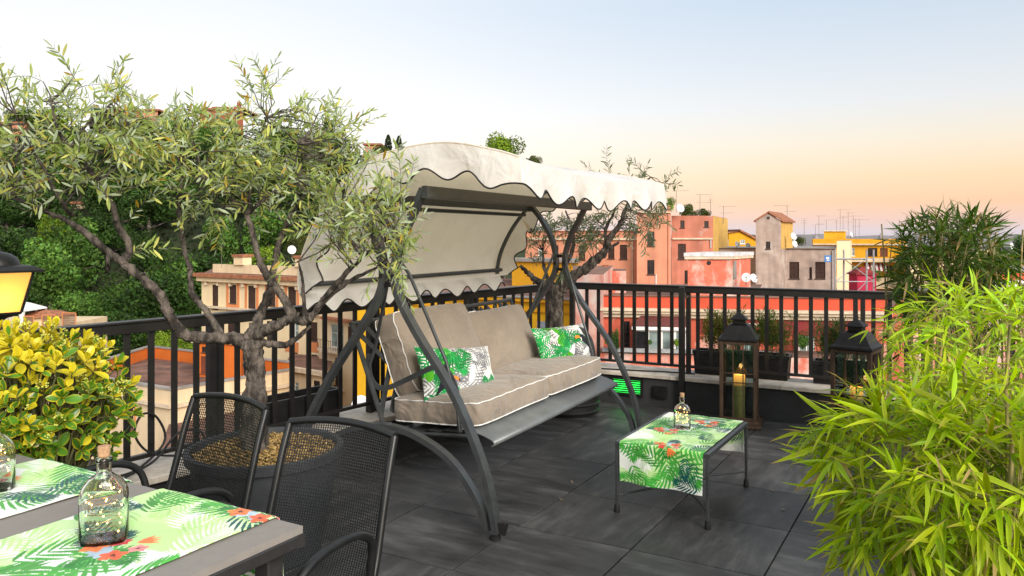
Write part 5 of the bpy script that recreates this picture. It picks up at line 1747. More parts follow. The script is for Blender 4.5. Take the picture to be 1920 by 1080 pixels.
# ---------------------------------------------------------------- variegated shrub
def euonymus():
    rg = random.Random(44)
    c = P3(66, 760, 2.80)
    base = Vector((c.x, c.y, 0.40))
    planter('square dark planter under the variegated shrub', (c.x, c.y), 0.46, 0.36, 0.42, math.atan2(dL.y, dL.x), M_potgrey)
    th = thing('euonymus_shrub', 'rounded shrub with glossy green and yellow edged leaves', 'shrub', base)
    cen = Vector((c.x-0.02, c.y, 0.83)); ext = Vector((0.32, 0.28, 0.275))
    leaves = []
    fl = MB(); st = MB()
    for _ in range(400):
        z = rg.uniform(-0.75, 1); a = rg.uniform(0, 2*math.pi); rr = math.sqrt(max(0, 1-z*z))
        n_ = Vector((rr*math.cos(a), rr*math.sin(a), z))
        k = rg.uniform(0.55, 1.06)**0.7
        if z < -0.2 and rg.random() < 0.35: k *= rg.uniform(0.6, 0.95)
        p = cen + Vector((n_.x*ext.x, n_.y*ext.y, n_.z*ext.z))*k
        ax = (n_*0.75 + rdir(rg)*0.35 + Vector((0, 0, 0.5))).normalized()
        st.tube([base + Vector((rg.uniform(-0.08, 0.08), rg.uniform(-0.06, 0.06), 0)), base.lerp(p, 0.55) + rdir(rg)*0.05, p - ax*0.03, p + ax*0.02], [0.006, 0.004, 0.0026, 0.0018], 5, cap=False)
        top = (p.z - (cen.z-0.1))/0.34
        yel = min(max(0.20 + 0.90*top + rg.uniform(-0.25, 0.25), 0), 1)
        npair = rg.randint(3, 4)
        ph = rg.uniform(0, 3.14)
        for j in range(npair):
            side = ax.cross(Vector((0.31, 0.2, 0.9))).normalized()
            for s in range(2):
                ang = ph + j*1.57 + s*math.pi
                sd = side*math.cos(ang) + ax.cross(side)*math.sin(ang)
                opn = 0.95 - 0.28*j
                ld = (sd*opn + ax*(0.35+0.30*j)).normalized()
                yy = yel if rg.random() > 0.22 else rg.uniform(0, 1)
                leaves.append((p + ax*0.014*j, ld, ax, 0.060*rg.uniform(0.65, 1.15)*(1-0.13*j), min(max(yy + 0.10*j, 0), 0.999)))
        if rg.random() < 0.22:
            for q in range(16):
                o_ = p + ax*0.045 + rdir(rg, 0.3)*0.018
                st.tube([p + ax*0.02, o_], 0.0007, 3, cap=False)
                fl.obox(o_, (0.0022, 0, 0), (0, 0.0022, 0), (0, 0, 0.0022))
    # lower sprays near the table
    part('stems', st, M_stem, th, fix=False)['kind'] = 'stuff'
    part('flower_buds', fl, pm('pale yellow buds', (0.55, 0.58, 0.12), rough=0.6), th, fix=False)['kind'] = 'stuff'
    put_leaves(th, leaves, 'euo', tone_euo, M_leaf_euo, ntones=5, seed=44)
    return len(leaves)
VIEWCUT['euonymus_shrub'] = 2.75
ne = euonymus()

# ---------------------------------------------------------------- pots of the olive trees
def round_pot(name, label, c, r_, hgt, mat, soilmat, ribs=0):
    th = thing(name, label, 'pot', (c.x, c.y, 0))
    m = MB()
    pr = [(r_*0.66, 0.001), (r_*0.72, 0.02), (r_*0.90, hgt*0.7), (r_*0.935, hgt-0.05), (r_*1.0, hgt-0.045), (r_*1.01, hgt-0.005), (r_*0.99, hgt), (r_*0.93, hgt-0.004), (r_*0.90, hgt-0.06)]
    if ribs:
        pr = [(r_*0.9, 0.001)]
        for k in range(ribs):
            z = hgt*(k+0.5)/ribs
            pr += [(r_*(0.92+0.02*k/ribs), z-0.012), (r_*(0.96+0.02*k/ribs), z), (r_*(0.92+0.02*k/ribs), z+0.012)]
        pr += [(r_, hgt-0.02), (r_, hgt), (r_*0.93, hgt), (r_*0.9, hgt-0.04)]
    m.lathe(pr, 40, (c.x, c.y, 0)); part('pot_body', m, mat, th, smooth=35)
    m = MB(); rg = random.Random(4)
    nr, ns = 18, 48
    vs = [(c.x, c.y, hgt-0.03)]
    for i in range(1, nr+1):
        for k in range(ns):
            a = 2*math.pi*k/ns; q = r_*0.905*i/nr
            vs.append((c.x+q*math.cos(a), c.y+q*math.sin(a), hgt-0.035 + rg.uniform(-0.007, 0.009) + 0.02*(1-i/nr)))
    fs = [(0, 1+k, 1+(k+1) % ns) for k in range(ns)]
    for i in range(nr-1):
        for k in range(ns):
            k2 = (k+1) % ns
            fs.append((1+i*ns+k, 1+(i+1)*ns+k, 1+(i+1)*ns+k2, 1+i*ns+k2))
    m.add(vs, fs); s_ = part('soil', m, soilmat, th)
    return th, s_
M_mulch = pm('bark mulch', (0.045, 0.025, 0.010), rough=0.95, var=0.5, scale=70, col2=(0.40, 0.25, 0.08), lo=0.42, hi=0.62, bump=1.0, bscale=110, fine=0.3, dist=0.012)
pt, soil = round_pot('plant_pot', 'wide round grey pot with bark mulch around the olive trunk', pot_c, 0.345, 0.50, M_potgrey, M_mulch)
# loose mulch chips on the soil
rg_ = random.Random(6)
ch_ = MB()
for _ in range(1500):
    a, q = rg_.uniform(0, 6.283), 0.305*math.sqrt(rg_.uniform(0.0, 1))
    p = Vector((pot_c.x + q*math.cos(a), pot_c.y + q*math.sin(a), 0.472 + 0.018*(1-q/0.31) + rg_.uniform(0, 0.008)))
    x = rdir(rg_); y = x.cross(rdir(rg_)).normalized(); z = x.cross(y)
    ch_.obox(p, x*rg_.uniform(0.004, 0.010), y*rg_.uniform(0.002, 0.005), z*0.0015)
M_chip = pm('bark chips', (0.10, 0.06, 0.022), rough=0.9, var=0.5, scale=50, col2=(0.46, 0.31, 0.11), lo=0.4, hi=0.6)
part('bark_chips', ch_, M_chip, pt, fix=False)['kind'] = 'stuff'
round_pot('plant_pot', 'ribbed black pot of the second olive tree by the parapet corner', p2c + Vector((0.0, -0.02, 0)), 0.30, 0.30, M_potblack, M_soil, ribs=5)

# ================================================================== LANTERNS
M_roofmetal = pm('lantern roof black tin', (0.016, 0.015, 0.014), rough=0.38, var=0.35, scale=12, metal=0.5, bump=0.2, bscale=50, dist=0.003)
def wax():
    m, nt, b = _new('candle wax')
    N, L = nt.nodes, nt.links
    tc = N.new('ShaderNodeTexCoord'); sp_ = N.new('ShaderNodeSeparateXYZ'); L.new(tc.outputs['Object'], sp_.inputs[0])
    mr = N.new('ShaderNodeMapRange'); mr.inputs['From Min'].default_value = 0.24; mr.inputs['From Max'].default_value = 0.34
    L.new(sp_.outputs['Z'], mr.inputs['Value'])
    rp = N.new('ShaderNodeValToRGB')
    rp.color_ramp.elements[0].color = (0.62, 0.52, 0.16, 1); rp.color_ramp.elements[1].color = (0.80, 0.45, 0.12, 1)
    L.new(mr.outputs[0], rp.inputs[0]); L.new(rp.outputs[0], b.inputs['Base Color'])
    b.inputs['Emission Color'].default_value = (1.0, 0.40, 0.06, 1)
    mu = N.new('ShaderNodeMath'); mu.operation = 'MULTIPLY'; mu.inputs[1].default_value = 1.5
    L.new(mr.outputs[0], mu.inputs[0]); L.new(mu.outputs[0], b.inputs['Emission Strength'])
    b.inputs['Roughness'].default_value = 0.5
    b.inputs['Subsurface Weight'].default_value = 0.3
    b.inputs['Subsurface Radius'].default_value = (0.03, 0.015, 0.006)
    return m
M_wax = wax()
def lantern(label, clabel, loc, rz, W=0.275, Hb=0.60, doors=True):
    x = Vector((math.cos(rz), math.sin(rz), 0)); y = Vector((-math.sin(rz), math.cos(rz), 0)); up = Vector((0, 0, 1))
    C = Vector(loc)
    th = thing('lantern', label, 'lantern', C, group='wooden candle lanterns on the terrace floor')
    def Q(a, b, z): return C + x*a + y*b + up*z
    m = MB()
    m.beam(Q(-W/2-0.03, 0, 0.0125), Q(W/2+0.03, 0, 0.0125), W+0.06, 0.023, bev=0.004)
    m.beam(Q(-W/2-0.012, 0, 0.037), Q(W/2+0.012, 0, 0.037), W+0.024, 0.0255, bev=0.004)
    part('base', m, M_wood, th)
    z0, z1 = 0.05, 0.05+Hb
    pw = 0.028
    for sx in (-1, 1):
        for sy in (-1, 1):
            m = MB(); m.beam(Q(sx*(W/2-pw/2), sy*(W/2-pw/2), z0), Q(sx*(W/2-pw/2), sy*(W/2-pw/2), z1), pw, pw, up=y, bev=0.003); part('corner_post', m, M_wood, th)
    for axis in (0, 1):
        for s in (-1, 1):
            def S(a, z, d=0.0):
                return Q(a, s*(W/2-pw/2)+s*d, z) if axis == 0 else Q(s*(W/2-pw/2)+s*d, a, z)
            nrm = (y if axis == 0 else x)
            for z in (z0+0.012, z1-0.012):
                m = MB(); m.beam(S(-W/2+pw, z), S(W/2-pw, z), 0.020, 0.024, bev=0.002); part('face_rail', m, M_wood, th)
            iw = W/2-pw
            for k in (1, 2):
                m = MB(); a = -iw + 2*iw*k/3; m.beam(S(a, z0+0.024, 0.006), S(a, z1-0.024, 0.006), 0.008, 0.008, up=nrm); part('muntin', m, M_wood, th)
            for z in (z0 + Hb*0.48, z0 + Hb*0.60):
                m = MB(); m.beam(S(-iw, z, 0.0062), S(iw, z, 0.0062), 0.0078, 0.009); part('muntin', m, M_wood, th)
            m = MB(); a = S(0, (z0+z1)/2, -0.004)
            m.obox(a, (x if axis == 0 else y)*(iw+0.004), nrm*0.0012, up*(Hb/2-0.02)); part('pane', m, M_pane, th)
    m = MB(); m.beam(Q(W/2-pw*0.5, -W/2-0.006, z0+Hb*0.52), Q(W/2-pw*0.5, -W/2-0.006, z0+Hb*0.56), 0.012, 0.012, up=y); part('latch', m, M_black, th)
    # tin roof: flared skirt, drum and little pagoda cap
    def frustum(mb_, secs):
        vs = [Q(sx*hw, sy*hw, z) for hw, z in secs for sx, sy in ((-1, -1), (1, -1), (1, 1), (-1, 1))]
        fs = [(i*4+j, i*4+(j+1) % 4, (i+1)*4+(j+1) % 4, (i+1)*4+j) for i in range(len(secs)-1) for j in range(4)]
        fs += [(3, 2, 1, 0), tuple(4*(len(secs)-1)+j for j in range(4))]
        mb_.add(vs, fs)
    m = MB()
    w2 = W/2
    frustum(m, [(w2+0.004, z1+0.001), (w2+0.008, z1+0.006), (w2+0.006, z1+0.022), (w2-0.012, z1+0.034), (w2*0.78, z1+0.062), (w2*0.66, z1+0.092), (w2*0.56, z1+0.115), (w2*0.38, z1+0.128)])
    part('roof_skirt', m, M_roofmetal, th)
    m = MB(); frustum(m, [(w2*0.34, z1+0.126), (w2*0.34, z1+0.160)]); part('roof_drum', m, M_roofmetal, th)
    m = MB(); frustum(m, [(w2*0.46, z1+0.158), (w2*0.47, z1+0.163), (w2*0.30, z1+0.184), (w2*0.10, z1+0.206), (w2*0.03, z1+0.212)]); part('roof_cap', m, M_roofmetal, th)
    rg = []
    for k in range(25):
        a = 2*math.pi*k/24; rg.append(Q(0.012*math.cos(a), 0, z1+0.222+0.012*math.sin(a)))
    m = MB(); m.tube(rg[:-1], 0.0025, 6, closed=True); part('ring', m, M_black, th, smooth=60)
    me_ = None
    for axis in (0, 1):
        for s in (-1, 1):
            for k in range(8):
                a = -w2*0.78 + 2*w2*0.78*k/7
                q = Q(a, s*(w2+0.0062), z1+0.014) if axis == 0 else Q(s*(w2+0.0062), a, z1+0.014)
                m = MB(); m.lathe([(0.0055, -0.004), (0.006, 0), (0.0045, 0.005)], 8, q)
                if s == -1: part('stud', m, M_roofmetal, th)
    cn_ = thing('candle', clabel, 'candle', C + up*0.0505)
    cb0 = C + up*0.0505 + x*0.0
    m = MB()
    seg = 28
    prof_ = [(0.040, 0.0), (0.044, 0.004), (0.044, 0.17), (0.0445, 0.172), (0.0445, 0.215), (0.044, 0.217), (0.044, 0.318), (0.041, 0.330), (0.036, 0.332), (0.030, 0.312), (0.01, 0.305)]
    m.lathe(prof_, seg, cb0); bo = part('wax_body', m, M_wax, cn_, smooth=50)
    for k in range(seg):
        pass
    m = MB(); m.tube([cb0 + up*0.302, cb0 + up*0.325 + x*0.002], 0.0012, 5); part('wick', m, M_black, cn_)
    for z in (0.171, 0.216):
        rr = [cb0 + Vector((0.0446*math.cos(2*math.pi*k/24), 0.0446*math.sin(2*math.pi*k/24), z)) for k in range(24)]
        m = MB(); m.tube(rr, 0.0011, 5, closed=True); part('band', m, M_stem, cn_)
    pl = bpy.data.lights.new('candle_glow', 'POINT'); pl.energy = 0.35; pl.color = (1.0, 0.5, 0.15); pl.shadow_soft_size = 0.02
    po = bpy.data.objects.new('candle_glow', pl); COL.objects.link(po); po.parent = cn_; po.location = (0, 0, 0.36)
    return th
lp = Vector((U(1386, 6.03), 6.03, 0.001))
lantern('tall wooden lantern with black tin roof beside the coffee table', 'thick glowing candle in the lantern beside the coffee table', lp, R(-20))
lp = Vector((U(1606, 5.55), 5.55, 0.001))
lantern('wooden lantern half hidden behind the bamboo', 'thick candle in the lantern behind the bamboo', lp, R(-40))

# ================================================================== LIT POST LAMP
def lampglass():
    m, nt, b = _new('lit frosted lamp glass')
    N, L = nt.nodes, nt.links
    N.remove(b)
    tl = N.new('ShaderNodeBsdfTranslucent'); tl.inputs[0].default_value = (1.0, 0.80, 0.42, 1)
    em = N.new('ShaderNodeEmission'); em.inputs[0].default_value = (1.0, 0.66, 0.22, 1); em.inputs[1].default_value = 0.22
    ad = N.new('ShaderNodeAddShader')
    L.new(tl.outputs[0], ad.inputs[0]); L.new(em.outputs[0], ad.inputs[1]); L.new(ad.outputs[0], N['Material Output'].inputs[0])
    return m
M_lampglass = lampglass()
klamp = along(L0, dL, -6)
lb_ = L0 + dL*klamp + Vector((0, 0, RT))
la = thing('post_lamp', 'lit black lantern lamp on the handrail at the left edge', 'lamp', lb_)
x = dL; y = nL; up = Vector((0, 0, 1))
def QL(a, b, z): return lb_ + x*a + y*b + up*z
m = MB(); m.lathe([(0.042, 0.0005), (0.042, 0.012), (0.022, 0.02), (0.018, 0.045), (0.026, 0.052), (0.040, 0.062), (0.052, 0.074)], 20, lb_); part('stem', m, M_black, la, smooth=35)
def sect(secs, mb_):
    vs = [QL(sx*hw, sy*hw, z) for hw, z in secs for sx, sy in ((-1, -1), (1, -1), (1, 1), (-1, 1))]
    fs = [(i*4+j, i*4+(j+1) % 4, (i+1)*4+(j+1) % 4, (i+1)*4+j) for i in range(len(secs)-1) for j in range(4)]
    fs += [(3, 2, 1, 0), tuple(4*(len(secs)-1)+j for j in range(4))]
    mb_.add(vs, fs)
m = MB(); sect([(0.040, 0.066), (0.070, 0.080), (0.074, 0.090)], m); part('tray', m, M_black, la)
zb_, zt_ = 0.090, 0.262
for sx, sy in ((-1, -1), (1, -1), (1, 1), (-1, 1)):
    m = MB(); m.beam(QL(sx*0.070, sy*0.070, zb_), QL(sx*0.104, sy*0.104, zt_), 0.010, 0.010, up=x); part('corner_bar', m, M_black, la)
for k, (sx, sy) in enumerate(((-1, -1), (1, -1), (1, 1), (-1, 1))):
    sx2, sy2 = ((-1, -1), (1, -1), (1, 1), (-1, 1))[(k+1) % 4]
    m = MB()
    m.add([QL(sx*0.068, sy*0.068, zb_), QL(sx2*0.068, sy2*0.068, zb_), QL(sx2*0.102, sy2*0.102, zt_), QL(sx*0.102, sy*0.102, zt_)], [(0, 1, 2, 3)])
    thicken(part('pane', m, M_lampglass, la, fix=False), 0.002, -1)
m = MB(); sect([(0.112, zt_), (0.135, zt_+0.002), (0.136, zt_+0.010), (0.112, zt_+0.026), (0.092, zt_+0.032)], m); part('roof', m, M_black, la)
m = MB(); m.lathe([(0.088, zt_+0.030), (0.086, zt_+0.045), (0.074, zt_+0.066), (0.050, zt_+0.082), (0.018, zt_+0.092), (0.012, zt_+0.105), (0.004, zt_+0.118)], 24, lb_); part('roof_dome', m, M_black, la, smooth=40)
pl = bpy.data.lights.new('lamp_bulb', 'POINT'); pl.energy = 5.0; pl.color = (1.0, 0.70, 0.34); pl.shadow_soft_size = 0.03
po = bpy.data.objects.new('lamp_bulb', pl); COL.objects.link(po); po.parent = la; po.location = (0, 0, 0.17)
M_bulbglass = emit('lamp bulb glass', (1.0, 0.80, 0.45), 6.0)
m = MB(); m.lathe([(0.012, 0.095), (0.014, 0.125), (0.030, 0.150), (0.033, 0.172), (0.024, 0.195), (0.006, 0.206)], 16, lb_); part('bulb', m, M_bulbglass, la, smooth=60)

# ================================================================== PLANTERS ON THE COPING
M_rattan = pm('black woven planter', (0.013, 0.013, 0.012), rough=0.5, var=0.5, scale=70, bump=1.0, bscale=110, dist=0.006)
angR = math.atan2(dR.y, dR.x); angL = math.atan2(dL.y, dL.x)
def wispy(label, cpos, length, dd, hgt, n, seed, tone, zb=0.44, lean=0.10, cat='plant'):
    """upright thin-stemmed shrub in a box"""
    rg = random.Random(seed)
    th = thing('potted_shrub', label, cat, (cpos.x, cpos.y, zb))
    st = MB(); leaves = []
    for _ in range(n):
        b0 = Vector((cpos.x, cpos.y, zb)) + dd*rg.uniform(-length/2, length/2) + Vector((-dd.y, dd.x, 0))*rg.uniform(-0.05, 0.05)
        hh = hgt*rg.uniform(0.55, 1.05)
        d_ = Vector((rg.gauss(0, lean), rg.gauss(0, lean), 1)).normalized()
        pts = [b0 + d_*hh*k/5 + rdir(rg)*0.012*k/5 for k in range(6)]
        st.tube(pts, [0.003-0.0004*k for k in range(6)], 4, cap=False)
        for k in range(95):
            t = rg.uniform(0.30, 1.0)*5
            i = min(int(t), 4); p = pts[i].lerp(pts[i+1], t-i)
            sd = (rdir(rg, 0.5) + d_*0.5).normalized()
            tip = p + sd*rg.uniform(0.01, 0.055)
            if k % 3 == 0: st.tube([p, tip], 0.0010, 3, cap=False)
            leaves.append((tip, (sd + rdir(rg)*0.6).normalized(), rdir(rg, 1), rg.uniform(0.026, 0.046)))
    part('stems', st, M_stem, th, fix=False)['kind'] = 'stuff'
    put_leaves(th, leaves, 'olive', tone, M_leaf_far, singles=0, seed=seed)
    return th
def tone_simple(col, v=0.35):
    def fn(info, rg):
        c = np.array(col)*rg.uniform(1-v, 1+v)*np.array((rg.uniform(0.85, 1.2), 1, 1))
        return np.repeat(np.clip(c, 0, 1)[None], len(info), 0)
    return fn
k0, k1 = kr(1298), kr(1477)
cb1 = CORN + dR*(k0+k1)/2 + nR*0.115
planter('long black woven box on the coping behind the tall lantern', (cb1.x, cb1.y), (k1-k0), 0.16, 0.20, angR, M_rattan, z0=0.281, taper=0.03)
q = CORN + dR*(k0*0.72+k1*0.28) + nR*0.115
wispy('wispy green shrub in the woven box left of the tall lantern', q, (k1-k0)*0.42, dR, 0.36, 26, 51, tone_simple((0.16, 0.20, 0.035)))
q = CORN + dR*(k0*0.20+k1*0.80) + nR*0.115
wispy('wispy green shrub in the woven box right of the tall lantern', q, (k1-k0)*0.36, dR, 0.36, 22, 52, tone_simple((0.13, 0.19, 0.04)))
k2 = kr(1576)
cb2 = CORN + dR*k2 + nR*0.115
planter('short black woven box on the coping behind the half hidden lantern', (cb2.x, cb2.y), 0.42, 0.16, 0.18, angR, M_rattan, z0=0.281, taper=0.03)
wispy('small leafy shrub in the woven box behind the half hidden lantern', cb2, 0.34, dR, 0.34, 20, 53, tone_simple((0.10, 0.17, 0.045)), zb=0.42)
ka, kb = kl(492), kl(645)
q = L0 + dL*(ka+kb)/2 + nL*0.125
planter('long black trough on the coping behind the olive tree', (q.x, q.y), kb-ka, 0.18, 0.19, angL, M_potblack, z0=0.281, taper=0.02)

# ================================================================== CITY
GZ = -19.8
M_ground = pm('street asphalt', (0.055, 0.053, 0.050), rough=0.9, var=0.25, scale=0.3)
m = MB(); m.add([(-3500, -600, GZ-0.2), (3500, -600, GZ-0.2), (3500, 5000, GZ-0.2), (-3500, 5000, GZ-0.2)], [(0, 1, 2, 3)])
solo('ground', m, M_ground, kind='structure')

M_salmon = peel('salmon plaster', (0.60, 0.265, 0.165), (0.62, 0.46, 0.38), cover=0.60, scale=0.22, col_var=0.10, grime=0.22)
M_salmon2 = peel('faded rose plaster', (0.48, 0.185, 0.125), (0.48, 0.42, 0.38), cover=0.60, scale=0.28, col_var=0.12, grime=0.25)
M_ochre = peel('ochre plaster', (0.60, 0.37, 0.10), (0.52, 0.44, 0.32), cover=0.70, scale=0.3, grime=0.12)
M_yellow = peel('bright yellow plaster', (0.80, 0.44, 0.02), (0.60, 0.46, 0.16), cover=0.74, scale=0.25, col_var=0.06, grime=0.08)
M_yellow2 = peel('deep yellow plaster', (0.66, 0.33, 0.02), (0.60, 0.46, 0.2), cover=0.70, scale=0.3, col_var=0.08, grime=0.1)
M_cream = peel('cream plaster', (0.70, 0.55, 0.36), (0.45, 0.38, 0.30), cover=0.68, scale=0.22, col_var=0.06, grime=0.14)
M_cream2 = peel('light cream plaster', (0.75, 0.60, 0.38), (0.55, 0.45, 0.33), cover=0.72, scale=0.2, col_var=0.05, grime=0.08)
M_terra = peel('terracotta plaster', (0.58, 0.22, 0.09), (0.5, 0.25, 0.14), cover=0.7, scale=0.3, col_var=0.08)
M_orange = peel('orange plaster', (0.55, 0.14, 0.025), (0.5, 0.2, 0.1), cover=0.72, scale=0.3, col_var=0.08)
M_grey = peel('weathered grey plaster', (0.44, 0.345, 0.29), (0.54, 0.46, 0.40), cover=0.54, scale=0.34, col_var=0.2, grime=0.25)
M_peelred = peel('peeling red wash', (0.62, 0.16, 0.10), (0.72, 0.56, 0.49), cover=0.47, scale=0.42, soft=0.14, col_var=0.15, streak=1.6, grime=0.1)
M_peelpink = peel('peeling pink wash', (0.62, 0.26, 0.20), (0.74, 0.64, 0.58), cover=0.46, scale=0.45, soft=0.2, col_var=0.15, streak=2.0, grime=0.15)
M_redband = peel('red painted band', (0.56, 0.088, 0.045), (0.6, 0.35, 0.28), cover=0.70, scale=0.5, col_var=0.08)
M_maroon = peel('maroon plaster', (0.22, 0.035, 0.035), (0.35, 0.12, 0.10), cover=0.62, scale=0.5, col_var=0.12)
M_redwall = peel('red plaster', (0.46, 0.10, 0.06), (0.56, 0.30, 0.24), cover=0.54, scale=0.5, col_var=0.14)
M_trim = pm('pale cornice stone', (0.58, 0.47, 0.34), rough=0.8, var=0.18, scale=1.5)
M_white = pm('white paint', (0.74, 0.72, 0.70), rough=0.6, var=0.08, scale=3)
M_tiles = pm('terracotta roof tiles', (0.30, 0.12, 0.06), rough=0.85, var=0.35, scale=2.5, bump=0.5, bscale=9)
M_tilesred = pm('maroon sheet roof', (0.13, 0.035, 0.030), rough=0.6, var=0.2, scale=1.5)
M_flat = pm('bitumen roof brown', (0.14, 0.080, 0.062), rough=0.9, var=0.3, scale=0.5, col2=(0.25, 0.13, 0.09))
M_flatgrey = pm('flat roof grey', (0.26, 0.24, 0.22), rough=0.9, var=0.3, scale=0.4)
M_shut = pm('brown shutters', (0.045, 0.022, 0.016), rough=0.7, var=0.25, scale=3, bump=0.5, bscale=30)
M_shutblue = pm('pale blue shutters', (0.38, 0.44, 0.50), rough=0.7, var=0.1, scale=3)
M_shutred = pm('rust shutters', (0.16, 0.045, 0.025), rough=0.7, var=0.2, scale=3)
M_void = pm('dark window glass', (0.016, 0.016, 0.018), rough=0.12, var=0.3, scale=2, spec=0.6)
M_vpane = pm('pale window glass', (0.20, 0.25, 0.24), rough=0.1, var=0.3, scale=1.2, spec=0.6)
M_steel = pm('galvanised steel', (0.42, 0.43, 0.44), rough=0.45, var=0.15, scale=6, metal=0.6)
M_dish = pm('white dish', (0.66, 0.66, 0.67), rough=0.5, var=0.05, scale=3)
M_ant = pm('antenna metal', (0.20, 0.17, 0.16), rough=0.5, metal=0.4)
M_brick = peel('brick red', (0.28, 0.095, 0.05), (0.40, 0.22, 0.14), cover=0.6, scale=0.4)

class Fac:
    """a vertical facade from plan point a to plan point b (left to right as seen from the terrace)"""
    def __init__(s, a, b, z0, z1):
        s.a, s.b = Vector((a[0], a[1], 0)), Vector((b[0], b[1], 0))
        s.z0, s.z1 = z0, z1
        s.d = (s.b-s.a); s.L = s.d.length; s.d = s.d/s.L
        s.n = Vector((s.d.y, -s.d.x, 0))       # outward for a left-to-right run seen from the front
    def hit(s, u, v):
        q = Vector(((u-CX)/F, 1, -(v-HV)/F))
        k = s.a.dot(s.n)/q.dot(s.n)
        p = q*k
        return (Vector((p.x, p.y, 0))-s.a).dot(s.d), HC + p.z
    def rect(s, u0, v0, u1, v1):
        um, vm = (u0+u1)/2, (v0+v1)/2
        x0, _ = s.hit(u0, vm); x1, _ = s.hit(u1, vm)
        _, zt = s.hit(um, v0); _, zb = s.hit(um, v1)
        return (max(x0, 0.02), max(zb, s.z0+0.02), min(x1, s.L-0.02), min(zt, s.z1-0.02))
    def pt(s, x, z, o=0.0):
        return s.a + s.d*x + s.n*o + Vector((0, 0, z))
def wall_holes(mb_, f, holes, depth=0.22):
    xs = sorted({0.0, f.L, *[h_[0] for h_ in holes], *[h_[2] for h_ in holes]})
    zs = sorted({f.z0, f.z1, *[h_[1] for h_ in holes], *[h_[3] for h_ in holes]})
    for i in range(len(xs)-1):
        for j in range(len(zs)-1):
            cx, cz_ = (xs[i]+xs[i+1])/2, (zs[j]+zs[j+1])/2
            if any(h_[0] < cx < h_[2] and h_[1] < cz_ < h_[3] for h_ in holes): continue
            mb_.add([f.pt(xs[i], zs[j]), f.pt(xs[i+1], zs[j]), f.pt(xs[i+1], zs[j+1]), f.pt(xs[i], zs[j+1])], [(0, 1, 2, 3)])
    for (x0, z0, x1, z1) in holes:
        q = [(x0, z0), (x1, z0), (x1, z1), (x0, z1)]
        for k in range(4):
            a, b = q[k], q[(k+1) % 4]
            mb_.add([f.pt(*a), f.pt(*b), f.pt(*b, -depth), f.pt(*a, -depth)], [(0, 1, 2, 3)])
        mb_.add([f.pt(*p, -depth) for p in q], [(0, 1, 2, 3)])
def window(f, hole, parent, kind):
    x0, z0, x1, z1 = hole
    w, h_ = x1-x0, z1-z0
    t = min(0.07, w*0.12)
    fm = {'brown': M_shut, 'rust': M_shutred, 'dark': M_shut, 'white': M_white, 'blue': M_white, 'cream': M_trim}[kind]
    m = MB()
    def bx(a0, b0, a1, b1, o0, o1, mb_):
        mb_.obox((f.pt(a0, b0, o0)+f.pt(a1, b1, o1))/2, f.d*(a1-a0)/2, f.n*(o1-o0)/2, (0, 0, (b1-b0)/2))
    bx(x0, z0, x0+t, z1, -0.14, -0.05, m); bx(x1-t, z0, x1, z1, -0.14, -0.05, m)
    bx(x0+t, z1-t, x1-t, z1, -0.14, -0.05, m); bx(x0+t, z0, x1-t, z0+t, -0.14, -0.05, m)
    bx(x0-0.06, z0-0.08, x1+0.06, z0-0.002, -0.03, 0.09, m)
    win = part('window', m, fm, parent)
    mid = (x0+x1)/2
    if kind in ('brown', 'rust', 'blue'):
        mt = {'brown': M_shut, 'rust': M_shutred, 'blue': M_shutblue}[kind]
        for a0, a1 in ((x0+t, mid-0.012), (mid+0.012, x1-t)):
            m = MB()
            ns = 7
            for k in range(ns):
                zz = z0+t + (h_-2*t)*(k+0.5)/ns
                m.obox(f.pt((a0+a1)/2, zz, -0.10), f.d*(a1-a0)/2, f.n*0.006 + Vector((0, 0, -0.02)), Vector((0, 0, (h_-2*t)/ns*0.48)) + f.n*0.018)
            part('shutter', m, mt, win)
    else:
        pm_ = M_void if kind in ('dark', 'brown') else M_vpane
        m = MB(); bx(x0+t*0.9, z0+t*0.9, x1-t*0.9, z1-t*0.9, -0.118, -0.108, m); part('pane', m, pm_, win)
        m = MB(); bx(mid-t*0.4, z0+t, mid+t*0.4, z1-t, -0.106, -0.06, m); bx(x0+t, (z0+z1)/2+0.1*h_, mid-t*0.4, (z0+z1)/2+0.1*h_+t*0.6, -0.106, -0.062, m); bx(mid+t*0.4, (z0+z1)/2+0.1*h_, x1-t, (z0+z1)/2+0.1*h_+t*0.6, -0.106, -0.062, m)
        part('glazing_bar', m, fm, win)
    return win
def building(name, label, plan, z0, z1, wall, roof, fronts=None, roof_drop=0.0, cat='building', parapet_h=0.0):
    """plan: corners, seen from the terrace left to right along the front, then round the back"""
    fronts = fronts or {}
    c = sum((Vector((p[0], p[1], 0)) for p in plan), Vector((0, 0, 0)))/len(plan)
    th = thing(name, label, cat, (c.x, c.y, z0))
    facs = []
    mb_ = MB()
    hs = {}
    n = len(plan)
    for i in range(n):
        f = Fac(plan[i], plan[(i+1) % n], z0, z1)
        facs.append(f)
        rects = [(f.rect(*r_[:4]), r_[4]) for r_ in fronts.get(i, [])]
        rects = [(h_, k) for h_, k in rects if h_[2]-h_[0] > 0.15 and h_[3]-h_[1] > 0.15]
        hs[i] = rects
        wall_holes(mb_, f, [h_ for h_, _ in rects])
    part('wall', mb_, wall, th, fix=False)
    m = MB()
    zt = z1 - roof_drop
    m.add([(p[0], p[1], zt-0.003) for p in plan], [tuple(range(n))])
    part('roof', m, roof, th)
    for i in hs:
        for h_, k in hs[i]:
            window(facs[i], h_, th, k)
    return th, facs
def strip(name, f, parent, x0, x1, z0, z1, out, mat, into=0.0):
    m = MB(); m.obox((f.pt(x0, z0, -into)+f.pt(x1, z1, out))/2, f.d*(x1-x0)/2, f.n*(out+into)/2, (0, 0, (z1-z0)/2))
    return part(name, m, mat, parent)
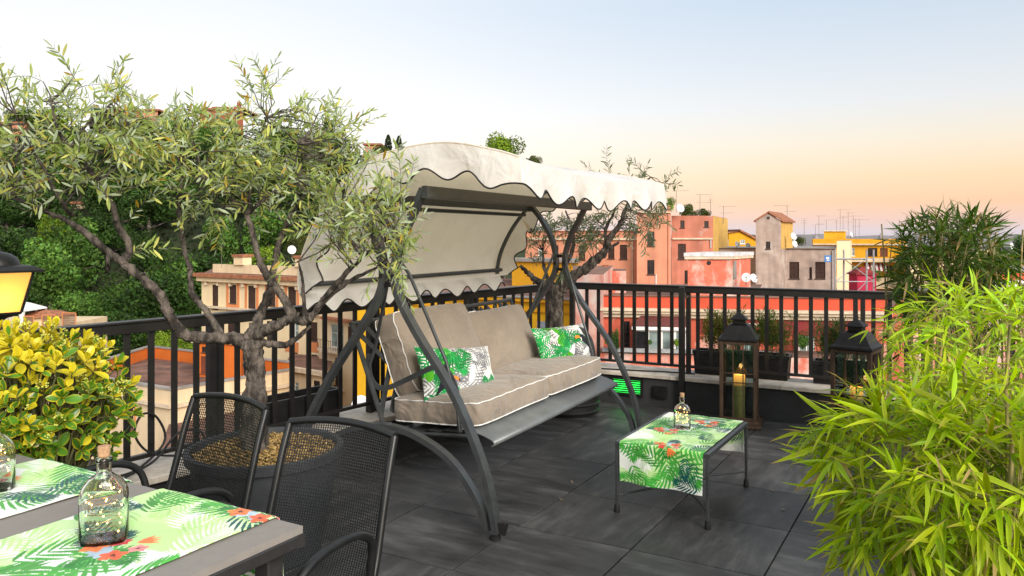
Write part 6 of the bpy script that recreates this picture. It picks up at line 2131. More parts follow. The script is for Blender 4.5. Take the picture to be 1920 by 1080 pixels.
def strip_px(name, f, parent, u0, v0, u1, v1, out, mat):
    x0, z0, x1, z1 = f.rect(u0, v0, u1, v1)
    return strip(name, f, parent, x0, x1, z0, z1, out, mat)

# ---------------------------------------------------------------- salmon block (75-80 m)
Y = 78
th, fc = building('salmon_apartment_house', 'long salmon plaster house with brown shutters under the canopy edge', [G(985, 82), G(1196, 78), G(1196, 92), G(985, 96)], GZ, Zv(432, 79), M_salmon, M_flatgrey,
    {0: [(1085, 460, 1097, 487, 'brown'), (1162, 459, 1176, 486, 'brown'), (1140, 461, 1152, 485, 'brown'), (1039, 460, 1047, 485, 'brown'), (1009, 466, 1018, 487, 'white'), (1085, 508, 1097, 534, 'brown'), (1140, 508, 1152, 534, 'brown'), (1039, 508, 1047, 534, 'brown')]})
strip_px('cornice', fc[0], th, 990, 446, 1195, 450, 0.25, M_trim)
strip_px('roof_edge', fc[0], th, 990, 430, 1195, 433.5, 0.15, M_salmon2)
for u_ in (1066, 1120, 1185): strip_px('downpipe', fc[0], th, u_, 451, u_+1.6, 560, 0.12, M_trim)
th, fc = building('salmon_tower_house', 'taller salmon tower block with peeling patches and dark windows', [G(1194, 77), G(1258, 77), G(1258, 90), G(1194, 90)], GZ, Zv(397, 77), M_salmon, M_flatgrey,
    {0: [(1213.5, 434, 1227, 461.5, 'dark'), (1213.5, 487.5, 1227, 514.5, 'dark')]})
strip_px('roof_edge', fc[0], th, 1195, 395.6, 1257.5, 399, 0.25, M_trim)
strip_px('downpipe', fc[0], th, 1229, 514, 1230.6, 540, 0.1, M_white); strip_px('downpipe', fc[0], th, 1252, 400, 1253.4, 540, 0.1, M_salmon2)
strip('chimney', fc[0], th, fc[0].L*0.78, fc[0].L*0.99, Zv(397, 77), Zv(385, 77), -0.2, M_salmon, into=1.0)
th, fc = building('rose_apartment_house', 'faded rose block with ochre gable end and a peeling patch', [G(1259, 79), G(1337, 79), G(1364, 92), G(1259, 92)], GZ, Zv(404.5, 79), M_salmon2, M_flatgrey,
    {0: [(1275.5, 413.5, 1283.5, 427, 'dark'), (1320.5, 414.5, 1328.5, 425.5, 'dark'), (1271, 457, 1286, 486, 'brown'), (1283.5, 507, 1289.5, 532, 'dark')]})
strip_px('string_course', fc[0], th, 1260, 446, 1336, 449, 0.2, M_trim)
strip('gable_render', fc[1], th, 0.02, fc[1].L, GZ, Zv(404.5, 79)-0.05, 0.03, M_ochre)
strip('rail_bar', fc[0], th, fc[0].L*0.93, fc[0].L*0.95, Zv(465, 79), Zv(447, 79), 0.12, M_steel)
# ---------------------------------------------------------------- grey house with tower
th, fc = building('grey_house', 'weathered grey plaster house with brown shuttered windows', [G(1334, 84), G(1568, 80), G(1568, 96), G(1334, 98)], GZ, Zv(465.5, 81), M_grey, M_flatgrey,
    {0: [(1480, 491, 1498.5, 522.5, 'brown'), (1528.5, 491, 1547.5, 522.5, 'brown'), (1517.5, 501, 1522.5, 522.5, 'dark'), (1422.5, 508, 1447, 536, 'white')]})
f = fc[0]
strip_px('roof_edge', f, th, 1345, 463.5, 1567, 466.5, 0.18, M_shut)
x0, z0, x1, z1 = f.rect(1421, 500, 1451, 507)
m = MB(); m.obox(f.pt((x0+x1)/2, z0+0.15, 0.45), f.d*(x1-x0)/2, f.n*0.45 + Vector((0, 0, -0.12)), (0, 0, 0.03)); part('door_canopy', m, M_steel, th)
strip_px('downpipe', f, th, 1560, 470, 1561.6, 560, 0.12, M_steel)
th, fc = building('grey_stair_tower', 'grey stair tower with small gabled roof and ochre side', [G(1417, 79.5), G(1464.5, 79), G(1486, 84.5), G(1438, 85)], GZ, Zv(413, 79), M_grey, M_tiles,
    {0: [(1435.8, 453, 1444.3, 466.5, 'dark')]})
f = fc[0]
strip('side_render', fc[1], th, 0.02, fc[1].L, Zv(466, 82), Zv(413.6, 80), 0.03, M_ochre)
zt, zp = Zv(413.5, 79), Zv(398.5, 79)
fb_ = Vector((fc[1].d.x, fc[1].d.y, 0))
a = f.pt(-0.22, zt-0.15, 0.15); pk = f.pt(f.L/2, zp, 0.15); b = f.pt(f.L+0.22, zt-0.15, 0.15)
dep = fb_*(fc[1].L+0.4)
m = MB()
th_ = Vector((0, 0, 0.16))
m.add([a, pk, pk+dep, a+dep, a+th_, pk+th_, pk+dep+th_, a+dep+th_], [(0, 1, 2, 3), (4, 5, 6, 7), (0, 1, 5, 4), (2, 3, 7, 6), (0, 3, 7, 4), (1, 2, 6, 5)])
m.add([pk, b, b+dep, pk+dep, pk+th_, b+th_, b+dep+th_, pk+dep+th_], [(0, 1, 2, 3), (4, 5, 6, 7), (0, 1, 5, 4), (2, 3, 7, 6), (0, 3, 7, 4), (1, 2, 6, 5)])
part('tiled_roof', m, M_tiles, th)
m = MB(); m.add([f.pt(0.02, zt-0.02, -0.02), f.pt(f.L-0.02, zt-0.02, -0.02), f.pt(f.L/2, zp-0.05, -0.02), f.pt(0.02, zt-0.02, -0.2), f.pt(f.L-0.02, zt-0.02, -0.2), f.pt(f.L/2, zp-0.05, -0.2)], [(0, 1, 2), (3, 5, 4), (0, 2, 5, 3), (1, 4, 5, 2)]); part('gable', m, M_grey, th)
m = MB(); q = f.pt(f.L/2, Zv(408.5, 79), -0.02); m.tube([q, q + f.n*0.03], 0.16, 12); part('round_vent', m, M_void, th)
# cream strip house right of the grey one
th, fc = building('cream_corner_house', 'narrow cream house end behind the scaffolding', [G(1569, 82), G(1593, 82), G(1597, 95), G(1575, 95)], GZ, Zv(452, 82), M_cream2, M_flatgrey, {})
# small yellow gabled house
th, fc = building('small_yellow_house', 'small yellow house with sloping roof between rose and grey houses', [G(1366, 100), G(1418, 100), G(1418, 108), G(1366, 108)], GZ, Zv(449, 100), M_yellow2, M_flat, {0: [(1388, 448.5, 1397, 457, 'white')]})
f = fc[0]; z0 = Zv(449, 100)
m = MB(); zp = Zv(435, 100)
m.add([f.pt(0, z0), f.pt(f.L, z0), f.pt(f.L*0.42, zp), f.pt(0, zp-0.1), f.pt(0, z0, -8), f.pt(f.L, z0, -8), f.pt(f.L*0.42, zp, -8), f.pt(0, zp-0.1, -8)], [(0, 1, 2, 3), (4, 7, 6, 5), (0, 3, 7, 4)]); part('gable', m, M_yellow2, th)
m = MB(); e = Vector((0, 0, 0.25))
m.add([f.pt(f.L*0.40, zp+0.1, 0.3), f.pt(f.L+0.5, z0-0.3, 0.3), f.pt(f.L+0.5, z0-0.3, -8), f.pt(f.L*0.40, zp+0.1, -8)] + [f.pt(f.L*0.40, zp+0.1, 0.3)+e, f.pt(f.L+0.5, z0-0.3, 0.3)+e, f.pt(f.L+0.5, z0-0.3, -8)+e, f.pt(f.L*0.40, zp+0.1, -8)+e], [(0, 1, 2, 3), (4, 5, 6, 7), (0, 1, 5, 4), (1, 2, 6, 5), (2, 3, 7, 6), (3, 0, 4, 7)])
m.add([f.pt(-0.3, zp-0.2, 0.3), f.pt(f.L*0.40, zp+0.1, 0.3), f.pt(f.L*0.40, zp+0.1, -8), f.pt(-0.3, zp-0.2, -8)], [(0, 1, 2, 3)])
part('tiled_roof', m, M_tiles, th)
# big yellow house behind
th, fc = building('yellow_apartment_house', 'wide yellow apartment house on the skyline with rust shutters', [G(1523, 112), G(1700, 108), G(1700, 125), G(1523, 130)], GZ, Zv(448, 110), M_yellow2, M_flatgrey,
    {0: [(1593, 465, 1602.5, 480, 'white'), (1627, 465, 1645, 480, 'dark'), (1650, 465, 1664.5, 480, 'rust'), (1600, 500, 1618, 520, 'dark'), (1662, 498, 1676, 518, 'dark')]})
f = fc[0]
strip_px('parapet_band', f, th, 1524, 445.5, 1699, 458, 0.25, M_yellow2)
strip_px('cornice', f, th, 1524, 456.8, 1699, 459.6, 0.5, M_trim)
strip_px('balcony_slab', f, th, 1590, 484, 1699, 491, 1.4, M_cream)
strip_px('balcony_wall', f, th, 1566, 520, 1699, 540, 1.5, M_cream2)
x0, z0, x1, z1 = f.rect(1620, 494, 1661, 507)
for k in range(10):
    xa, xb = x0 + (x1-x0)*k/10, x0 + (x1-x0)*(k+1)/10
    m = MB(); m.add([f.pt(xa, z1, 0.1), f.pt(xb, z1, 0.1), f.pt(xb, z0, 1.5), f.pt(xa, z0, 1.5)], [(0, 1, 2, 3)])
    thicken(part('awning_stripe', m, M_white if k % 2 else M_maroon, th), 0.02, 0)
ab, fa = building('yellow_attic', 'small yellow attic block on top of the wide yellow house', [G(1545, 114), G(1586, 114), G(1586, 120), G(1545, 120)], Zv(448, 110), Zv(432.5, 114), M_yellow2, M_flatgrey, {})
strip('roof_edge', fa[0], ab, -0.2, fa[0].L+0.2, Zv(434, 114), Zv(432, 114), 0.25, M_trim)
# right edge houses behind the dark bamboo
th, fc = building('pale_house', 'pale house with grey roof at the right edge behind the bamboo', [G(1868, 95), G(1990, 95), G(1990, 110), G(1868, 110)], GZ, Zv(480, 95), M_ochre, M_flatgrey, {0: [(1905, 492, 1914, 506, 'dark')]})
strip_px('cornice', fc[0], th, 1870, 487, 1985, 491, 0.5, M_trim)
th, fc = building('low_grey_house', 'low grey roofed wall at the right edge above the railing', [G(1860, 60), G(2010, 60), G(2010, 75), G(1860, 75)], GZ, Zv(512, 60), M_redband, M_flatgrey, {})
strip_px('white_wall', fc[0], th, 1861, 525, 2008, 548, 0.3, M_white)

for (u0, u1, y_, v_, wall_, lab, ws) in ((1705, 1860, 104, 470, M_cream2, 'cream house behind the dark bamboo', [(1730, 486, 1742, 504, 'brown'), (1770, 486, 1782, 504, 'brown'), (1810, 486, 1822, 504, 'brown')]),
        (1995, 2160, 88, 462, M_salmon, 'salmon house just beyond the right edge', [(2030, 480, 2044, 504, 'brown'), (2080, 480, 2094, 504, 'brown')]),
        (2165, 2420, 96, 450, M_yellow2, 'yellow house far beyond the right edge', [(2200, 470, 2214, 494, 'rust'), (2260, 470, 2274, 494, 'rust')]),
        (1712, 2100, 58, 560, M_peelpink, 'low pink house below the right end of the railing', [])):
    th, fc = building('city_house', lab, [G(u0, y_), G(u1, y_), G(u1, y_+13), G(u0, y_+13)], GZ, Zv(v_, y_), wall_, M_flatgrey, {0: ws})
    strip('cornice', fc[0], th, -0.1, fc[0].L+0.1, Zv(v_, y_)-0.5, Zv(v_, y_)-0.1, 0.4, M_trim)

# ---------------------------------------------------------------- red house in the middle distance (48-52 m)
YR = 50
th, fc = building('peeling_stair_house', 'peeling red roof house with white slab roof and two dishes', [G(1289.5, YR), G(1371, YR), G(1407, YR+3.2), G(1325, YR+3.2)], Zv(580, YR), Zv(486, YR), M_peelred, M_white, {})
f = fc[0]
m = MB(); zt = Zv(486, YR)
cpl = [Vector((*G(1289.5, YR), 0)), Vector((*G(1371, YR), 0)), Vector((*G(1407, YR+3.2), 0)), Vector((*G(1325, YR+3.2), 0))]
cc = sum(cpl, Vector((0, 0, 0)))/4
ex = [c + (c-cc)*0.10 for c in cpl]
m.add([(p.x, p.y, zt) for p in ex] + [(p.x, p.y, zt+0.18) for p in ex], [(3, 2, 1, 0), (4, 5, 6, 7)] + [(i, (i+1) % 4, (i+1) % 4+4, i+4) for i in range(4)])
part('slab_edge', m, M_trim, th)
m = MB(); ex2 = [c + (c-cc)*0.12 for c in cpl]
m.add([(p.x, p.y, zt+0.182) for p in ex2] + [(p.x, p.y, zt+0.42) for p in ex2], [(3, 2, 1, 0), (4, 5, 6, 7)] + [(i, (i+1) % 4, (i+1) % 4+4, i+4) for i in range(4)])
part('slab_roof', m, pm('roof membrane', (0.55, 0.54, 0.55), rough=0.6, var=0.25, scale=2), th)
m = MB(); q = f.pt(*f.hit(1329, 493), 0); m.tube([q, q+f.n*0.03], 0.14, 14); part('round_vent', m, M_void, th)
strip_px('grey_panel', fc[1], th, 1374, 489, 1379.5, 523, 0.06, M_flatgrey)

th, fc = building('red_terrace_house', 'red banded house with cream cornice below the peeling roof house', [G(1127, YR-3.5), G(1668, YR-6), G(1700, YR+10), G(1127, YR+12)], GZ, Zv(577, YR-4), M_redwall, M_flat,
    {0: [(1166, 602, 1181, 655, 'dark'), (1395, 612, 1412, 660, 'white'), (1497, 612, 1528, 664, 'white'), (1440, 606, 1462, 640, 'dark')]})
f = fc[0]
zc0, zc1 = Zv(595, YR-4), Zv(577.5, YR-4)
strip('red_parapet', f, th, 0.0, f.L, zc1, Zv(556, YR-4), 0.0, M_redband, into=0.3)
strip('parapet_cap', f, th, -0.05, f.L, Zv(556, YR-4), Zv(554, YR-4), 0.08, M_flat, into=0.38)
for k, (o_, za, zb2) in enumerate(((0.55, 0.72, 1.0), (0.42, 0.42, 0.715), (0.22, 0.0, 0.415))):
    strip('cornice', f, th, -0.1, f.L, zc0 + (zc1-zc0)*za, zc0 + (zc1-zc0)*zb2, o_, M_trim)
strip_px('maroon_band', f, th, 1310, 596, 1600, 628, 0.05, M_maroon)
strip_px('pale_panel', f, th, 1395, 606, 1440, 612, 0.1, M_trim)
strip_px('pale_panel', f, th, 1488, 611, 1494, 690, 0.1, M_trim)
strip_px('balcony_slab', f, th, 1127, 655, 1640, 658, 2.0, M_flat)
strip_px('balcony_wall', f, th, 1127, 658, 1640, 700, 1.95, M_peelred)
# glazed veranda with a sheet roof
vx0, _, vx1, _ = f.rect(1188, 600, 1286, 640)
zt, zb2, zr = f.hit(1235, 591)[1], f.hit(1235, 652)[1], f.hit(1235, 608)[1]
m = MB(); m.add([f.pt(vx0+0.5, zt, 0.02), f.pt(vx1, zt, 0.02), f.pt(vx1+0.1, zr+0.08, 1.55), f.pt(vx0-0.1, zr+0.08, 1.55)], [(0, 1, 2, 3)]); thicken(part('veranda_roof', m, M_tilesred, th), 0.06, 0)
strip('gutter', f, th, vx0-0.1, vx1+0.1, zr-0.16, zr+0.02, 1.66, M_white, into=-1.52)
for k in range(5):
    xa = vx0 + (vx1-vx0)*k/4
    strip('veranda_post', f, th, xa-0.05, xa+0.05, zb2, zr-0.165, 1.5, M_white, into=-1.40)
for k in range(4):
    xa, xb = vx0 + (vx1-vx0)*k/4 + 0.055, vx0 + (vx1-vx0)*(k+1)/4 - 0.055
    m = MB()
    for a0, a1, b0, b1 in ((xa, xa+0.07, zb2, zr-0.17), (xb-0.07, xb, zb2, zr-0.17), (xa+0.07, xb-0.07, zr-0.25, zr-0.17), (xa+0.07, xb-0.07, zb2, zb2+0.1)):
        m.obox((f.pt(a0, b0, 1.43)+f.pt(a1, b1, 1.47))/2, f.d*(a1-a0)/2, f.n*0.02, (0, 0, (b1-b0)/2))
    wv = part('window', m, M_white, th)
    strip('pane', f, wv, xa+0.06, xb-0.06, zb2+0.09, zr-0.24, 1.449, M_vpane if k != 0 else M_void, into=-1.44)
# flower trough along the balcony
fx0, fz0, fx1, fz1 = f.rect(1127, 648, 1640, 655)
m = MB(); m.obox(f.pt((fx0+fx1)/2*0.62, fz0+0.12, 2.12), f.d*(fx1-fx0)*0.30, f.n*0.10, (0, 0, 0.11)); part('flower_trough', m, M_steel, th)

# peeling pink wall left of the red house
th, fc = building('peeling_pink_house', 'pale pink peeling house end between the yellow and red houses', [G(1074, 47), G(1131, 46), G(1150, 60), G(1074, 60)], GZ, Zv(514, 46.5), M_peelpink, M_flat, {})
th, fc = building('dirty_red_chimney_block', 'stained red chimney block above the pink peeling wall', [G(1130, 58), G(1174, 58), G(1174, 62), G(1130, 62)], Zv(560, 58), Zv(508, 58), M_peelred, M_flat, {})
strip('chimney_stack', fc[0], th, 0.05, 0.45, Zv(508, 58), Zv(497, 58), 0.0, M_brick, into=0.5)
# low rooftops between the red house and the salmon houses
th, fc = building('low_roof_house', 'low stained rooftop house behind the red parapet', [G(1133, 64), G(1420, 62), G(1430, 72), G(1133, 72)], GZ, Zv(546, 63), M_peelpink, M_flat, {0: [(1190, 548, 1204, 560, 'white'), (1225, 548, 1240, 560, 'dark')]})

# ---------------------------------------------------------------- yellow house behind the swing (55-65 m)
th, fc = building('yellow_courtyard_house', 'bright yellow house with pale shutters behind the swing', [G(664, 62), G(1085, 52), G(1085, 75), G(664, 80)], GZ, Zv(548, 58), M_yellow, M_flat,
    {0: [(693, 588, 708, 626, 'blue'), (738, 588, 756, 626, 'blue'), (838, 580, 856, 612, 'blue'), (905, 582, 922, 615, 'blue'), (960, 586, 974, 618, 'blue'), (1006, 602, 1024, 652, 'blue'), (693, 660, 708, 705, 'blue'), (1006, 690, 1024, 735, 'blue')]})
f = fc[0]
strip('cornice', f, th, -0.1, f.L, Zv(556, 58), Zv(550, 58), 0.5, M_yellow2)
strip('cornice_lip', f, th, -0.12, f.L, Zv(549.8, 58), Zv(548, 58), 0.62, M_flatgrey, into=0.3)
strip('string_course', f, th, 0.0, f.L, Zv(574, 58), Zv(571, 58), 0.18, M_yellow2)
th, fc = building('yellow_roof_room', 'orange yellow roof room above the yellow house', [G(960, 66), G(1085, 62), G(1085, 72), G(960, 74)], Zv(548, 58)-0.1, Zv(489, 64), M_yellow2, M_flatgrey, {})
strip('roof_edge', fc[0], th, -0.1, fc[0].L, Zv(489, 64)-0.1, Zv(489, 64)+0.15, 0.25, M_flatgrey)

# ---------------------------------------------------------------- cream house and flat roofs on the left
zt = Zv(516, 100)
th, fc = building('cream_apartment_house', 'cream apartment house with terracotta panels and brown shutters', [G(378, 104), G(600, 92), G(640, 110), G(400, 122)], GZ, zt, M_cream2, M_flat,
    {0: [(398, 534, 409, 580, 'brown'), (430, 534, 443, 569, 'brown'), (465, 536, 479, 580, 'brown'), (503, 536, 516, 574, 'brown'), (540, 538, 555, 574, 'brown'), (581, 538, 592, 570, 'brown'),
         (427, 602, 440, 640, 'brown'), (500, 602, 512, 640, 'dark'), (545, 607, 560, 640, 'white'), (583, 604, 595, 640, 'brown'), (544, 661, 558, 676, 'dark'), (584, 665, 595, 681, 'dark')]})
f = fc[0]
for (a, b) in ((424.5, 429), (444.5, 449), (459.5, 463.5), (480.5, 485), (497.5, 501.5), (517.5, 522), (534.5, 538.5), (556.5, 561), (575.5, 579.5), (593.5, 597)):
    strip_px('terracotta_panel', f, th, a, 531, b, 582, 0.06, M_terra)
for (a, b, v0, v1) in ((429, 444.5, 570, 582), (538.5, 556.5, 576, 582), (575, 597, 641, 660), (535, 560, 641, 660)):
    strip_px('terracotta_panel', f, th, a, v0, b, v1, 0.055, M_terra)
strip('roof_tiles', f, th, -0.6, f.L+0.6, zt-0.35, zt+0.12, 1.0, M_tiles, into=0.3)
strip('eaves', f, th, -0.3, f.L+0.3, zt-0.95, zt-0.36, 0.6, M_cream)
for k in range(9):
    x_ = f.L*(k+0.5)/9
    strip('bracket', f, th, x_-0.14, x_+0.14, zt-1.45, zt-0.955, 0.42, M_trim)
strip('roof_parapet', f, th, 0.3, f.L-0.3, zt+0.121, zt+1.25, -1.5, M_cream, into=1.9)
for u in (432, 548):
    x_, _ = f.hit(u, 510)
    strip('chimney', f, th, x_-0.9, x_+0.9, zt+1.252, zt+2.3, -1.2, M_cream2, into=2.6)
    strip('chimney_cap', f, th, x_-1.1, x_+1.1, zt+2.302, zt+2.62, -1.0, M_tiles, into=2.8)
strip_px('ledge', f, th, 375, 580, 600, 584, 0.5, M_trim)
strip_px('balcony_slab', f, th, 460, 580, 484, 583, 1.2, M_trim)
# corner house with balconies right of the cream house
th, fc = building('cream_corner_house', 'cream house with small iron balconies left of the yellow house', [G(598, 90), G(668, 84), G(690, 100), G(610, 104)], GZ, Zv(480, 88), M_cream2, M_flat,
    {0: [(624, 540, 635, 580, 'brown'), (620, 608, 644, 652, 'white'), (628, 672, 642, 724, 'brown'), (652, 612, 660, 650, 'brown')]})
f = fc[0]
for (u0, u1, v) in ((611, 648, 654), (611, 648, 724)):
    x0, z0, x1, z1 = f.rect(u0, v, u1, v+5)
    strip('balcony_slab', f, th, x0, x1, z0, z1, 1.1, M_trim)
    for k in range(13):
        xa = x0 + (x1-x0)*k/12
        m = MB(); m.tube([f.pt(xa, z1, 1.05), f.pt(xa, z1+1.0, 1.05)], 0.022, 5); part('balcony_bar', m, M_black, th)
    m = MB(); m.tube([f.pt(x0, z1, 1.05)+Vector((0, 0, 1.0)), f.pt(x1, z1, 1.05)+Vector((0, 0, 1.0))], 0.03, 5); part('balcony_rail', m, M_black, th)
strip_px('tiled_hood', f, th, 612, 596, 662, 601, 0.9, M_tiles)
# ledge house in front of them
th, fc = building('ledge_house', 'low cream wing with stone ledge in front of the cream houses', [G(534, 84), G(612, 80), G(625, 90), G(545, 94)], GZ, Zv(694, 82), M_cream, M_flat, {0: [(544, 716, 560, 734, 'white'), (588, 714, 600, 730, 'dark')]})
strip('ledge', fc[0], th, -0.3, fc[0].L+0.3, Zv(698, 82), Zv(690, 82), 0.6, M_trim)
# flat brown roof building
zr = -12.0
def yz(v, z): return (HC-z)*F/(v-HV)
pl_ = [(U(150, yz(704, zr)), yz(704, zr)), (U(322, yz(732, zr)), yz(732, zr)), (U(548, yz(694, zr)), yz(694, zr)), (U(280, yz(662, zr)), yz(662, zr))]
th, fc = building('flat_roof_house', 'cream house with a wide brown flat roof below the terrace', pl_, GZ, zr, M_cream, M_flat,
    {0: [(238, 757, 250, 804, 'brown'), (196, 748, 214, 800, 'brown')], 1: [(455, 850, 470, 880, 'dark')]}, roof_drop=0.5)
for i in (0, 1):
    strip('roof_kerb', fc[i], th, 0.0, fc[i].L, zr+0.002, zr+0.20, 0.12, M_flatgrey, into=0.35)
    strip('cornice', fc[i], th, -0.1, fc[i].L+0.1, zr-1.55, zr-1.25, 0.35, M_trim)
for i in (2, 3):
    strip('back_parapet', fc[i], th, 0.0, fc[i].L, zr-0.49, zr+0.75, 0.0, M_orange, into=0.25)
    strip('roof_kerb', fc[i], th, 0.0, fc[i].L, zr+0.752, zr+0.92, 0.10, M_flatgrey, into=0.35)
x0, z0, x1, z1 = fc[0].rect(232, 751, 255, 810)
for (a0, b0, a1, b1) in ((x0, z0, x0+0.2, z1), (x1-0.2, z0, x1, z1), (x0+0.2, z1-0.22, x1-0.2, z1), (x0+0.2, z0, x1-0.2, z0+0.2)):
    strip('window_surround', fc[0], th, a0, a1, b0, b1, 0.05, M_terra)
m = MB(); q = Vector((U(281, 74), 74, zr-0.49)); m.tube([q, q + Vector((0, 0, 1.9))], 0.16, 8); m.tube([q + Vector((0, 0, 1.9)), q + Vector((0, 0, 2.05))], 0.24, 8); part('vent_pipe', m, M_terra, th)
# orange roof house with small door
yo = yz(702, zr-0.3)
th, fc = building('orange_roof_house', 'orange roof hut with a small door on the flat roof', [G(362, yo), G(452, yo-1.5), G(470, yo+5), G(380, yo+6)], zr-0.48, Zv(642, yo), M_orange, M_flatgrey, {0: [(376, 668, 386, 701, 'rust'), (378, 650, 387, 661, 'dark')]})
strip('roof_edge', fc[0], th, -0.2, fc[0].L+0.2, Zv(642, yo)+0.002, Zv(642, yo)+0.22, 0.25, M_trim, into=0.4)
# lower cream front beside it
th, fc = building('cream_low_house', 'cream house front with stone ledges between flat roof and swing', [G(300, 60), G(560, 66), G(585, 80), G(330, 76)], GZ, Zv(830, 62), M_cream, M_flat, {})

# ---------------------------------------------------------------- dishes and antennas
def dish(label, u, v, Y, r_px, az=0.3):
    r_ = r_px/F*Y
    c = P3(u, v, Y)
    th = thing('satellite_dish', label, 'dish', c, group='satellite dishes on the roofs')
    n_ = Vector((math.sin(az), -math.cos(az), 0.35)).normalized()
    x = n_.cross(Vector((0, 0, 1))).normalized(); y = x.cross(n_)
    m = MB(); vs = []
    for i in range(6):
        for k in range(20):
            a = 2*math.pi*k/20; q = r_*i/5
            vs.append(c + x*q*math.cos(a) + y*q*math.sin(a)*1.05 + n_*(0.28*r_*(i/5)**2))
    m.add(vs, [(i*20+k, i*20+(k+1) % 20, (i+1)*20+(k+1) % 20, (i+1)*20+k) for i in range(5) for k in range(20)])
    thicken(part('reflector', m, M_dish, th, smooth=60, fix=False), 0.02, 0)
    m = MB(); m.tube([c - y*r_*0.9 + n_*0.1*r_, c - y*r_*0.2 + n_*r_*1.1], 0.02, 5); m.tube([c - y*r_*0.2 + n_*r_*1.02, c - y*r_*0.2 + n_*r_*1.2], 0.05, 6); part('feed_arm', m, M_ant, th)
    m = MB(); m.tube([c - n_*0.03, c - n_*0.12 + Vector((0, 0, -r_*1.5))], 0.03, 6); part('mast', m, M_ant, th)
    return th
dish('white dish on the salmon tower roof', 1275, 391, 78, 7.8, 0.2)
dish('left of the two dishes beside the small yellow house', 1382, 458, 84, 5.2, 0.3)
dish('right of the two dishes beside the small yellow house', 1402, 461, 84, 5.2, 0.3)
dish('upper dish at the ochre side of the stair tower', 1487, 443.5, 80, 6.8, 0.4)
dish('lower dish at the ochre side of the stair tower', 1489, 457.5, 80, 6.6, 0.5)
dish('dish beside the attic on the yellow skyline house', 1596, 440, 112, 5.0, 0.6)
dish('left dish on the peeling stair house', 1399, 521, 49.6, 8.6, -0.3)
dish('right dish on the peeling stair house', 1412, 522, 49.8, 8.2, 0.5)
dish('dish on the roof of the cream apartment house', 547, 469, 96, 8.0, 0.4)
dish('pale dish low behind the railing left of the swing seat', 676, 762, 30, 19, 0.5)
dish('dish at the right edge beyond the dark bamboo', 1897, 465, 90, 9, 0.6)
def antenna(label, u, v0, v1, Y, kind, az):
    a, b = P3(u, v1, Y), P3(u, v0, Y)
    th = thing('roof_antenna', label, 'antenna', a, group='television antennas on the roofs')
    m = MB(); m.tube([a, b], 0.028, 5); part('mast', m, M_ant, th)
    d_ = Vector((math.cos(az), math.sin(az), 0)); s = Vector((-d_.y, d_.x, 0))
    L = (b-a).length
    def yagi(z, ln, nel, back=0.25):
        o_ = a + Vector((0, 0, L*z))
        m = MB(); m.tube([o_ - d_*ln*back, o_ + d_*ln*(1-back)], 0.018, 4)
        for k in range(nel):
            q = o_ + d_*ln*(-back + (k+0.2)/nel)
            m.tube([q - s*0.22, q + s*0.22], 0.010, 4)
        part('boom', m, M_ant, th, fix=False)
    if kind == 'yagi': yagi(0.98, 1.7, 7)
    elif kind == 'two': yagi(0.98, 1.8, 8); yagi(0.62, 1.5, 6)
    elif kind == 'left': yagi(0.97, 1.9, 8, 0.85); yagi(0.55, 1.4, 5, 0.2)
    else:
        o_ = a + Vector((0, 0, L*0.92)); m = MB()
        for k in range(4):
            z = Vector((0, 0, -0.25 + k*0.2)); m.tube([o_ + z - d_*0.35, o_ + z + d_*0.35], 0.012, 4)
        part('panel_aerial', m, M_ant, th, fix=False)
    return th
AN = [(1268, 357, 398, 80, 'yagi', 'leftmost antenna above the rooftop shrubs'), (1312.5, 364, 404, 82, 'two', 'tallest antenna on the rose house'), (1332.5, 373, 404, 82, 'panel', 'panel antenna on the rose house'), (1356.5, 386.5, 420, 86, 'two', 'antenna on the ochre gable of the rose house'),
      (1476, 385, 410, 84, 'left', 'antenna on the stair tower roof'), (1508, 411.5, 463, 88, 'panel', 'slim panel antenna on the grey house'), (1529, 421, 446, 111, 'yagi', 'short antenna left of the attic on the yellow house'), (1535.5, 404, 446, 112, 'two', 'tall antenna left of the attic on the yellow house'),
      (1549.5, 412, 433, 116, 'yagi', 'antenna on the left end of the attic'), (1568.5, 413, 433, 116, 'panel', 'low antenna in the middle of the attic'), (1575.5, 392.5, 433, 117, 'two', 'tallest antenna on the attic'), (1581, 405, 433, 115, 'yagi', 'middle antenna on the attic'), (1590.5, 398, 446, 118, 'two', 'antenna just right of the attic'),
      (1600, 404, 446, 112, 'yagi', 'antenna above the small dish on the yellow house'), (1604, 411, 446, 113, 'two', 'thin antenna right of the small dish'), (1611, 411, 446, 112, 'yagi', 'rightmost antenna on the yellow house'), (415.5, 456, 502, 99, 'panel', 'rusty mast on the cream apartment house')]
for i, (u, v0, v1, Y_, k, lab) in enumerate(AN):
    antenna(lab, u, v0, v1, Y_, k, 0.15*((i*7) % 5) - 0.2)

# ---------------------------------------------------------------- scaffold
YS = 66
sc_ = thing('scaffold', 'grey steel scaffold tower right of the grey house', 'scaffold', (U(1600, YS), YS, GZ))
cols = [(1566, YS), (1582, YS+1.4), (1625, YS), (1638, YS+1.4)]
for (u, Y_) in cols:
    m = MB(); m.tube([P3(u, 700, Y_), P3(u, 468, Y_)], 0.075, 6); part('standard', m, M_steel, sc_)
for v in (485, 528, 560, 588):
    for (a, b) in ((0, 2), (1, 3), (0, 1), (2, 3)):
        m = MB(); m.tube([P3(cols[a][0], v, cols[a][1]), P3(cols[b][0], v, cols[b][1])], 0.045, 5); part('ledger', m, M_steel, sc_)
for (v0, v1, a, b) in ((485, 528, 0, 2), (528, 485, 1, 3), (528, 588, 0, 2)):
    m = MB(); m.tube([P3(cols[a][0], v1, cols[a][1]), P3(cols[b][0], v0, cols[b][1])], 0.035, 5); part('brace', m, M_steel, sc_)
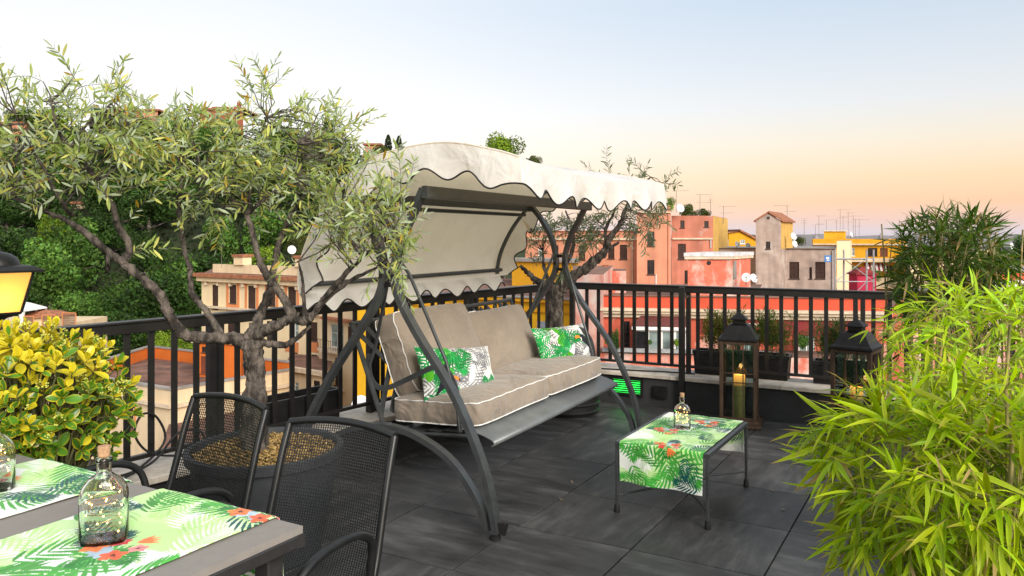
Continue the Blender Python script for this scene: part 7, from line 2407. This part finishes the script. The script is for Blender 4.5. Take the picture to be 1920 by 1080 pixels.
for v in (486.5, 561.5, 589.5):
    for k in range(3):
        a, b = P3(1566, v, YS+0.3+0.42*k), P3(1632, v, YS+0.3+0.42*k)
        b.z = a.z
        m = MB(); m.beam(a, b, 0.36, 0.07); part('deck_plank', m, M_steel, sc_)
c = P3(1552, 485, 79)
sn = thing('blue_sign', 'small blue and white sign on the grey house corner', 'sign', c)
f_d = Vector((1, -0.02, 0)).normalized()
m = MB(); m.obox(c, f_d*0.34, (0, 0.03, 0), (0, 0, 0.34)); part('sign_board', m, pm('blue sign', (0.05, 0.17, 0.42), rough=0.5), sn)
m = MB(); m.obox(c + Vector((-0.02, -0.034, 0.06)), f_d*0.16, (0, 0.004, 0), (0, 0, 0.10)); m.obox(c + Vector((0.02, -0.034, -0.15)), f_d*0.13, (0, 0.004, 0), (0, 0, 0.045)); part('sign_mark', m, M_white, sn)
m = MB(); m.tube([c + Vector((0, 0.03, -0.1)), c + Vector((0.6, 1.2, -0.1))], 0.03, 6); part('bracket', m, M_ant, sn)
ck = thing('red_chimney', 'crimson chimney with small hood in front of the yellow house', 'chimney', P3(1617, 560, 70))
m = MB(); m.box(P3(1617, 545, 70) + Vector((0, 0, -1)), (1.7, 1.7, 5.0)); part('stack', m, peel('crimson plaster', (0.42, 0.03, 0.07), (0.5, 0.2, 0.2), cover=0.7, scale=0.4), ck)
q = P3(1617, 514, 70)
m = MB(); m.box(q + Vector((0, 0, 0.05)), (2.0, 2.0, 0.18)); m.box(q + Vector((0, 0, -0.35)), (1.2, 1.2, 0.62)); m.lathe([(1.2, 0.15), (0.9, 0.30), (0.25, 0.62), (0.05, 0.65)], 4, q, rz=math.pi/4); part('hood', m, M_maroon, ck)

# ---------------------------------------------------------------- far domes and ridge
def dome(label, u, v, Y_, r_px):
    r_ = r_px/F*Y_
    b = P3(u, 452, Y_); zt = Zv(v, Y_)
    th = thing('church_dome', label, 'dome', (b.x, b.y, GZ))
    zs = zt - 2.1*r_
    m = MB(); m.lathe([(r_*1.0, GZ-b.z+b.z-0), (r_*1.0, zs-0.01)], 20, (b.x, b.y, 0)); part('drum', m, M_domestone, th, smooth=40)
    m = MB(); m.lathe([(r_*1.06, zs), (r_*1.06, zs+0.1*r_), (r_*0.98, zs+0.2*r_), (r_*0.90, zs+0.65*r_), (r_*0.68, zs+1.05*r_), (r_*0.35, zs+1.3*r_), (r_*0.2, zs+1.36*r_)], 20, (b.x, b.y, 0)); part('dome_shell', m, M_domestone, th, smooth=40)
    m = MB(); m.lathe([(r_*0.19, zs+1.35*r_), (r_*0.19, zs+1.65*r_), (r_*0.23, zs+1.68*r_), (r_*0.08, zs+1.85*r_), (r_*0.03, zs+2.1*r_)], 12, (b.x, b.y, 0)); part('cupola', m, M_domestone, th, smooth=40)
M_domestone = pm('distant dome stone', (0.26, 0.24, 0.25), rough=0.9, var=0.1, scale=0.1)
dome('hazy church dome left of the yellow attic', 1529.5, 437, 900, 6.0)
dome('hazy church dome right of the antennas', 1651.5, 436, 800, 4.6)
m = MB()
pts = []
import math as _m
N_ = 60
vs = []
for i in range(N_+1):
    u = 1000 + 1100*i/N_
    hz = 1.0 + 0.6*math.sin(i*0.5) + 0.4*math.sin(i*1.3)
    vs += [(U(u, 1500), 1500, GZ), (U(u, 1500), 1500, 1 + 3*hz), (U(u, 1500), 1900, GZ)]
m.add(vs, [(i*3, (i+1)*3, (i+1)*3+1, i*3+1) for i in range(N_)] + [(i*3+1, (i+1)*3+1, (i+1)*3+2, i*3+2) for i in range(N_)])
solo('far_hills', m, pm('far ridge', (0.20, 0.20, 0.22), rough=1.0, var=0.2, scale=0.01), kind='structure')

# ================================================================== HILL, FAR TREES
def hill_h(x, y):
    """terrain height of the wooded hill on the left"""
    q = x/y*F + CX            # bearing as a photo column
    along_ = min(max((y-108)/100, 0), 1)
    rise = along_*along_*(3-2*along_)
    side = 1.0 - min(max((q-880)/220, 0), 1)**1.2
    side2 = min(max((y-90)/20, 0), 1)
    top = 24.0 + 2.0*math.sin(x*0.03) - 3.0*min(max((q-300)/500, 0), 1)
    return GZ + (top-GZ)*rise*side*side2 + (1.2*math.sin(x*0.11)*math.cos(y*0.09) if rise > 0.02 else 0)
M_hill = pm('hillside earth and ivy', (0.016, 0.026, 0.009), rough=0.95, var=0.5, scale=0.15, col2=(0.035, 0.045, 0.016))
m = MB()
nx, ny = 70, 50
def hp(a, b):
    y = 92 + 240*b
    q = -900 + 2200*a
    x = (q-CX)/F*y
    return (x, y, hill_h(x, y))
m.grid(hp, nx, ny)
solo('hill', m, M_hill, kind='structure', smooth=80)

def crown_mesh(name, seed, col, n=3600, lumps=16, leaf=0.055, flat=0.8, cone=False, airy=0.0):
    """a crown of unit radius made of leaf-sized faces gathered in clumps"""
    rg = np.random.default_rng(seed)
    cs, rs = [], []
    for k in range(lumps):
        v = rg.normal(size=3); v /= np.linalg.norm(v)
        q = rg.uniform(0.25, 0.72)
        cs.append(v*q*np.array((1, 1, flat))); rs.append(rg.uniform(0.26, 0.46))
    cs, rs = np.array(cs), np.array(rs)
    tint = rg.uniform(0.42, 1.55, lumps)  # random clump tones, range widened to paint in shading and lights of the crowns
    k = rg.integers(0, lumps, n)
    d_ = rg.normal(size=(n, 3)); d_ /= np.linalg.norm(d_, axis=1)[:, None]
    rad = rs[k]*rg.uniform(0.55, 1.05, n)**0.5
    P = cs[k] + d_*rad[:, None]
    if cone:
        zz = rg.uniform(0, 1, n); a = rg.uniform(0, 6.283, n); rr = 0.17*np.sqrt(np.maximum(0, np.sin(np.pi*np.clip(zz*0.95+0.05, 0, 1))))*rg.uniform(0.6, 1.05, n)
        P = np.stack([rr*np.cos(a), rr*np.sin(a), zz*2-1], 1); k = (zz*lumps).astype(int) % lumps
        d_ = np.stack([np.cos(a), np.sin(a), np.full(n, 0.5)], 1)
    # each leaf cluster: a bent quad (two triangles folded)
    nrm = d_ + 0.9*rg.normal(size=(n, 3)); nrm /= np.linalg.norm(nrm, axis=1)[:, None]
    t = np.cross(nrm, rg.normal(size=(n, 3))); t /= np.linalg.norm(t, axis=1)[:, None]
    b = np.cross(nrm, t)
    s = (leaf*rg.uniform(0.6, 1.4, n))[:, None]
    V = np.stack([P - t*s, P - b*s*0.55 + nrm*s*0.15, P + t*s, P + b*s*0.55 + nrm*s*0.15], 1).reshape(-1, 3)
    Fq = np.arange(n*4).reshape(n, 4)
    c = np.array(col)[None]*tint[k][:, None]*rg.uniform(0.55, 1.5, n)[:, None]*np.stack([rg.uniform(0.85, 1.2, n), np.ones(n), rg.uniform(0.8, 1.1, n)], 1)
    C = np.repeat(np.clip(c, 0, 1), 4, 0)
    me = bpy.data.meshes.new(name)
    me.vertices.add(len(V)); me.vertices.foreach_set('co', V.astype(np.float32).ravel())
    me.loops.add(Fq.size); me.loops.foreach_set('vertex_index', Fq.astype(np.int32).ravel())
    me.polygons.add(n); me.polygons.foreach_set('loop_start', np.arange(0, n*4, 4, dtype=np.int32))
    me.update(calc_edges=True)
    at = me.color_attributes.new('tone', 'FLOAT_COLOR', 'POINT')
    at.data.foreach_set('color', np.concatenate([C, np.ones((len(C), 1))], 1).astype(np.float32).ravel())
    me.materials.append(M_leaf_far)
    return me
def trunk_mesh(seed, limbs=5, low=0.0):
    rg = random.Random(seed)
    m = MB()
    m.tube([(0, 0, -1.0), (0.02, 0.01, -0.3), (rg.uniform(-.05, .05), rg.uniform(-.05, .05), 0.3), (0.0, 0.0, 0.6)], [0.075, 0.06, 0.045, 0.02], 8)
    for k in range(limbs):
        a = 2*math.pi*k/limbs + rg.uniform(-0.4, 0.4); z = rg.uniform(-0.35, 0.2)
        m.tube([(0, 0, z), (0.25*math.cos(a), 0.25*math.sin(a), z+0.2), (0.55*math.cos(a), 0.55*math.sin(a), z+0.42)], [0.035, 0.025, 0.01], 6)
    me = mesh_from('trunk', m.v, m.f, smooth=True, fix=False); me.materials.append(M_bark)
    return me
KINDS = {
    'dark': [crown_mesh('crown', 201+i, (0.040, 0.088, 0.018), 4200, 18, 0.050) for i in range(3)],
    'mid': [crown_mesh('crown', 211+i, (0.080, 0.165, 0.030), 4200, 18, 0.050) for i in range(3)],
    'bright': [crown_mesh('crown', 221+i, (0.19, 0.30, 0.03), 4200, 16, 0.048) for i in range(2)],
    'olivegreen': [crown_mesh('crown', 231+i, (0.085, 0.11, 0.030), 3800, 15, 0.055) for i in range(2)],
    'cypress': [crown_mesh('crown', 241, (0.030, 0.050, 0.018), 1800, 12, 0.045, cone=True)],
}
TRUNKS = [trunk_mesh(300+i) for i in range(3)]
rgT = random.Random(77)
def far_tree(name, label, base, crown_c, rx, rz, kind, group=None, cat='tree'):
    th = thing(name, label, cat, base, group=group)
    b = Vector(base); c = Vector(crown_c)
    o = link('crown', rgT.choice(KINDS[kind]), th)
    o.location = c - b; o.scale = (rx, rx, rz); o.rotation_euler = (0, 0, rgT.uniform(0, 6.28))
    t = link('trunk', rgT.choice(TRUNKS), th)
    hh = (c.z-b.z)
    t.location = (c.x-b.x, c.y-b.y, hh*0.5); t.scale = (rx*1.3, rx*1.3, hh*0.5)
    t.location = (c.x-b.x, c.y-b.y, hh*0.5)
    return th
# wooded hillside: countable crowns in rows up the slope
LAB = {'dark': 'dark green tree in the wood on the hillside', 'mid': 'mid green tree in the wood on the hillside', 'bright': 'bright green tree in the wood on the hillside'}
GRP = {'dark': 'dark trees of the hillside wood', 'mid': 'mid green trees of the hillside wood', 'bright': 'bright trees of the hillside wood'}
rows_ = [(112, 0.0), (122, 0.4), (132, 0.1), (142, 0.6), (152, 0.3), (162, 0.7), (172, 0.2), (182, 0.5), (192, 0.0), (202, 0.4)]
for (yy, ph) in rows_:
    u = -420 + ph*60
    while u < 960:
        y_ = yy + rgT.uniform(-4, 4)
        uu = u + rgT.uniform(-18, 18)
        x_ = U(uu, y_)
        g = hill_h(x_, y_)
        rr = rgT.uniform(4.0, 7.4)
        hh = rgT.uniform(6.0, 10.0)
        kind = rgT.choices(['dark', 'mid', 'bright'], [0.55, 0.33, 0.12])[0]
        vis = True
        if uu > 640: vis = False      # hidden behind houses and canopy
        if vis:
            far_tree('hillside_tree', LAB[kind], (x_, y_, g), (x_, y_, g+hh-rr*0.35), rr, rr*rgT.uniform(0.8, 1.35), kind, GRP[kind])
        u += rr*1.95/y_*F
# nearer trees at the foot of the wood, picked out by the photograph
def near_tree(label, u, v, Y_, r_px, kind, zf=1.0, name='tree'):
    c = P3(u, v, Y_); rr = r_px/F*Y_
    far_tree(name, label, (c.x, c.y, min(GZ, c.z-rr*1.3) if c.z < 4 else hill_h(c.x, c.y) if hill_h(c.x, c.y) < c.z-rr else c.z-rr*1.6), c, rr, rr*zf, kind)
near_tree('bright young tree just left of the orange roof hut', 345, 655, 92, 48, 'bright')
near_tree('light green feathery tree behind the post lamp', 95, 520, 112, 70, 'mid')
near_tree('bushy green tree at the foot of the wood behind the shrub', 150, 590, 110, 60, 'mid')
near_tree('dark rounded tree left of the cream apartment house', 300, 560, 112, 75, 'dark')
near_tree('dark tree behind the thick olive branch', 225, 625, 104, 62, 'dark')
near_tree('small bright tree between wood and cream house', 300, 640, 100, 26, 'bright')
near_tree('golden green tree beside the dish on the cream house', 560, 460, 125, 30, 'olivegreen')
near_tree('light yellow green tree top rising behind the canopy', 944, 285, 150, 46, 'bright', 0.95)
near_tree('bare topped shrub beside the light green tree behind the canopy', 1000, 305, 140, 20, 'olivegreen')
near_tree('leafy tree on the salmon roof beside the canopy edge', 1252, 383, 90, 17, 'bright', 1.2)
near_tree('round rooftop tree behind the white dish', 1290, 396, 88, 20, 'olivegreen')
near_tree('low rooftop bush right of the white dish', 1318, 400, 88, 17, 'olivegreen', 0.8)
near_tree('far tree right of the small yellow house', 1412, 446, 140, 9, 'olivegreen')
near_tree('tree on the yellow house balcony', 1600, 512, 105, 17, 'mid')
near_tree('second tree on the yellow house balcony', 1640, 516, 104, 16, 'mid')
near_tree('dark tree at the right edge beyond the bamboo', 1925, 470, 85, 38, 'dark')
near_tree('row of far trees near the grey house skyline', 1500, 452, 200, 12, 'olivegreen')
for i, (u, v, r_) in enumerate(((728, 268, 9), (748, 270, 7))):
    c = P3(u, v+4, 205); rr = 3.4
    th = thing('cypress_tree', ('taller' if i == 0 else 'shorter') + ' dark cypress on the hilltop left of the canopy', 'tree', (c.x, c.y, hill_h(c.x, c.y)), group='cypresses on the hilltop')
    o = link('crown', KINDS['cypress'][0], th); o.location = (0, 0, c.z-hill_h(c.x, c.y)-1.5); o.scale = (6, 6, 4.2)
    t = link('trunk', TRUNKS[0], th); t.scale = (1, 1, 2); t.location = (0, 0, 2)
near_tree('pale hilltop tree between the cypresses and the olive tree', 712, 285, 200, 18, 'olivegreen')

# undergrowth on the hill: nobody could count it
rgU = np.random.default_rng(9)
n = 26000
yy = 95 + 120*rgU.uniform(0, 1, n)**0.8; qq = rgU.uniform(-250, 900, n)
xx = (qq-CX)/F*yy
P = np.stack([xx, yy, np.array([hill_h(a, b) for a, b in zip(xx, yy)]) + rgU.uniform(0, 2.2, n)], 1)
nrm = rgU.normal(size=(n, 3)) + np.array((0, -0.5, 0.8)); nrm /= np.linalg.norm(nrm, axis=1)[:, None]
t = np.cross(nrm, rgU.normal(size=(n, 3))); t /= np.linalg.norm(t, axis=1)[:, None]
b = np.cross(nrm, t); s = rgU.uniform(0.25, 0.6, n)[:, None]
V = np.stack([P-t*s, P-b*s*0.6, P+t*s, P+b*s*0.6], 1).reshape(-1, 3)
C = np.repeat(np.array((0.016, 0.034, 0.009))[None]*rgU.uniform(0.5, 1.6, n)[:, None], 4, 0)  # leaf colour darkened to stand in for deep shade between the crowns
ug = thing('undergrowth_root', 'low green undergrowth covering the hillside', 'undergrowth', (0, 0, 0))
o = raw_mesh(ug, 'undergrowth', V, np.arange(n*4).reshape(n, 4), C, M_leaf_far)
o.parent = None; bpy.data.objects.remove(ug)
tag(o, 'low green undergrowth covering the hillside', 'undergrowth', kind='stuff')

# houses on the hilltop
def hill_house(label, u0, u1, v0, v1, Y_, wall, wins, roof='flat', depth=12):
    zt = Zv(v0, Y_)
    th, fc = building('hilltop_house', label, [G(u0, Y_), G(u1, Y_), G(u1, Y_+depth), G(u0, Y_+depth)], Zv(v1, Y_)-9, zt, wall, M_flatgrey, {0: wins})
    f = fc[0]
    strip('eaves', f, th, -0.5, f.L+0.5, zt+0.002, zt+0.45, 0.6, M_tiles, into=depth)
    return th, f
hill_house('orange hilltop house glimpsed behind the left olive branches', -60, 70, 232, 320, 195, M_salmon, [(8, 255, 24, 275, 'dark'), (34, 255, 50, 275, 'dark'), (8, 290, 24, 308, 'dark')])
hill_house('pale orange hilltop house behind the middle of the olive tree', 196, 296, 208, 275, 205, M_salmon, [(215, 222, 226, 238, 'white'), (240, 222, 251, 238, 'white'), (266, 222, 277, 238, 'white'), (240, 250, 251, 264, 'dark')])
th, f = hill_house('brick hilltop house with tall chimney above the olive tree', 374, 456, 206, 260, 215, M_brick, [(385, 214, 393, 222, 'dark'), (405, 214, 413, 222, 'dark'), (440, 208, 450, 222, 'dark')])
strip('attic', f, th, f.L*0.25, f.L*0.9, Zv(206, 215)+0.452, Zv(199, 215), -1, M_brick, into=8)
strip('chimney', f, th, f.L*0.80, f.L*0.86, Zv(199, 215), Zv(188, 215), -2, M_brick, into=3.5)
hill_house('red roofed hilltop house beside the cypresses', 684, 712, 272, 300, 210, M_salmon, [(690, 280, 696, 288, 'white')])
hill_house('cream villa half hidden in the wood on the hillside', 120, 160, 382, 420, 168, M_cream2, [(128, 390, 134, 402, 'white'), (142, 390, 148, 402, 'white')])

# garden terrace at the foot of the wood: gazebo, pavilion and screens
YG = 88
def PG(u, v, y=YG): return P3(u, v, y)
m = MB(); m.add([PG(-120, 622), PG(190, 614), PG(190, 614, YG+22), PG(-120, 622, YG+22)] , [(0, 1, 2, 3)])
zz = PG(60, 616).z
m = MB(); m.box((U(28, YG+6), YG+6, (zz+GZ)/2), (14.5, 15, zz-GZ)); solo('garden_terrace', m, M_cream, 'raised garden terrace beside the wood', 'terrace')
gz_ = thing('gazebo', 'white fabric gazebo beyond the railing at the left', 'gazebo', (U(30, YG), YG, zz))
gw = 2.2
gc = Vector((U(28, YG+1), YG+1, zz))
for sx in (-1, 1):
    for sy in (-1, 1):
        m = MB(); m.tube([gc + Vector((sx*gw, sy*gw, 0)), gc + Vector((sx*gw, sy*gw, 2.0))], 0.06, 6); part('post', m, M_white, gz_)
m = MB(); m.lathe([(gw*1.5, 2.0), (gw*1.45, 2.15), (gw*0.7, 2.75), (0.1, 3.1)], 4, gc, rz=math.pi/4); part('roof', m, M_white, gz_)
for sx in (-1, 1):
    m = MB(); m.lathe([(0.38, 0.1), (0.16, 0.9), (0.35, 1.95)], 10, gc + Vector((sx*(gw-0.1), -gw+0.1, 0))); part('curtain', m, M_white, gz_)
pv = thing('pavilion', 'small red roofed pavilion beside the gazebo', 'pavilion', (U(88, YG+3), YG+3, zz))
pc_ = Vector((U(88, YG+3), YG+3, zz))
m = MB(); m.box(pc_ + Vector((0, 0, 0.55)), (3.6, 3.2, 1.1)); part('wall', m, M_cream2, pv)
m = MB(); m.lathe([(3.0, 1.1), (2.9, 1.25), (1.2, 1.75), (0.2, 1.85)], 4, pc_, rz=math.pi/4); part('roof', m, M_tiles, pv)
for i, (u0, u1, v0) in enumerate(((40, 63, 593), (79, 104, 591), (117, 142, 587))):
    c0, c1 = PG(u0, 612, YG-1), PG(u1, 612, YG-1); c1.z = c0.z = zz
    top = PG(u0, v0, YG-1).z
    s_ = thing('rusty_screen', ('left', 'middle', 'right')[i] + ' of the three rusty mesh screens beside the pavilion', 'screen', c0, group='rusty garden screens')
    m = MB()
    for a, b in ((c0, Vector((c0.x, c0.y, top))), (c1, Vector((c1.x, c1.y, top))), (Vector((c0.x, c0.y, top)), Vector((c1.x, c1.y, top))), (c0 + Vector((0, 0, .08)), c1 + Vector((0, 0, .08)))):
        m.tube([a, b], 0.06, 5)
    part('frame', m, M_terra, s_)
    m = MB()
    for k in range(1, 12):
        q = c0.lerp(c1, k/12); m.tube([q, Vector((q.x, q.y, top))], 0.035, 4)
    for k in range(1, 9):
        z = zz + (top-zz)*k/9; m.tube([Vector((c0.x, c0.y, z)), Vector((c1.x, c1.y, z))], 0.03, 4)
    part('mesh_infill', m, pm('rusty mesh', (0.20, 0.11, 0.07), rough=0.8), s_, fix=False)['kind'] = 'stuff'
# shrubs on the red house balcony
f_y = YR-6.2
for i, (u, r_, kind, lab) in enumerate(((1141, 9, 'bright', 'leftmost flowering bush on the red house balcony'), (1216, 8, 'mid', 'low bush in front of the veranda windows'), (1268, 10, 'bright', 'leafy bush at the right of the veranda'), (1505, 20, 'mid', 'bush on the red house balcony right of the lantern'), (1152, 14, 'dark', 'dark climber beside the veranda door'))):
    c = P3(u, 645 - r_*0.3, f_y); rr = r_/F*f_y
    far_tree('balcony_bush', lab, (c.x, c.y, Zv(655, f_y)), c, rr, rr*(1.0 if i != 4 else 2.3), kind, 'bushes on the red house balcony', 'bush')

# dry scraps blown onto the tiles
rgS = random.Random(12)
m = MB()
for _ in range(26):
    p = ST(rgS.uniform(-2.0, 1.0), rgS.uniform(3.0, 6.1), 0.003)
    a = rgS.uniform(0, 6.28); x = Vector((math.cos(a), math.sin(a), 0)); y = Vector((-x.y, x.x, 0)); L_ = rgS.uniform(0.012, 0.03)
    m.add([p - x*L_, p - y*L_*0.25 + Vector((0, 0, 0.003)), p + x*L_ + Vector((0, 0, 0.004)), p + y*L_*0.25 + Vector((0, 0, 0.002))], [(0, 1, 2, 3)])
solo('fallen_leaves', m, pm('dry leaf', (0.26, 0.20, 0.11), rough=0.8, var=0.4, scale=3), 'tiny dry leaves scattered on the dark tiles', 'leaves', kind='stuff', fix=False)
